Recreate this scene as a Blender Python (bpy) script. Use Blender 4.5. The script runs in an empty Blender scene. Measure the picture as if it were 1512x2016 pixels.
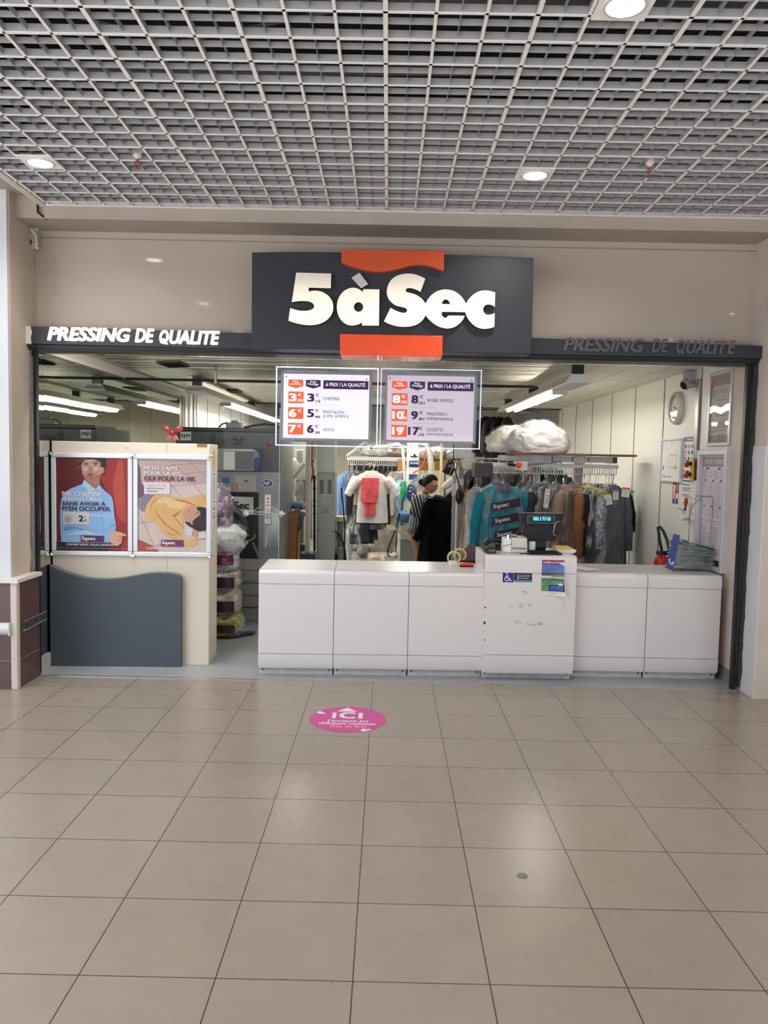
import bpy, bmesh, math, random
from mathutils import Vector, Matrix, noise

random.seed(11)
SC = bpy.context.scene
COL = SC.collection

# ------------------------------------------------------------------ camera
FPX, PITCH, ROLL, YAW, CH = 1531.8, 0.06832, 0.02032, -0.00375, 1.711
_f = Vector((math.sin(YAW)*math.cos(PITCH), math.cos(YAW)*math.cos(PITCH), -math.sin(PITCH)))
_r0 = Vector((math.cos(YAW), -math.sin(YAW), 0)); _u0 = _r0.cross(_f)
CR = math.cos(ROLL)*_r0 + math.sin(ROLL)*_u0
CU = math.cos(ROLL)*_u0 - math.sin(ROLL)*_r0
cam_data = bpy.data.cameras.new('camera'); cam = bpy.data.objects.new('camera', cam_data); COL.objects.link(cam)
cam_data.sensor_fit = 'VERTICAL'; cam_data.sensor_height = 36.0
cam_data.lens = FPX/2016*36.0; cam_data.clip_start = 0.05; cam_data.clip_end = 100
cam.matrix_world = Matrix(((CR.x, CU.x, -_f.x, 0), (CR.y, CU.y, -_f.y, 0), (CR.z, CU.z, -_f.z, CH), (0, 0, 0, 1)))
SC.camera = cam

# ------------------------------------------------------------------ view, world, lights
SC.view_settings.view_transform = 'Standard'; SC.view_settings.look = 'None'
SC.view_settings.exposure = -0.02; SC.view_settings.gamma = 1.0
SC.view_settings.use_curve_mapping = False
SC.cycles.max_bounces = 8; SC.cycles.diffuse_bounces = 4; SC.cycles.glossy_bounces = 5
SC.cycles.transparent_max_bounces = 24; SC.cycles.transmission_bounces = 8
SC.cycles.sample_clamp_indirect = 6.0
SC.cycles.caustics_reflective = False; SC.cycles.caustics_refractive = False

world = bpy.data.worlds.new('mall_daylight'); SC.world = world; world.use_nodes = True
wb = world.node_tree.nodes['Background']
wb.inputs[0].default_value = (0.86, 0.93, 1.0, 1); wb.inputs[1].default_value = 0.75

DOWNLIGHT_W = 13.0
TUBE_W = 16.0

def light_area(name, loc, rot, sx, sy, power, color, shape='RECTANGLE', spread=math.pi, parent=None):
    d = bpy.data.lights.new(name, 'AREA'); d.shape = shape; d.size = sx
    if shape == 'RECTANGLE': d.size_y = sy
    d.energy = power; d.color = color; d.spread = spread
    o = bpy.data.objects.new(name, d); COL.objects.link(o)
    o.location = loc; o.rotation_euler = rot
    if parent: put(o, parent)
    return o

# daylight falling through the mall's glass roof behind and left of the camera
light_area('mall_skylight', (-1.0, -6.0, 6.5), (0, 0, 0), 10, 6, 2000.0, (0.90, 0.95, 1.0), spread=math.radians(95))
_d = Vector((0.6, 6.0, 1.3))-Vector((-7.5, -4.0, 1.9))
light_area('side_window_daylight', (-7.5, -4.0, 1.9), _d.to_track_quat('-Z', 'Y').to_euler(), 6, 3.4, 260.0, (0.80, 0.88, 1.0))
light_area('left_skylight', (-6.2, 1.0, 7.0), (0, math.radians(-8), 0), 5, 9, 600.0, (0.86, 0.93, 1.0))

# ------------------------------------------------------------------ helpers
def ray(px, py):
    return _f + CR*((px-756)/FPX) - CU*((py-1008)/FPX)
def W(px, py, Y):
    d = ray(px, py); t = Y/d.y
    return Vector((d.x*t, Y, CH + d.z*t))
def WZ(px, py, Z):
    d = ray(px, py); t = (Z-CH)/d.z
    return Vector((d.x*t, d.y*t, Z))
def WX(px, py, X):
    d = ray(px, py); t = X/d.x
    return Vector((X, d.y*t, CH+d.z*t))

def lin(c):
    out = []
    for v in c[:3]:
        v = v/255.0
        out.append(v/12.92 if v <= 0.04045 else ((v+0.055)/1.055)**2.4)
    return (*out, 1.0)

_M = {}
def mat(name, c, rough=0.6, metal=0.0, noise_amt=0.06, noise_scale=6.0, bump=0.0, bump_scale=40.0, spec=0.5,
        coat=0.0, emit=None, emit_s=0.0, alpha=None, stretch=None):
    if name in _M: return _M[name]
    m = bpy.data.materials.new(name); m.use_nodes = True; _M[name] = m
    nt = m.node_tree; p = nt.nodes['Principled BSDF']
    L = nt.links.new
    col = lin(c)
    tc = nt.nodes.new('ShaderNodeTexCoord')
    src = tc.outputs['Object']
    if stretch:
        mp = nt.nodes.new('ShaderNodeMapping'); mp.inputs['Scale'].default_value = stretch
        L(src, mp.inputs[0]); src = mp.outputs[0]
    if noise_amt > 0:
        n = nt.nodes.new('ShaderNodeTexNoise'); n.inputs['Scale'].default_value = noise_scale; n.inputs['Detail'].default_value = 4
        L(src, n.inputs['Vector'])
        r = nt.nodes.new('ShaderNodeValToRGB')
        a = tuple(max(0, v*(1-noise_amt)) for v in col[:3]); b = tuple(min(1, v*(1+noise_amt)) for v in col[:3])
        r.color_ramp.elements[0].position = 0.3; r.color_ramp.elements[1].position = 0.7
        r.color_ramp.elements[0].color = (*a, 1); r.color_ramp.elements[1].color = (*b, 1)
        L(n.outputs['Fac'], r.inputs[0]); L(r.outputs[0], p.inputs['Base Color'])
    else:
        p.inputs['Base Color'].default_value = col
    if bump > 0:
        n2 = nt.nodes.new('ShaderNodeTexNoise'); n2.inputs['Scale'].default_value = bump_scale; n2.inputs['Detail'].default_value = 3
        L(src, n2.inputs['Vector'])
        bp = nt.nodes.new('ShaderNodeBump'); bp.inputs['Strength'].default_value = bump; bp.inputs['Distance'].default_value = 0.02
        L(n2.outputs['Fac'], bp.inputs['Height']); L(bp.outputs[0], p.inputs['Normal'])
    p.inputs['Roughness'].default_value = rough; p.inputs['Metallic'].default_value = metal
    p.inputs['Specular IOR Level'].default_value = spec; p.inputs['Coat Weight'].default_value = coat
    p.inputs['Coat Roughness'].default_value = 0.06
    if emit:
        p.inputs['Emission Color'].default_value = lin(emit); p.inputs['Emission Strength'].default_value = emit_s
    return m

def film_mat(name, tint=(245, 245, 250), lo=0.04, hi=0.45, scale=14.0, rough=0.12, stretch=(1, 1, 0.35)):
    """clear wrinkled plastic: mostly transparent, glossy, a little milky in the folds"""
    if name in _M: return _M[name]
    m = bpy.data.materials.new(name); m.use_nodes = True; _M[name] = m
    nt = m.node_tree; nt.nodes.clear(); L = nt.links.new
    out = nt.nodes.new('ShaderNodeOutputMaterial')
    tc = nt.nodes.new('ShaderNodeTexCoord'); mp = nt.nodes.new('ShaderNodeMapping'); mp.inputs['Scale'].default_value = stretch
    L(tc.outputs['Object'], mp.inputs[0])
    n = nt.nodes.new('ShaderNodeTexNoise'); n.inputs['Scale'].default_value = scale; n.inputs['Detail'].default_value = 3; n.inputs['Distortion'].default_value = 1.2
    L(mp.outputs[0], n.inputs['Vector'])
    mr = nt.nodes.new('ShaderNodeMapRange'); mr.inputs[1].default_value = 0.48; mr.inputs[2].default_value = 0.75
    mr.inputs[3].default_value = lo; mr.inputs[4].default_value = hi
    L(n.outputs['Fac'], mr.inputs[0])
    bp = nt.nodes.new('ShaderNodeBump'); bp.inputs['Strength'].default_value = 0.8; bp.inputs['Distance'].default_value = 0.03
    L(n.outputs['Fac'], bp.inputs['Height'])
    tr = nt.nodes.new('ShaderNodeBsdfTransparent'); tr.inputs[0].default_value = (0.97, 0.97, 0.97, 1)
    p = nt.nodes.new('ShaderNodeBsdfPrincipled'); p.inputs['Base Color'].default_value = lin(tint)
    p.inputs['Roughness'].default_value = rough; p.inputs['Specular IOR Level'].default_value = 0.9
    L(bp.outputs[0], p.inputs['Normal'])
    mx = nt.nodes.new('ShaderNodeMixShader'); L(mr.outputs[0], mx.inputs[0]); L(tr.outputs[0], mx.inputs[1]); L(p.outputs[0], mx.inputs[2])
    L(mx.outputs[0], out.inputs[0])
    return m

def glass_mat(name, tint=(252, 254, 253), base=0.03):
    if name in _M: return _M[name]
    m = bpy.data.materials.new(name); m.use_nodes = True; _M[name] = m
    nt = m.node_tree; nt.nodes.clear(); L = nt.links.new
    out = nt.nodes.new('ShaderNodeOutputMaterial')
    lw = nt.nodes.new('ShaderNodeLayerWeight'); lw.inputs[0].default_value = 0.5
    pw = nt.nodes.new('ShaderNodeMath'); pw.operation = 'POWER'; pw.inputs[1].default_value = 5.0; L(lw.outputs['Facing'], pw.inputs[0])
    ad = nt.nodes.new('ShaderNodeMath'); ad.operation = 'ADD'; ad.inputs[1].default_value = base; L(pw.outputs[0], ad.inputs[0])
    tr = nt.nodes.new('ShaderNodeBsdfTransparent'); tr.inputs[0].default_value = lin(tint)
    gl = nt.nodes.new('ShaderNodeBsdfGlossy'); gl.inputs['Roughness'].default_value = 0.02
    mx = nt.nodes.new('ShaderNodeMixShader'); L(ad.outputs[0], mx.inputs[0]); L(tr.outputs[0], mx.inputs[1]); L(gl.outputs[0], mx.inputs[2])
    L(mx.outputs[0], out.inputs[0])
    return m

def stripe_mat(name, ca, cb, freq, width, axis=0, rough=0.8, extra=None):
    """woven stripes that run along the garment"""
    if name in _M: return _M[name]
    m = mat(name, ca, rough, noise_amt=0)
    nt = m.node_tree; L = nt.links.new; p = nt.nodes['Principled BSDF']
    tc = nt.nodes.new('ShaderNodeTexCoord'); sp = nt.nodes.new('ShaderNodeSeparateXYZ')
    mp = nt.nodes.new('ShaderNodeMapping')
    if extra: mp.inputs['Rotation'].default_value = extra
    L(tc.outputs['Object'], mp.inputs[0]); L(mp.outputs[0], sp.inputs[0])
    a = nt.nodes.new('ShaderNodeMath'); a.operation = 'MULTIPLY'; a.inputs[1].default_value = freq; L(sp.outputs[axis], a.inputs[0])
    b = nt.nodes.new('ShaderNodeMath'); b.operation = 'FRACT'; L(a.outputs[0], b.inputs[0])
    c = nt.nodes.new('ShaderNodeMath'); c.operation = 'LESS_THAN'; c.inputs[1].default_value = width; L(b.outputs[0], c.inputs[0])
    mx = nt.nodes.new('ShaderNodeMix'); mx.data_type = 'RGBA'; mx.inputs[6].default_value = lin(ca); mx.inputs[7].default_value = lin(cb)
    L(c.outputs[0], mx.inputs[0]); L(mx.outputs[2], p.inputs['Base Color'])
    return m

MW = {}
EACH = {'screws': 'screw', 'bracket': 'bracket_piece', 'posts': 'post', 'legs': 'leg', 'uprights': 'upright', 'foot_pad': 'foot_piece', 'clip': 'clip_piece', 'corner_cap': 'corner_knob',
        'fixing_stud': 'stud', 'hanging_wire': 'suspension_wire', 'lock_and_bolts': 'bolt_head', 'bolts': 'bolt_head', 'buttons': 'button', 'keys': 'key', 'bracket_plate': 'mounting_plate',
        'white_knobs': 'white_knob', 'eyes': 'eye', 'ears': 'ear', 'vent_slots': 'vent_slot', 'hour_marks': 'hour_mark', 'drop_rod': 'rod', 'dark_markings': 'dark_mark', 'base_grille': 'grille_bar',
        'glowing_edge': 'edge_strip', 'beam': 'beam_section', 'papers': 'paper_sheet', 'crease': 'fold', 'louvre': 'louvre_bar', 'fork': 'fork_bar', 'chipped_edge': 'chip', 'pale_stickers': 'pale_sticker'}
def put(o, parent):
    o.parent = parent

class B:
    """collects shapes; link() makes ONE mesh object of them"""
    def __init__(s): s.bm = bmesh.new(); s.mats = []; s.mi = 0
    def m(s, mt):
        if mt not in s.mats: s.mats.append(mt)
        s.mi = s.mats.index(mt); return s
    def _f(s, vs):
        try: f = s.bm.faces.new(vs)
        except ValueError: return None
        f.material_index = s.mi; return f
    def box(s, x0, x1, y0, y1, z0, z1, M=None):
        c = [(x, y, z) for z in (z0, z1) for y in (y0, y1) for x in (x0, x1)]
        v = [s.bm.verts.new(M @ Vector(p) if M else p) for p in c]
        for q in ((0, 2, 3, 1), (4, 5, 7, 6), (0, 1, 5, 4), (2, 6, 7, 3), (1, 3, 7, 5), (0, 4, 6, 2)):
            s._f([v[i] for i in q])
        return s
    def cbox(s, c, size, rz=0.0, rx=0.0, ry=0.0):
        M = Matrix.Translation(c) @ Matrix.Rotation(rz, 4, 'Z') @ Matrix.Rotation(ry, 4, 'Y') @ Matrix.Rotation(rx, 4, 'X')
        a, b, d = size[0]/2, size[1]/2, size[2]/2
        return s.box(-a, a, -b, b, -d, d, M)
    def poly(s, pts):
        s._f([s.bm.verts.new(p) for p in pts]); return s
    def prism(s, pts, off):
        """pts: 3D outline, off: extrusion vector"""
        off = Vector(off); n = len(pts)
        a = [s.bm.verts.new(p) for p in pts]; b = [s.bm.verts.new(Vector(p)+off) for p in pts]
        s._f(a); s._f(b[::-1])
        for i in range(n): s._f([a[i], b[i], b[(i+1) % n], a[(i+1) % n]])
        return s
    def loft(s, loops, cap=True, closed=True):
        rows = [[s.bm.verts.new(p) for p in lp] for lp in loops]
        n = len(rows[0])
        for i in range(len(rows)-1):
            for j in range(n if closed else n-1):
                k = (j+1) % n
                s._f([rows[i][j], rows[i][k], rows[i+1][k], rows[i+1][j]])
        if cap and closed: s._f(rows[0][::-1]); s._f(rows[-1])
        return s
    def tube(s, pts, r, seg=8, cap=True):
        pts = [Vector(p) for p in pts]; n = len(pts)
        rr = r if isinstance(r, (list, tuple)) else [r]*n
        loops = []; nrm = None
        for i, p in enumerate(pts):
            t = (pts[min(i+1, n-1)] - pts[max(i-1, 0)])
            if t.length < 1e-9: t = Vector((0, 0, 1))
            t.normalize()
            if nrm is None:
                nrm = t.cross(Vector((0, 0, 1)) if abs(t.z) < 0.9 else Vector((1, 0, 0))).normalized()
            else:
                nrm = (nrm - t*nrm.dot(t)); nrm = nrm.normalized() if nrm.length > 1e-6 else t.orthogonal().normalized()
            bi = t.cross(nrm)
            loops.append([p + (nrm*math.cos(2*math.pi*k/seg) + bi*math.sin(2*math.pi*k/seg))*rr[i] for k in range(seg)])
        return s.loft(loops, cap)
    def lathe(s, prof, c=(0, 0, 0), seg=24, axis='Z', cap=True):
        c = Vector(c); loops = []
        for r, h in prof:
            lp = []
            for k in range(seg):
                a = 2*math.pi*k/seg; x, y = r*math.cos(a), r*math.sin(a)
                lp.append(c + (Vector((x, y, h)) if axis == 'Z' else Vector((x, h, y)) if axis == 'Y' else Vector((h, x, y))))
            loops.append(lp)
        return s.loft(loops, cap)
    def blob(s, c, r, seg=20, rings=12, amp=0.0, freq=3.0, seed=0.0, pw=1.0, M=None, ridge=0.0, rfreq=3.0):
        """superellipsoid with lumps"""
        c = Vector(c)
        def sg(v, e): return math.copysign(abs(v)**e, v)
        loops = []
        for i in range(rings+1):
            ph = -math.pi/2 + math.pi*(0.02+0.96*i/rings)
            lp = []
            for k in range(seg):
                th = 2*math.pi*k/seg
                d = Vector((sg(math.cos(ph), pw)*sg(math.cos(th), pw), sg(math.cos(ph), pw)*sg(math.sin(th), pw), sg(math.sin(ph), pw)))
                q = 1.0
                if amp: q += amp*noise.noise(d*freq + Vector((seed, seed*1.7, -seed)))
                if ridge:
                    for o_ in (0.0, 7.7):
                        nv = noise.noise(Vector((d.x*rfreq*1.6, d.y*rfreq, d.z*rfreq*1.1)) + Vector((seed+o_, -seed, seed*.6+o_)))
                        q -= ridge*max(0.0, 1-abs(nv)/.10)
                p = Vector((d.x*r[0]*q, d.y*r[1]*q, d.z*r[2]*q))
                if M: p = M @ p
                lp.append(c+p)
            loops.append(lp)
        return s.loft(loops)
    def add_mesh(s, me, M, mt=None):
        n0 = len(s.bm.verts); f0 = len(s.bm.faces)
        if mt: s.m(mt)
        s.bm.from_mesh(me)
        s.bm.verts.ensure_lookup_table(); s.bm.faces.ensure_lookup_table()
        for v in s.bm.verts[n0:]: v.co = M @ v.co
        for f in s.bm.faces[f0:]: f.material_index = s.mi
        return s
    def islands(s):
        seen = set(); out = []
        for v0 in s.bm.verts:
            if v0 in seen: continue
            st = [v0]; seen.add(v0); isl = []
            while st:
                v = st.pop(); isl.append(v)
                for e in v.link_edges:
                    w = e.other_vert(v)
                    if w not in seen: seen.add(w); st.append(w)
            out.append(isl)
        return out
    def link(s, name, mt=None, parent=None, smooth=35, bevel=0.0, bseg=2, sub=0, recalc=True, solid=0):
        if name in EACH:
            # every separate piece becomes an object of its own
            if mt is not None and not s.mats: s.mats = [mt]
            first = None
            for isl in s.islands():
                b = B(); b.mats = list(s.mats); mp = {v: b.bm.verts.new(v.co) for v in isl}
                for f in {f for v in isl for f in v.link_faces}:
                    g = b.bm.faces.new([mp[v] for v in f.verts]); g.material_index = f.material_index
                o = b.link(EACH[name], None, parent, smooth, bevel, bseg, sub, recalc, solid); first = first or o
            s.bm.free(); return first
        if mt is not None and not s.mats: s.mats = [mt]
        if recalc and s.bm.faces: bmesh.ops.recalc_face_normals(s.bm, faces=s.bm.faces)
        me = bpy.data.meshes.new(name); s.bm.to_mesh(me); s.bm.free()
        for x in s.mats: me.materials.append(x)
        o = bpy.data.objects.new(name, me); COL.objects.link(o)
        if smooth:
            for p in me.polygons: p.use_smooth = True
            me.set_sharp_from_angle(angle=math.radians(smooth))
        if parent is not None:
            Mp = MW.get(parent.name, Matrix.Identity(4))
            me.transform(Mp.inverted()); o.parent = parent; MW[o.name] = Mp
        if solid:
            md = o.modifiers.new('solid', 'SOLIDIFY'); md.thickness = solid; md.offset = 0
        if bevel:
            md = o.modifiers.new('bevel', 'BEVEL'); md.width = bevel; md.segments = bseg; md.limit_method = 'ANGLE'; md.angle_limit = math.radians(40)
            md.harden_normals = False
        if sub:
            md = o.modifiers.new('sub', 'SUBSURF'); md.levels = sub; md.render_levels = sub
        return o

def tag(o, label, cat, group=None):
    o['label'] = label; o['category'] = cat
    if group: o['group'] = group
    return o
def struct(o, kind='structure'):
    o['kind'] = kind; return o
def thing(name, label, cat, loc=(0, 0, 0), rz=0.0, group=None):
    o = bpy.data.objects.new(name, None); COL.objects.link(o); o.empty_display_size = 0.1
    o.location = loc; o.rotation_euler = (0, 0, rz)
    MW[o.name] = Matrix.Translation(loc) @ Matrix.Rotation(rz, 4, 'Z')
    return tag(o, label, cat, group)
def dup(root, loc, rz=None, label=None, group=None):
    r = root.copy(); COL.objects.link(r); r.location = loc
    if rz is not None: r.rotation_euler = (0, 0, rz)
    if label: r['label'] = label
    if group: r['group'] = group
    for ch in list(root.children):
        c = ch.copy(); COL.objects.link(c); c.parent = r
        for g in list(ch.children):
            d = g.copy(); COL.objects.link(d); d.parent = c
    return r

_TC = {}
def text_mesh(s, bold=0.0, shear=0.0, extrude=0.0, spacing=1.0, line=1.0):
    key = (s, bold, shear, extrude, spacing, line)
    if key in _TC: return _TC[key]
    cu = bpy.data.curves.new('lettering', 'FONT'); cu.body = s; cu.offset = bold; cu.shear = shear
    cu.extrude = extrude; cu.resolution_u = 3; cu.space_character = spacing; cu.space_line = line
    o = bpy.data.objects.new('lettering', cu); COL.objects.link(o)
    bpy.context.view_layer.update()
    me = bpy.data.meshes.new_from_object(o.evaluated_get(bpy.context.evaluated_depsgraph_get()))
    bpy.data.objects.remove(o); bpy.data.curves.remove(cu)
    me.materials.clear()
    _TC[key] = me
    return me
def text_into(b, s, mt, frame, u0, u1, v0, v1, bold=0.0, shear=0.0, depth=0.0, spacing=1.0, line=1.0):
    """fit lettering s into the rectangle u0..u1 x v0..v1 of frame (origin, udir, vdir, normal)"""
    me = text_mesh(s, 0.0, shear, 0.5 if depth else 0.0, spacing, line)
    xs = [v.co.x for v in me.vertices]; ys = [v.co.y for v in me.vertices]
    if not xs: return b
    ax, bx, ay, by = min(xs), max(xs), min(ys), max(ys)
    o, U, V, N = frame
    sx = (u1-u0)/max(bx-ax, 1e-6); sy = (v1-v0)/max(by-ay, 1e-6)
    org = o + U*(u0-ax*sx) + V*(v0-ay*sy) + N*(depth/2 if depth else 0)
    M = Matrix(((U.x*sx, V.x*sy, N.x*depth if depth else N.x, org.x), (U.y*sx, V.y*sy, N.y*depth if depth else N.y, org.y),
                (U.z*sx, V.z*sy, N.z*depth if depth else N.z, org.z), (0, 0, 0, 1)))
    # heavier strokes: the same letters struck again a hair to each side
    for k_, (du, dv) in enumerate(((0, 0),) if bold <= 0 else ((-1, -.6), (1, -.6), (-1, .6), (1, .6), (0, 0))):
        b.add_mesh(me, Matrix.Translation(U*(du*bold*min(sx, sy*1.3))+V*(dv*bold*sy)+N*(k_*(0.0004 if depth else 0.00004))) @ M, mt)
    return b
FRONT = lambda Y: (Vector((0, Y, 0)), Vector((1, 0, 0)), Vector((0, 0, 1)), Vector((0, -1, 0)))
RIGHTW = lambda X: (Vector((X, 0, 0)), Vector((0, -1, 0)), Vector((0, 0, 1)), Vector((-1, 0, 0)))
def text_px(b, s, mt, Y, x0, x1, ytop, ybot, **k):
    """lettering on the plane Y between two photograph corners"""
    a = W(x0, ybot, Y); c = W(x1, ytop, Y)
    return text_into(b, s, mt, FRONT(Y), a.x, c.x, a.z, c.z, **k)
def rect(b, mt, Y, x0, x1, z0, z1, t=0.0006):
    b.m(mt); b.box(x0, x1, Y, Y+t, z0, z1); return b

def smooth_loop(pts, n=5, corner=42):
    """Catmull-Rom through an outline, keeping sharp corners sharp"""
    P = [Vector((p[0], p[1], 0)) for p in pts]; N = len(P); out = []
    def is_corner(i):
        a = P[i]-P[i-1]; b = P[(i+1) % N]-P[i]
        return a.length < 1e-9 or b.length < 1e-9 or math.degrees(a.angle(b)) > corner
    cn = [is_corner(i) for i in range(N)]
    for i in range(N):
        j = (i+1) % N; p1, p2 = P[i], P[j]
        if cn[i] and cn[j]: out.append((p1.x, p1.y)); continue
        p0 = P[i-1] if not cn[i] else p1*2-p2; p3 = P[(j+1) % N] if not cn[j] else p2*2-p1
        for k in range(n):
            t = k/n
            q = 0.5*((2*p1)+(p2-p0)*t+(2*p0-5*p1+4*p2-p3)*t*t+(3*p1-p0-3*p2+p3)*t*t*t)
            out.append((q.x, q.y))
    return out
def outline_mesh(loops, extrude):
    """filled outline (first loop outer, others holes) as a mesh in XY, extruded +-"""
    cu = bpy.data.curves.new('outline', 'CURVE'); cu.dimensions = '2D'; cu.fill_mode = 'BOTH'; cu.extrude = extrude
    for lp in loops:
        sp = cu.splines.new('POLY'); sp.points.add(len(lp)-1); sp.use_cyclic_u = True
        for q, p in zip(sp.points, lp): q.co = (p[0], p[1], 0, 1)
    o = bpy.data.objects.new('outline', cu); COL.objects.link(o); bpy.context.view_layer.update()
    me = bpy.data.meshes.new_from_object(o.evaluated_get(bpy.context.evaluated_depsgraph_get()))
    bpy.data.objects.remove(o); bpy.data.curves.remove(cu)
    return me
def shape(b, mt, Y, pts, t=0.0006, smooth=True):
    """flat printed shape on plane Y from (x, z) outline"""
    pp = smooth_loop(pts, 4) if smooth else pts
    b.m(mt); b.prism([(p[0], Y, p[1]) for p in pp], (0, t, 0)); return b
def arc(c, r, a0, a1, n, plane='xz'):
    o = []
    for i in range(n+1):
        a = math.radians(a0+(a1-a0)*i/n)
        u, v = r*math.cos(a), r*math.sin(a)
        o.append(Vector(c)+(Vector((u, 0, v)) if plane == 'xz' else Vector((0, u, v)) if plane == 'yz' else Vector((u, v, 0))))
    return o

# ------------------------------------------------------------------ common materials
M_white = mat('white_paint', (222, 216, 210), 0.5)
M_alu = mat('brushed_aluminium', (200, 203, 208), 0.32, 0.85, 0.04)
M_chrome = mat('chrome', (210, 210, 210), 0.12, 1.0, 0.0)
M_dark = mat('charcoal_panel', (50, 51, 58), 0.45, 0.0, 0.03, spec=0.4)
M_black = mat('black_plastic', (18, 18, 20), 0.35, 0.0, 0.0)
M_blackm = mat('matte_black', (14, 14, 15), 0.7, 0.0, 0.0)
M_ink = mat('black_ink', (26, 24, 30), 0.6, noise_amt=0)
M_purple = mat('purple_ink', (72, 30, 84), 0.5, noise_amt=0)
M_orange = mat('orange_ink', (238, 98, 40), 0.5, noise_amt=0)
M_paper = mat('white_paper', (232, 230, 228), 0.6, noise_amt=0.02)
M_greyink = mat('grey_ink', (120, 118, 124), 0.6, noise_amt=0)
M_lettw = mat('white_ink', (240, 238, 236), 0.5, noise_amt=0)
M_red = mat('red_plastic', (190, 36, 32), 0.35, noise_amt=0.02)
M_yellow = mat('yellow_plastic', (226, 176, 40), 0.4, noise_amt=0.02)
M_film = film_mat('clear_garment_film', lo=0.07, hi=0.70, rough=0.18)
M_filmlight = film_mat('thin_clear_film', lo=0.03, hi=0.30)
M_glass = glass_mat('clear_glass')
# ================================================================== SETTING
XL, XR = -2.68, 2.74          # shop side walls
YF = 5.98                     # fascia wall
ZC = 3.46                     # mall grid ceiling
ZS = 2.56                     # shop ceiling
TX, TY, TS = -0.0805, 2.4389, 0.45

def tile_floor_mat():
    m = bpy.data.materials.new('beige_floor_tile'); m.use_nodes = True
    nt = m.node_tree; L = nt.links.new; p = nt.nodes['Principled BSDF']
    tc = nt.nodes.new('ShaderNodeTexCoord'); sp = nt.nodes.new('ShaderNodeSeparateXYZ'); L(tc.outputs['Object'], sp.inputs[0])
    def math_(op, a, b=None):
        n = nt.nodes.new('ShaderNodeMath'); n.operation = op
        for i, v in ((0, a), (1, b)):
            if v is None: continue
            if isinstance(v, (int, float)): n.inputs[i].default_value = v
            else: L(v, n.inputs[i])
        return n.outputs[0]
    ds = []; ids = []
    for k, off in ((0, TX), (1, TY)):
        u = math_('DIVIDE', math_('SUBTRACT', sp.outputs[k], off), TS)
        fr = math_('FRACT', u); ids.append(math_('FLOOR', u))
        ds.append(math_('SUBTRACT', 0.5, math_('ABSOLUTE', math_('SUBTRACT', fr, 0.5))))
    d = math_('MINIMUM', ds[0], ds[1])
    mr = nt.nodes.new('ShaderNodeMapRange'); mr.interpolation_type = 'SMOOTHSTEP'
    mr.inputs[1].default_value = 0.0035; mr.inputs[2].default_value = 0.0065; L(d, mr.inputs[0])
    cb = nt.nodes.new('ShaderNodeCombineXYZ'); L(ids[0], cb.inputs[0]); L(ids[1], cb.inputs[1])
    wn = nt.nodes.new('ShaderNodeTexWhiteNoise'); wn.noise_dimensions = '2D'; L(cb.outputs[0], wn.inputs['Vector'])
    add = nt.nodes.new('ShaderNodeVectorMath'); add.operation = 'MULTIPLY_ADD'; add.inputs[1].default_value = (7, 7, 7)
    L(wn.outputs['Color'], add.inputs[0]); L(tc.outputs['Object'], add.inputs[2])
    n = nt.nodes.new('ShaderNodeTexNoise'); n.inputs['Scale'].default_value = 5.0; n.inputs['Detail'].default_value = 7; n.inputs['Roughness'].default_value = 0.5; n.inputs['Distortion'].default_value = 0.25
    L(add.outputs[0], n.inputs['Vector'])
    n2 = nt.nodes.new('ShaderNodeTexNoise'); n2.inputs['Scale'].default_value = 15.0; n2.inputs['Detail'].default_value = 4
    L(add.outputs[0], n2.inputs['Vector'])
    fac = math_('ADD', math_('MULTIPLY', n.outputs['Fac'], 0.8), math_('MULTIPLY', n2.outputs['Fac'], 0.2))
    cr = nt.nodes.new('ShaderNodeValToRGB'); e = cr.color_ramp.elements
    e[0].position = 0.15; e[1].position = 0.9; e[0].color = lin((145, 133, 120)); e[1].color = lin((157, 144, 130))
    L(fac, cr.inputs[0])
    hv = nt.nodes.new('ShaderNodeHueSaturation'); L(cr.outputs[0], hv.inputs['Color'])
    L(math_('ADD', 0.97, math_('MULTIPLY', wn.outputs['Value'], 0.06)), hv.inputs['Value'])
    mx = nt.nodes.new('ShaderNodeMix'); mx.data_type = 'RGBA'; mx.inputs[6].default_value = lin((66, 55, 48))
    L(mr.outputs[0], mx.inputs[0]); L(hv.outputs[0], mx.inputs[7]); L(mx.outputs[2], p.inputs['Base Color'])
    rr = nt.nodes.new('ShaderNodeMapRange'); rr.inputs[3].default_value = 0.22; rr.inputs[4].default_value = 0.34; L(fac, rr.inputs[0])
    L(rr.outputs[0], p.inputs['Roughness'])
    bp = nt.nodes.new('ShaderNodeBump'); bp.inputs['Strength'].default_value = 0.25; bp.inputs['Distance'].default_value = 0.002
    L(mr.outputs[0], bp.inputs['Height']); L(bp.outputs[0], p.inputs['Normal'])
    p.inputs['Specular IOR Level'].default_value = 0.5
    return m

struct(B().box(-4.6, 4.6, -0.2, 5.86, -0.05, 0).link('floor', tile_floor_mat(), smooth=0))
M_bounce = mat('pale_bounce_floor', (226, 222, 216), 0.35, noise_amt=0.03)
struct(B().box(-14, 14, -15, -0.2, -0.05, 0).box(-14, -4.6, -0.2, 5.86, -0.05, 0).box(4.6, 14, -0.2, 5.86, -0.05, 0).link('floor_unseen_bounce', M_bounce, smooth=0))  # unseen floor around the tiles, made pale to bounce light up onto the ceiling
M_vinyl = mat('grey_vinyl_floor', (150, 152, 156), 0.42, noise_amt=0.12, noise_scale=2.5)
struct(B().box(XL-0.2, XR+0.2, 5.86, 17.2, -0.05, 0).link('floor_shop', M_vinyl, smooth=0))
struct(B().box(-2.63, 2.70, 5.845, 5.872, 0, 0.004).link('trim_1', M_alu, smooth=0))

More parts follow.
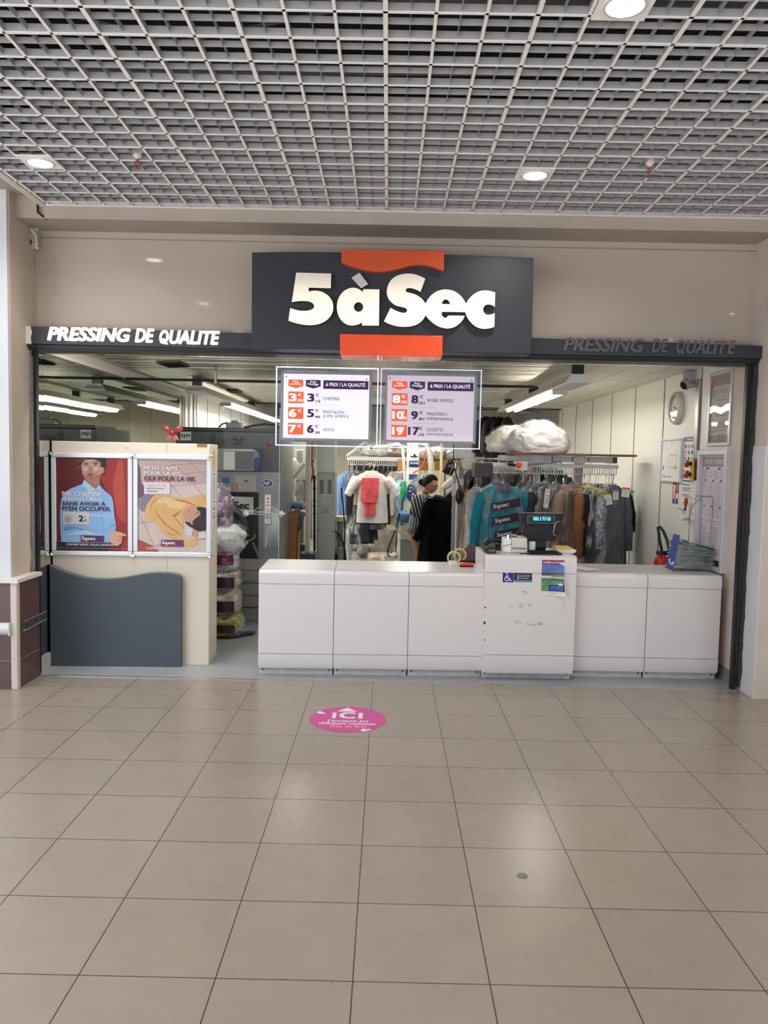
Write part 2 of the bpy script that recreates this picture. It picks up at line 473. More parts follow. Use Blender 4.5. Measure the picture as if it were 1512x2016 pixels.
# mall ceiling: white egg-crate grid, 200 mm cells with thin blades between
M_grid = mat('white_grid_flange', (250, 246, 240), 0.5, noise_amt=0.0)
M_web = mat('shade_grey_grid_sheet', (168, 164, 167), 0.55, noise_amt=0.02)  # the flange's white, darkened to paint shade onto the upright faces
b = B(); GX0, GX1, GY0, GY1 = -2.478, 4.5, -2.9, 5.64
k = -13
while True:
    x = -0.046+0.2*k
    if x > GX1: break
    if x > GX0:
        w = 0.0095 if k % 3 == 0 else 0.0068
        b.m(M_grid).box(x-w, x+w, GY0, GY1, ZC, ZC+0.003); b.m(M_web).box(x-w*.6, x+w*.6, GY0, GY1, ZC+0.003, ZC+0.036)
    if GX0 < x+0.1 < GX1: b.m(M_web).box(x+0.0993, x+0.1007, GY0, GY1, ZC+0.009, ZC+0.0362)
    k += 1
k = 0
while True:
    y = 5.583-0.2*k
    if y < GY0: break
    w = 0.0068
    if (k-2) % 3 == 0:
        for s0, s1 in ((0.001, 0.009), (-0.009, -0.001)): b.m(M_grid).box(GX0, GX1, y+s0, y+s1, ZC, ZC+0.003); b.m(M_web).box(GX0, GX1, y+s0*.9, y+s1*.9, ZC+0.003, ZC+0.036)
    else: b.m(M_grid).box(GX0, GX1, y-w, y+w, ZC, ZC+0.003); b.m(M_web).box(GX0, GX1, y-w*.6, y+w*.6, ZC+0.003, ZC+0.036)
    b.m(M_web).box(GX0, GX1, y-0.1007, y-0.0993, ZC+0.009, ZC+0.0362)
    k += 1
struct(b.link('ceiling', None, smooth=0))
M_plenum = mat('dark_plenum', (26, 25, 26), 0.9)
struct(B().box(-2.6, 4.7, -3.1, 6.2, 4.25, 4.3).box(-2.54, -2.50, -3.05, 5.66, 3.50, 4.25).box(4.55, 4.6, -3.05, 5.66, 3.47, 4.25).box(-2.54, 4.6, -3.05, -2.95, 3.47, 4.25).link('ceiling_plenum', M_plenum, smooth=0))
b = B()
for i in range(7):
    y = 0.4+i*0.83+random.uniform(-.2, .2)
    b.tube([(-2.4, y, 3.9+random.uniform(-.1, .1)), (4.5, y+random.uniform(-.1, .1), 3.9)], 0.03+0.03*random.random(), 8)
b.tube([(-1.4, 2.2, 3.62), (-0.3, 2.9, 3.60), (0.4, 3.0, 3.64), (1.2, 3.5, 3.6)], 0.012, 6)
b.tube([(-1.9, 3.3, 3.62), (-1.0, 3.7, 3.60), (0.0, 3.4, 3.64)], 0.010, 6)
struct(b.link('ceiling_service_pipes', mat('grey_duct', (96, 94, 96), 0.6)))
# edge trims and bulkhead
M_trimw = mat('white_trim', (222, 214, 206), 0.45, noise_amt=0.02)
struct(B().box(GX0-0.035, GX0+0.012, GY0, 5.655, ZC-0.006, ZC+0.05).box(GX0-0.014, GX0-0.010, GY0, 5.655, ZC-0.009, ZC).link('trim_2', M_trimw, smooth=0))
struct(B().box(GX0-0.035, GX1, 5.64, 5.662, ZC-0.008, ZC+0.02).link('trim_3', M_trimw, smooth=0))
M_plaster = mat('aged_cream_plaster', (176, 162, 150), 0.75, noise_amt=0.06, noise_scale=3, bump=0.15, bump_scale=30)
struct(B().box(-5, 5, 5.665, 6.2, 3.372, 4.3).link('wall_bulkhead', M_plaster, smooth=0))
struct(B().box(-5, -2.52, 4.6, 5.66, 3.53, 3.7).link('ceiling_soffit', M_plaster, smooth=0))
M_grime = mat('dark_grime_line', (70, 60, 54), 0.9)
# fascia wall (glossy painted panels)
M_fascia = mat('glossy_cream_fascia', (184, 169, 156), 0.05, noise_amt=0.03, noise_scale=1.2, spec=0.45, bump=0.006, bump_scale=3.0)
struct(B().box(-2.75, 2.80, YF, YF+0.12, 2.47, 3.372).link('wall_front', M_fascia, smooth=0))
struct(B().box(-2.75, 2.8, YF-0.004, YF, 3.318, 3.326).link('trim_4', mat('fascia_joint', (150, 136, 122), 0.8), smooth=0))
struct(B().box(0.25, 0.253, YF-0.002, YF, 3.19, 3.318).link('trim_5', mat('fascia_joint', (150, 136, 122), 0.8), smooth=0))
# left pillar
M_pill = mat('white_pillar_paint', (208, 208, 212), 0.6, noise_amt=0.04, noise_scale=3)
M_pillb = mat('cream_pillar_side', (196, 182, 166), 0.65, noise_amt=0.06, noise_scale=4)
struct(B().box(-5, -2.70, 5.55, 6.3, 0, 4.3).link('wall_pillar_left', M_pill, smooth=0))
struct(B().box(-2.70, -2.69, 5.57, 6.2, 0.8, 4.3).link('wall_pillar_return', M_pillb, smooth=0))
M_brown = mat('brown_wall_tile', (96, 70, 68), 0.35, noise_amt=0.06, noise_scale=4)
cl = struct(B().box(-5, -2.665, 5.49, 5.55, 0, 0.79).box(-2.70, -2.635, 5.535, 5.86, 0, 0.79).link('wall_pillar_tiles', M_brown, smooth=0))
b = B().box(-5, -2.662, 5.484, 5.56, 0.205, 0.209).box(-2.66, -2.632, 5.53, 5.86, 0.205, 0.209)
b.link('tile_joint', mat('pale_tile_grout', (150, 128, 120), 0.8), cl, smooth=0)
b = B().box(-2.675, -2.628, 5.482, 5.532, 0, 0.776)
b.link('corner_trim', mat('cream_corner_trim', (206, 196, 182), 0.6), cl, smooth=0, bevel=0.006)
b = B().box(-5, -2.614, 5.468, 5.57, 0.774, 0.802).box(-2.70, -2.614, 5.57, 5.865, 0.774, 0.802)
b.link('ledge', M_trimw, cl, smooth=0)
bump = thing('bumper_rail', 'white curved wall bumper rail on the brown tiled pillar front', 'bumper rail', (-2.75, 5.48, 0.42))
b = B(); prof = [(0, 0.40), (-.012, .40), (-.035, .42), (-.042, .445), (-.035, .47), (-.012, .485), (0, .485)]
b.prism([(-4.2, 5.49+p[0], p[1]) for p in prof], (1.525, 0, 0)); b.link('rail', mat('white_rail', (216, 218, 222), 0.35, noise_amt=0.0), bump)
b = B().box(-2.677, -2.672, 5.452, 5.492, 0.395, 0.49); b.link('end_cap', mat('white_rail', (216, 218, 222), 0.35), bump, smooth=0)
bump2 = thing('bumper_rail', 'bare grey metal bumper rail with screws on the pillar side facing the shop', 'bumper rail', (-2.63, 5.7, 0.42))
b = B().box(-2.636, -2.626, 5.56, 5.90, 0.42, 0.475)
b.link('backplate', mat('dull_steel', (120, 112, 110), 0.4, 0.7), bump2, smooth=0)
b = B().tube([(-2.624, 5.56, 0.412), (-2.612, 5.62, 0.412), (-2.622, 5.80, 0.414), (-2.624, 5.95, 0.416)], 0.006, 6).tube([(-2.624, 5.58, 0.478), (-2.622, 5.80, 0.478), (-2.624, 5.95, 0.478)], 0.005, 6)
b.link('bent_edge', M_alu, bump2)
b = B()
for y in (5.62, 5.78, 5.88): b.lathe([(0.007, 0), (0.007, 0.004)], (-2.626, y, 0.447), 10, 'X')
b.link('screws', M_ink, bump2)
# right pillar
struct(B().box(2.735, 5, 5.652, 6.3, 0, 4.3).link('wall_pillar_right', mat('cream_pillar_front', (206, 192, 180), 0.65, noise_amt=0.05, noise_scale=4), smooth=0))
struct(B().box(2.727, 2.735, 5.652, 5.86, 0.0, 1.86).link('trim_6', M_pill, smooth=0))
b = B(); pts = []
for i in range(40):
    z = 0.02+i*0.046; pts.append((2.722, 5.845+0.018*noise.noise((z*9, 1.3, 0))+0.012*noise.noise((z*30, 4, 0)), z))
b.loft([[p, (2.736, p[1], p[2]), (2.736, 5.93, p[2]), (2.722, 5.93, p[2])] for p in pts])
struct(b.link('trim_7', mat('dirty_dark_mortar', (62, 62, 64), 0.9, noise_amt=0.4, noise_scale=25, bump=0.4, bump_scale=60), smooth=0))
b = B(); pts = []
for i in range(16):
    z = 1.80+i*0.045; pts.append((2.720, 5.85+0.02*noise.noise((z*9, 3.3, 0)), z))
b.loft([[p, (2.736, p[1], p[2]), (2.736, 5.93, p[2]), (2.720, 5.93, p[2])] for p in pts])
struct(b.link('trim_8', mat('dirty_dark_mortar', (62, 62, 64), 0.9), smooth=0))
b = B(); pts = []
for i in range(24):
    z = 0.81+i*0.07; pts.append((-2.675, 5.84+0.02*noise.noise((z*9, 7.3, 0)), z))
b.loft([[p, (-2.70, p[1], p[2]), (-2.70, 5.93, p[2]), (-2.675, 5.93, p[2])] for p in pts])
struct(b.link('trim_9', mat('rough_grey_cement', (132, 128, 124), 0.9, noise_amt=0.25, noise_scale=30, bump=0.4, bump_scale=60), smooth=0))
# door track and jambs of the shutter
M_track = mat('black_track', (20, 19, 20), 0.45, noise_amt=0)
struct(B().box(-2.68, 2.72, 5.83, 6.02, 2.466, 2.502).box(-2.68, 2.72, 5.815, 5.83, 2.48, 2.50).link('door_1', M_track, smooth=0))
struct(B().box(-2.682, -2.655, 5.885, 5.93, 0.0, 2.47).link('door_2', M_track, smooth=0))
struct(B().box(2.672, 2.70, 5.885, 5.93, 0.0, 2.47).link('door_3', M_track, smooth=0))

# ------------------------------------------------------------------ shop shell
M_panel = mat('cream_wall_panel', (228, 226, 217), 0.38, noise_amt=0.02, noise_scale=1.0, spec=0.35)
M_seam = mat('panel_seam', (92, 88, 80), 0.8, noise_amt=0)
wr = struct(B().box(XR, XR+0.12, 5.93, 12.6, 0, 2.9).link('wall_right', M_panel, smooth=0))
struct(B().box(XR, XR+0.12, 12.6, 17.2, 0, 3.4).link('wall_right_rear', mat('grey_rear_wall', (150, 148, 142), 0.7), smooth=0))
b = B()
for y in (6.90, 7.82, 8.73, 9.64, 10.55, 11.46, 12.37): b.box(XR-0.004, XR, y-0.006, y+0.006, 0.02, ZS)
struct(b.link('trim_10', M_seam, smooth=0))
struct(B().box(XR-0.012, XR, 5.93, 12.6, 0, 0.10).link('baseboard_right', mat('grey_skirting', (132, 134, 140), 0.5), smooth=0))
# left wall: mirror panels, then cream panels
M_mirror = mat('mirror_glass', (208, 216, 206), 0.015, 1.0, 0.0)
struct(B().box(XL-0.12, XL-0.012, 5.93, 17.2, 0, 3.4).link('wall_left', M_panel, smooth=0))
mir = [5.935, 6.07, 6.55, 7.30, 8.05, 8.80, 9.55, 10.3]
for i in range(len(mir)-1):
    t = Matrix.Translation((XL-0.006, 0, 0)) @ Matrix.Rotation(math.radians(0.12*((i % 3)-1)), 4, 'Z')
    y0, y1 = mir[i]+0.0015, mir[i+1]-0.0015; yc = (y0+y1)/2
    M = Matrix.Translation((XL-0.006, yc, 0)) @ Matrix.Rotation(math.radians((0.35, -0.15, 0.1, -0.1, 0.12, 0.0, -0.1)[i]), 4, 'Z')
    struct(B().box(-0.004, 0.004, y0-yc, y1-yc, 0.11, 2.47, M).link('window_mirror_panel', M_mirror, smooth=0))
struct(B().box(XL-0.012, XL+0.03, 5.93, 10.3, 2.47, 2.505).link('trim_11', M_trimw, smooth=0))
struct(B().box(XL-0.012, XL+0.012, 5.90, 10.3, 0, 0.11).link('baseboard_left', mat('pale_skirting', (182, 182, 184), 0.5), smooth=0))
b = B()
for y in (10.9, 11.6, 12.4, 13.3, 14.2, 15.1): b.box(XL-0.012, XL-0.008, y-0.006, y+0.006, 0, 2.6)
struct(b.link('trim_12', M_seam, smooth=0))
struct(B().box(XL-0.2, XR+0.2, 16.9, 17.05, 0, 3.4).link('wall_back', mat('rear_wall_paint', (196, 188, 170), 0.7, noise_amt=0.06), smooth=0))
# shop ceiling: shiny metal slats on the left, cream painted slats on the right
M_slat = mat('polished_ceiling_slat', (236, 234, 218), 0.20, 0.85, 0.04, 8.0, bump=0.10, bump_scale=4.0, stretch=(0.6, 5, 1))
b = B(); y = 5.99; pr = []
while y < 12.42:
    tl = random.uniform(-.007, .007)
    for q in range(7): pr.append((y+0.046*q/6, ZS+0.004+0.007*(1-math.sin(math.pi*q/6))+tl*(q-3)/3))
    pr.append((y+0.048, ZS+0.012)); y += 0.05
b.loft([[(x, p[0], p[1]) for p in pr] for x in (XL-0.1, -1.3, 0.1, 1.50)], cap=False, closed=False)
struct(b.link('ceiling_shop', M_slat, smooth=60))
b = B(); y = 5.99; i = 0
while y < 12.45:
    g = 0.016 if i % 3 == 0 else 0.005
    b.box(1.505, XR, y, y+0.20-g, ZS, ZS+0.012); y += 0.20; i += 1
b.box(1.505, XR, 5.99, 12.5, ZS+0.012, ZS+0.02)
struct(b.link('ceiling_shop_painted', mat('cream_ceiling_slat', (226, 220, 204), 0.4), smooth=0))
b = B()
for x in (1.82, 2.14, 2.46): b.box(x-0.002, x+0.002, 5.99, 12.4, ZS-0.002, ZS)
struct(b.link('trim_13', mat('slat_seam', (170, 164, 150), 0.8), smooth=0))
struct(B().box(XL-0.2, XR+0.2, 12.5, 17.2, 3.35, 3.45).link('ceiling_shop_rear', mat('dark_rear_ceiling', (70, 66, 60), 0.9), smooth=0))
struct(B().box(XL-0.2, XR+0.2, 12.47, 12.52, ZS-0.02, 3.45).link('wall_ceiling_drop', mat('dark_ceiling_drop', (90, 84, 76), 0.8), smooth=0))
struct(B().box(XL-0.2, XR+0.2, 5.99, 12.5, 2.64, 2.72).link('ceiling_shop_cover', M_plenum, smooth=0))

# ------------------------------------------------------------------ mall downlights
M_lamp = mat('downlight_diffuser', (255, 255, 255), 0.5, noise_amt=0, emit=(255, 247, 235), emit_s=14)
def downlight(x, y, label, r=0.072):
    t = thing('ceiling_downlight', label, 'downlight', (x, y, ZC), group='downlights in the mall ceiling')
    b = B().box(x-0.105, x+0.105, y-0.105, y+0.105, ZC-0.004, ZC+0.004); b.link('cover_plate', M_grid, t, smooth=0)
    b = B().lathe([(r+0.012, -0.004), (r+0.012, -0.009), (r, -0.011), (r-0.004, -0.006)], (x, y, ZC), 40, cap=False); b.link('bezel', M_trimw, t)
    b = B().lathe([(r, -0.006), (r*0.6, -0.009), (0.001, -0.010)], (x, y, ZC), 40); b.link('diffuser', M_lamp, t)
    light_area('downlight_beam', (x, y, ZC-0.02), (0, 0, 0), 2*r*0.9, 0, DOWNLIGHT_W, (1.0, 0.95, 0.88), 'DISK', math.radians(150))
    return t
downlight(-2.14, 4.83, 'round glowing downlight near the left edge of the grid ceiling')
downlight(0.86, 4.88, 'round glowing downlight in the grid ceiling above the right half of the sign')
downlight(0.87, 3.10, 'round glowing downlight cut off by the top edge of the picture')
for x, y in ((-2.16, 2.85), (3.95, 2.90), (3.9, 4.9), (-2.14, 0.9), (0.87, 0.9), (3.9, 0.9)):
    downlight(x, y, 'round glowing downlight in the mall ceiling outside the picture')

def sprinkler(p, label):
    t = thing('fire_sprinkler', label, 'sprinkler', p, group='sprinklers in the mall ceiling')
    x, y, z = p
    B().lathe([(0.030, 0.03), (0.026, 0.008), (0.016, 0.0), (0.012, -0.01)], p, 16).link('rosette', M_trimw, t)
    b = B().lathe([(0.012, -0.008), (0.010, -0.022), (0.006, -0.026)], p, 12)
    for s in (-1, 1): b.tube([(x+s*.008, y, z-.02), (x+s*.015, y, z-.035), (x+s*.012, y, z-.052), (x, y, z-.060)], 0.003, 6)
    b.lathe([(0.018, -0.062), (0.018, -0.066)], p, 14); b.link('brass_frame', mat('worn_brass', (150, 118, 98), 0.35, 0.8), t)
    B().lathe([(0.004, -0.026), (0.004, -0.058)], p, 8).link('red_bulb', M_red, t)
sprinkler((-1.52, 4.73, ZC), 'small fire sprinkler hanging from the left half of the grid ceiling')
sprinkler((1.50, 4.70, ZC), 'small fire sprinkler hanging from the right half of the grid ceiling')

# ------------------------------------------------------------------ fluorescent battens in the shop
M_tube = mat('fluorescent_tube', (255, 255, 255), 0.5, noise_amt=0, emit=(255, 250, 232), emit_s=16)
M_batten = mat('white_batten', (206, 204, 198), 0.4, noise_amt=0.02)
def batten(x, y0, y1, ty0, ty1, label, z=2.40, power=1.0):
    t = thing('fluorescent_light', label, 'fluorescent light', (x, (y0+y1)/2, z), group='fluorescent lights on the shop ceiling')
    b = B(); prof = [(-0.075, 0.07), (-0.115, 0.0), (-0.10, -0.005), (0.10, -0.005), (0.115, 0.0), (0.075, 0.07)]
    b.prism([(x+p[0], y0, z+p[1]) for p in prof], (0, y1-y0, 0)); b.link('housing', M_batten, t, smooth=0)
    b = B()
    for yy in (y0+0.06, (y0+y1)/2, y1-0.3): b.box(x-0.05, x+0.05, yy, yy+0.05, z+0.07, (ZS-0.002) if yy < 12.3 else 3.348)
    b.link('bracket', M_black, t, smooth=0)
    n = max(1, round((ty1-ty0)/1.5)); L_ = (ty1-ty0)/n
    for i in range(n):
        for s in (-0.05, 0.05):
            B().tube([(x+s, ty0+i*L_+0.03, z-0.022), (x+s, ty0+(i+1)*L_-0.03, z-0.022)], 0.015, 10).link('tube', M_tube, t)
        B().box(x-0.07, x+0.07, ty0+i*L_-0.02, ty0+i*L_+0.025, z-0.045, z).link('lamp_holder', M_batten, t, smooth=0)
        light_area('batten_glow', (x, ty0+(i+0.5)*L_, z-0.05), (0, 0, 0), 0.12, L_-0.1, TUBE_W*power, (1.0, 0.965, 0.87))
batten(-2.13, 8.6, 15.6, 10.2, 14.9, 'long white fluorescent light beside the mirrors above the dark machine')
batten(1.63, 6.75, 11.0, 7.5, 10.45, 'long white fluorescent light above the garment rail on the right', power=0.65)
batten(-1.07, 9.2, 12.3, 9.35, 12.2, 'white fluorescent light hidden behind the left price sign')
batten(0.25, 10.0, 12.4, 10.2, 12.1, 'added white fluorescent light, unseen behind the price signs', power=1.5)  # extra batten added for more light, unseen from the camera
batten(0.6, 12.9, 16.0, 13.1, 15.9, 'white fluorescent light at the back of the shop', z=2.50, power=2.0)
t = thing('recessed_light', 'recessed white strip light in the shop ceiling just behind the fascia', 'recessed light', (-1.4, 6.13, ZS))
B().box(-2.3, -0.5, 6.10, 6.16, ZS-0.006, ZS-0.002).link('diffuser', mat('strip_diffuser', (250, 250, 245), .5, noise_amt=0, emit=(255, 250, 235), emit_s=6), t, smooth=0)
B().box(-2.32, -0.48, 6.085, 6.10, ZS-0.010, ZS+0.01).box(-2.32, -0.48, 6.16, 6.175, ZS-0.010, ZS+0.01).link('trim_edge', M_batten, t, smooth=0)
light_area('strip_glow', (-1.4, 6.13, ZS-0.02), (math.radians(24), 0, 0), 1.8, 0.06, 30.0, (1.0, 0.97, 0.9))
# ================================================================== SHOP SIGN
YS = 5.62
sign = thing('shop_sign', 'large charcoal sign board over the shop opening with glowing cream letters and orange panels', 'sign', (0, YS, 2.45))
def px_prism(b, pts, Y, depth, sm=False):
    pp = smooth_loop(pts, 5) if sm else pts
    b.prism([W(p[0], p[1], Y) for p in pp], (0, depth, 0)); return b
b = px_prism(B(), [(496, 497), (540, 496), (600, 495.8), (670, 496.6), (773, 498.6), (875, 501.2), (960, 504), (1050.5, 508), (1046, 697), (495, 686)], YS, 0.34)
b.link('board', M_dark, sign, smooth=20, bevel=0.004)
M_orangep = mat('glossy_orange_panel', (206, 84, 44), 0.25, noise_amt=0.02, coat=0.3)
b = px_prism(B(), [(671.9, 490.3), (773, 492.2), (875, 494), (873.7, 533.5), (857.7, 527.2), (842.5, 522.9), (827.3, 521), (812, 521.8), (796.9, 525.6), (781.7, 530.2), (766.5, 533.5), (751.3, 535), (736, 534.8), (720.8, 532.5), (705.6, 528.7), (690.4, 524), (672, 516.5)], YS-0.06, 0.07)
b.link('wavy_orange_panel', M_orangep, sign, smooth=20, bevel=0.003)
M_orangelit = mat('lit_orange_panel', (222, 78, 36), 0.2, noise_amt=0.10, noise_scale=5, coat=0.5, emit=(230, 70, 24), emit_s=0.25)
b = px_prism(B(), [(669, 657.2), (871.9, 661), (870.7, 701.3), (669.9, 699)], YS-0.06, 0.24)
b.link('straight_orange_panel', M_orangelit, sign, smooth=20, bevel=0.003)
def c1(pts): return [(560+p[0]/6.873, 520+p[1]/6.873) for p in pts]
def c2(pts): return [(750+p[0]/6.3, 520+p[1]/6.3) for p in pts]
five = c1([(160,115),(632,128),(627,327),(330,318),(325,370),(400,360),(470,365),(540,390),(600,435),(645,500),(660,580),(650,650),(610,720),(545,775),(460,812),(360,826),(250,818),(150,797),(55,765),(78,595),(140,615),(220,632),(300,632),(360,618),(395,595),(402,570),(392,540),(360,515),(310,502),(240,498),(170,503),(100,513)])
aa = c1([(1065,340),(1285,343),(1278,832),(1050,830),(1050,788),(1000,815),(930,830),(860,822),(800,790),(750,730),(720,660),(710,585),(720,500),(750,430),(800,370),(865,332),(935,320),(1000,335),(1040,360),(1062,380)])
ahole = c1([(1002+63*math.cos(k*math.pi/12), 580+66*math.sin(k*math.pi/12)) for k in range(24)])
acc = c1([(1015,117),(1132,270),(1040,330),(905,185)])
sec = c2([(550,180),(490,345),(440,318),(390,302),(345,297),(315,306),(305,326),(318,347),(360,358),(420,375),(475,405),(520,445),(552,490),(580,440),(625,385),(690,340),(760,318),(810,315),(880,325),(950,360),(1000,405),(1035,455),(1055,492),(1085,440),(1130,390),(1190,350),(1250,330),(1320,328),(1380,340),(1417,352),(1410,530),(1380,510),(1340,500),(1300,507),(1275,530),(1267,565),(1278,600),(1305,625),(1340,630),(1380,620),(1410,608),(1405,778),(1350,795),(1280,802),(1210,790),(1150,755),(1100,705),(1065,650),(1045,595),(755,592),(752,620),(765,648),(790,665),(820,662),(845,640),(1040,642),(1015,690),(970,740),(910,780),(840,797),(790,795),(720,775),(650,735),(590,680),(553,635),(520,690),(460,740),(380,770),(290,777),(200,770),(110,745),(38,710),(118,543),(170,570),(220,592),(270,604),(300,603),(320,588),(325,565),(305,545),(260,532),(200,518),(150,490),(100,440),(78,385),(72,335),(85,270),(120,205),(180,155),(250,128),(330,118),(410,125),(480,148)])
ehole = c2([(755,495),(765,462),(785,443),(805,437),(830,447),(850,472),(857,497)])
YL = YS-0.045
def lit_letter_mat():
    m = mat('backlit_cream_acrylic', (226, 216, 204), 0.35, noise_amt=0)
    nt = m.node_tree; L = nt.links.new; p = nt.nodes['Principled BSDF']
    tc = nt.nodes.new('ShaderNodeTexCoord'); sp = nt.nodes.new('ShaderNodeSeparateXYZ'); L(tc.outputs['Object'], sp.inputs[0])
    mr = nt.nodes.new('ShaderNodeMapRange'); mr.interpolation_type = 'SMOOTHSTEP'
    mr.inputs[1].default_value = 0.60; mr.inputs[2].default_value = 0.28; mr.inputs[3].default_value = 0.06; mr.inputs[4].default_value = 0.80
    L(sp.outputs[2], mr.inputs[0]); p.inputs['Emission Color'].default_value = lin((255, 238, 206)); L(mr.outputs[0], p.inputs['Emission Strength'])
    return m
M_lett = lit_letter_mat(); M_side = mat('letter_side', (52, 48, 44), 0.5)
M_unlit = mat('unlit_acrylic', (208, 198, 194), 0.35, noise_amt=0)
def letter(name, loops, mt, sm=True):
    ll = [[(v.x, v.z) for v in [W(p[0], p[1], YL) for p in (smooth_loop(lp, 4) if sm else lp)]] for lp in loops]
    me = outline_mesh(ll, 0.5)
    M = Matrix(((1, 0, 0, 0), (0, 0, -0.004, YL), (0, 1, 0, 0), (0, 0, 0, 1)))
    o = B().add_mesh(me, M, mt).link(name, None, sign, smooth=0)
    M2 = Matrix(((1, 0, 0, 0), (0, 0, -0.038, YL+0.0225), (0, 1, 0, 0), (0, 0, 0, 1)))
    B().add_mesh(me, M2, M_side).link(name+'_return', None, o, smooth=0)
letter('letter_five', [five], M_lett); letter('letter_a', [aa, ahole], M_lett); letter('letter_sec', [sec, ehole], M_lett)
letter('letter_accent', [acc], M_unlit, False)

YB = 5.80
def bar(name, label, pts, lpx, mt, bold):
    t = thing(name, label, 'sign', W(pts[0][0], pts[2][1], YB))
    b = px_prism(B(), pts, YB, 0.17); b.link('beam', M_dark, t, smooth=0, bevel=0.003)
    return t
lb = bar('lit_fascia_sign', 'narrow charcoal sign beam left of the big sign with lit letters PRESSING DE QUALITE', [(60, 642), (496, 656), (496, 687.5), (62, 677)], None, None, 0)
b = px_prism(B(), [(44, 641.5), (60, 642), (63, 655), (60, 665), (62, 677), (45, 676)], YB-0.001, 0.171); b.link('peeled_end', mat('bare_cream_end', (216, 206, 190), 0.7), lb, smooth=0)
M_neon = mat('lit_white_letters', (255, 250, 240), 0.5, noise_amt=0, emit=(255, 240, 222), emit_s=2.6)
M_dull = mat('unlit_grey_letters', (86, 84, 90), 0.4, noise_amt=0)
M_dullr = mat('unlit_reddish_letter', (110, 84, 80), 0.4, noise_amt=0)
def word(root, s, mt, Y, xa, xb, yt, yb, slope, name='letters', bold=0.035):
    # corners follow the beam: words sit level in the place
    a = W(xa, yb, Y); c = W(xb, yt, Y)
    b = B(); z0 = a.z; z1 = z0+0.094
    ks = [s] if 'Q' not in s else ['Q', s[1:]]
    if len(ks) == 1: text_into(b, s, mt, FRONT(Y), a.x, c.x, z0, z1, bold=bold, shear=0.22, depth=0.006)
    else:
        sp_ = a.x+(c.x-a.x)/(len(s)-.3)*1.12
        text_into(b, 'O', mt, FRONT(Y), a.x, sp_-.012, z0, z1, bold=bold, shear=0.22, depth=0.006); b.prism([(sp_-.062, Y-.0066, z0+.034), (sp_-.040, Y-.0066, z0+.034), (sp_-.012, Y-.0066, z0-.006), (sp_-.036, Y-.0066, z0-.006)], (0, .006, 0))
        text_into(b, ks[1], mt, FRONT(Y), sp_, c.x, z0, z1, bold=bold, shear=0.22, depth=0.006)
    b.link(name, None, root, smooth=0)
word(lb, 'PRESSING', M_neon, YB-0.003, 95, 256, 646, 669.5, 0); word(lb, 'DE', M_neon, YB-0.003, 267, 303, 651, 673, 0)
word(lb, 'QUALITE', M_neon, YB-0.003, 315, 432, 653, 676, 0)
rb = bar('unlit_fascia_sign', 'narrow charcoal sign beam right of the big sign with dark unlit letters PRESSING DE QUALITE', [(1046, 665), (1505, 681), (1504, 706), (1045, 697)], None, None, 0)
word(rb, 'PRESSING', M_dull, YB-0.003, 1110, 1267, 667, 690.5, 0); word(rb, 'DE', M_dull, YB-0.003, 1283, 1315, 671, 693, 0)
word(rb, 'QUALIT', M_dull, YB-0.003, 1331, 1431, 674, 695.5, 0); word(rb, 'E', M_dullr, YB-0.003, 1432, 1447, 675, 696, 0, 'last_letter')

# alarm box on the fascia
ab = thing('alarm_box', 'small grey alarm box with a dark red lens high in the fascia left corner', 'alarm box', W(58, 495, 5.96))
p = W(46, 494, YF-0.001); q = W(79, 447, YF-0.001)
B().box(p.x, q.x, 5.90, YF, p.z, q.z).link('housing', mat('grey_abs', (186, 180, 172), 0.5), ab, smooth=0, bevel=0.006)
c = W(57, 477, 5.90); B().lathe([(0.026, 0.002), (0.026, -0.012), (0.018, -0.018), (0.001, -0.02)], c, 20, 'Y').link('lens', mat('dark_red_lens', (72, 22, 24), 0.2), ab)
c = W(68, 455, 5.895); b = B().tube([W(61, 451, 5.89), W(66, 458, 5.885), W(71, 464, 5.89), W(72, 482, 5.892), W(70, 488, 5.892)], 0.008, 6).lathe([(0.01, 0), (0.008, -0.01)], W(74, 452, 5.90), 10, 'Y').lathe([(0.01, 0), (0.008, -0.01)], W(74, 489, 5.90), 10, 'Y'); b.link('clip', M_white, ab)
b = B().tube([W(46, 444, 5.95), W(48, 430, 5.95)], 0.012, 6)
b.tube([W(48, 497, 5.955), W(50, 540, 5.955), W(49, 580, 5.955), W(52, 612, 5.955), W(45, 630, 5.93), W(41, 610, 5.93), W(46, 640, 5.9)], 0.006, 6)
tag(b.link('alarm_cable', mat('yellowed_cable', (196, 176, 130), 0.6), smooth=40), 'yellowed cable hanging from the alarm box down to the lit sign beam', 'cable')
b = B().tube([W(74, 395, 5.64), W(75, 418, 5.64), W(90, 430, 5.68), W(97, 431, 5.72)], 0.009, 6)
tag(b.link('dark_cable', M_black, smooth=40), 'short dark cable coming down from the corner of the grid ceiling', 'cable')

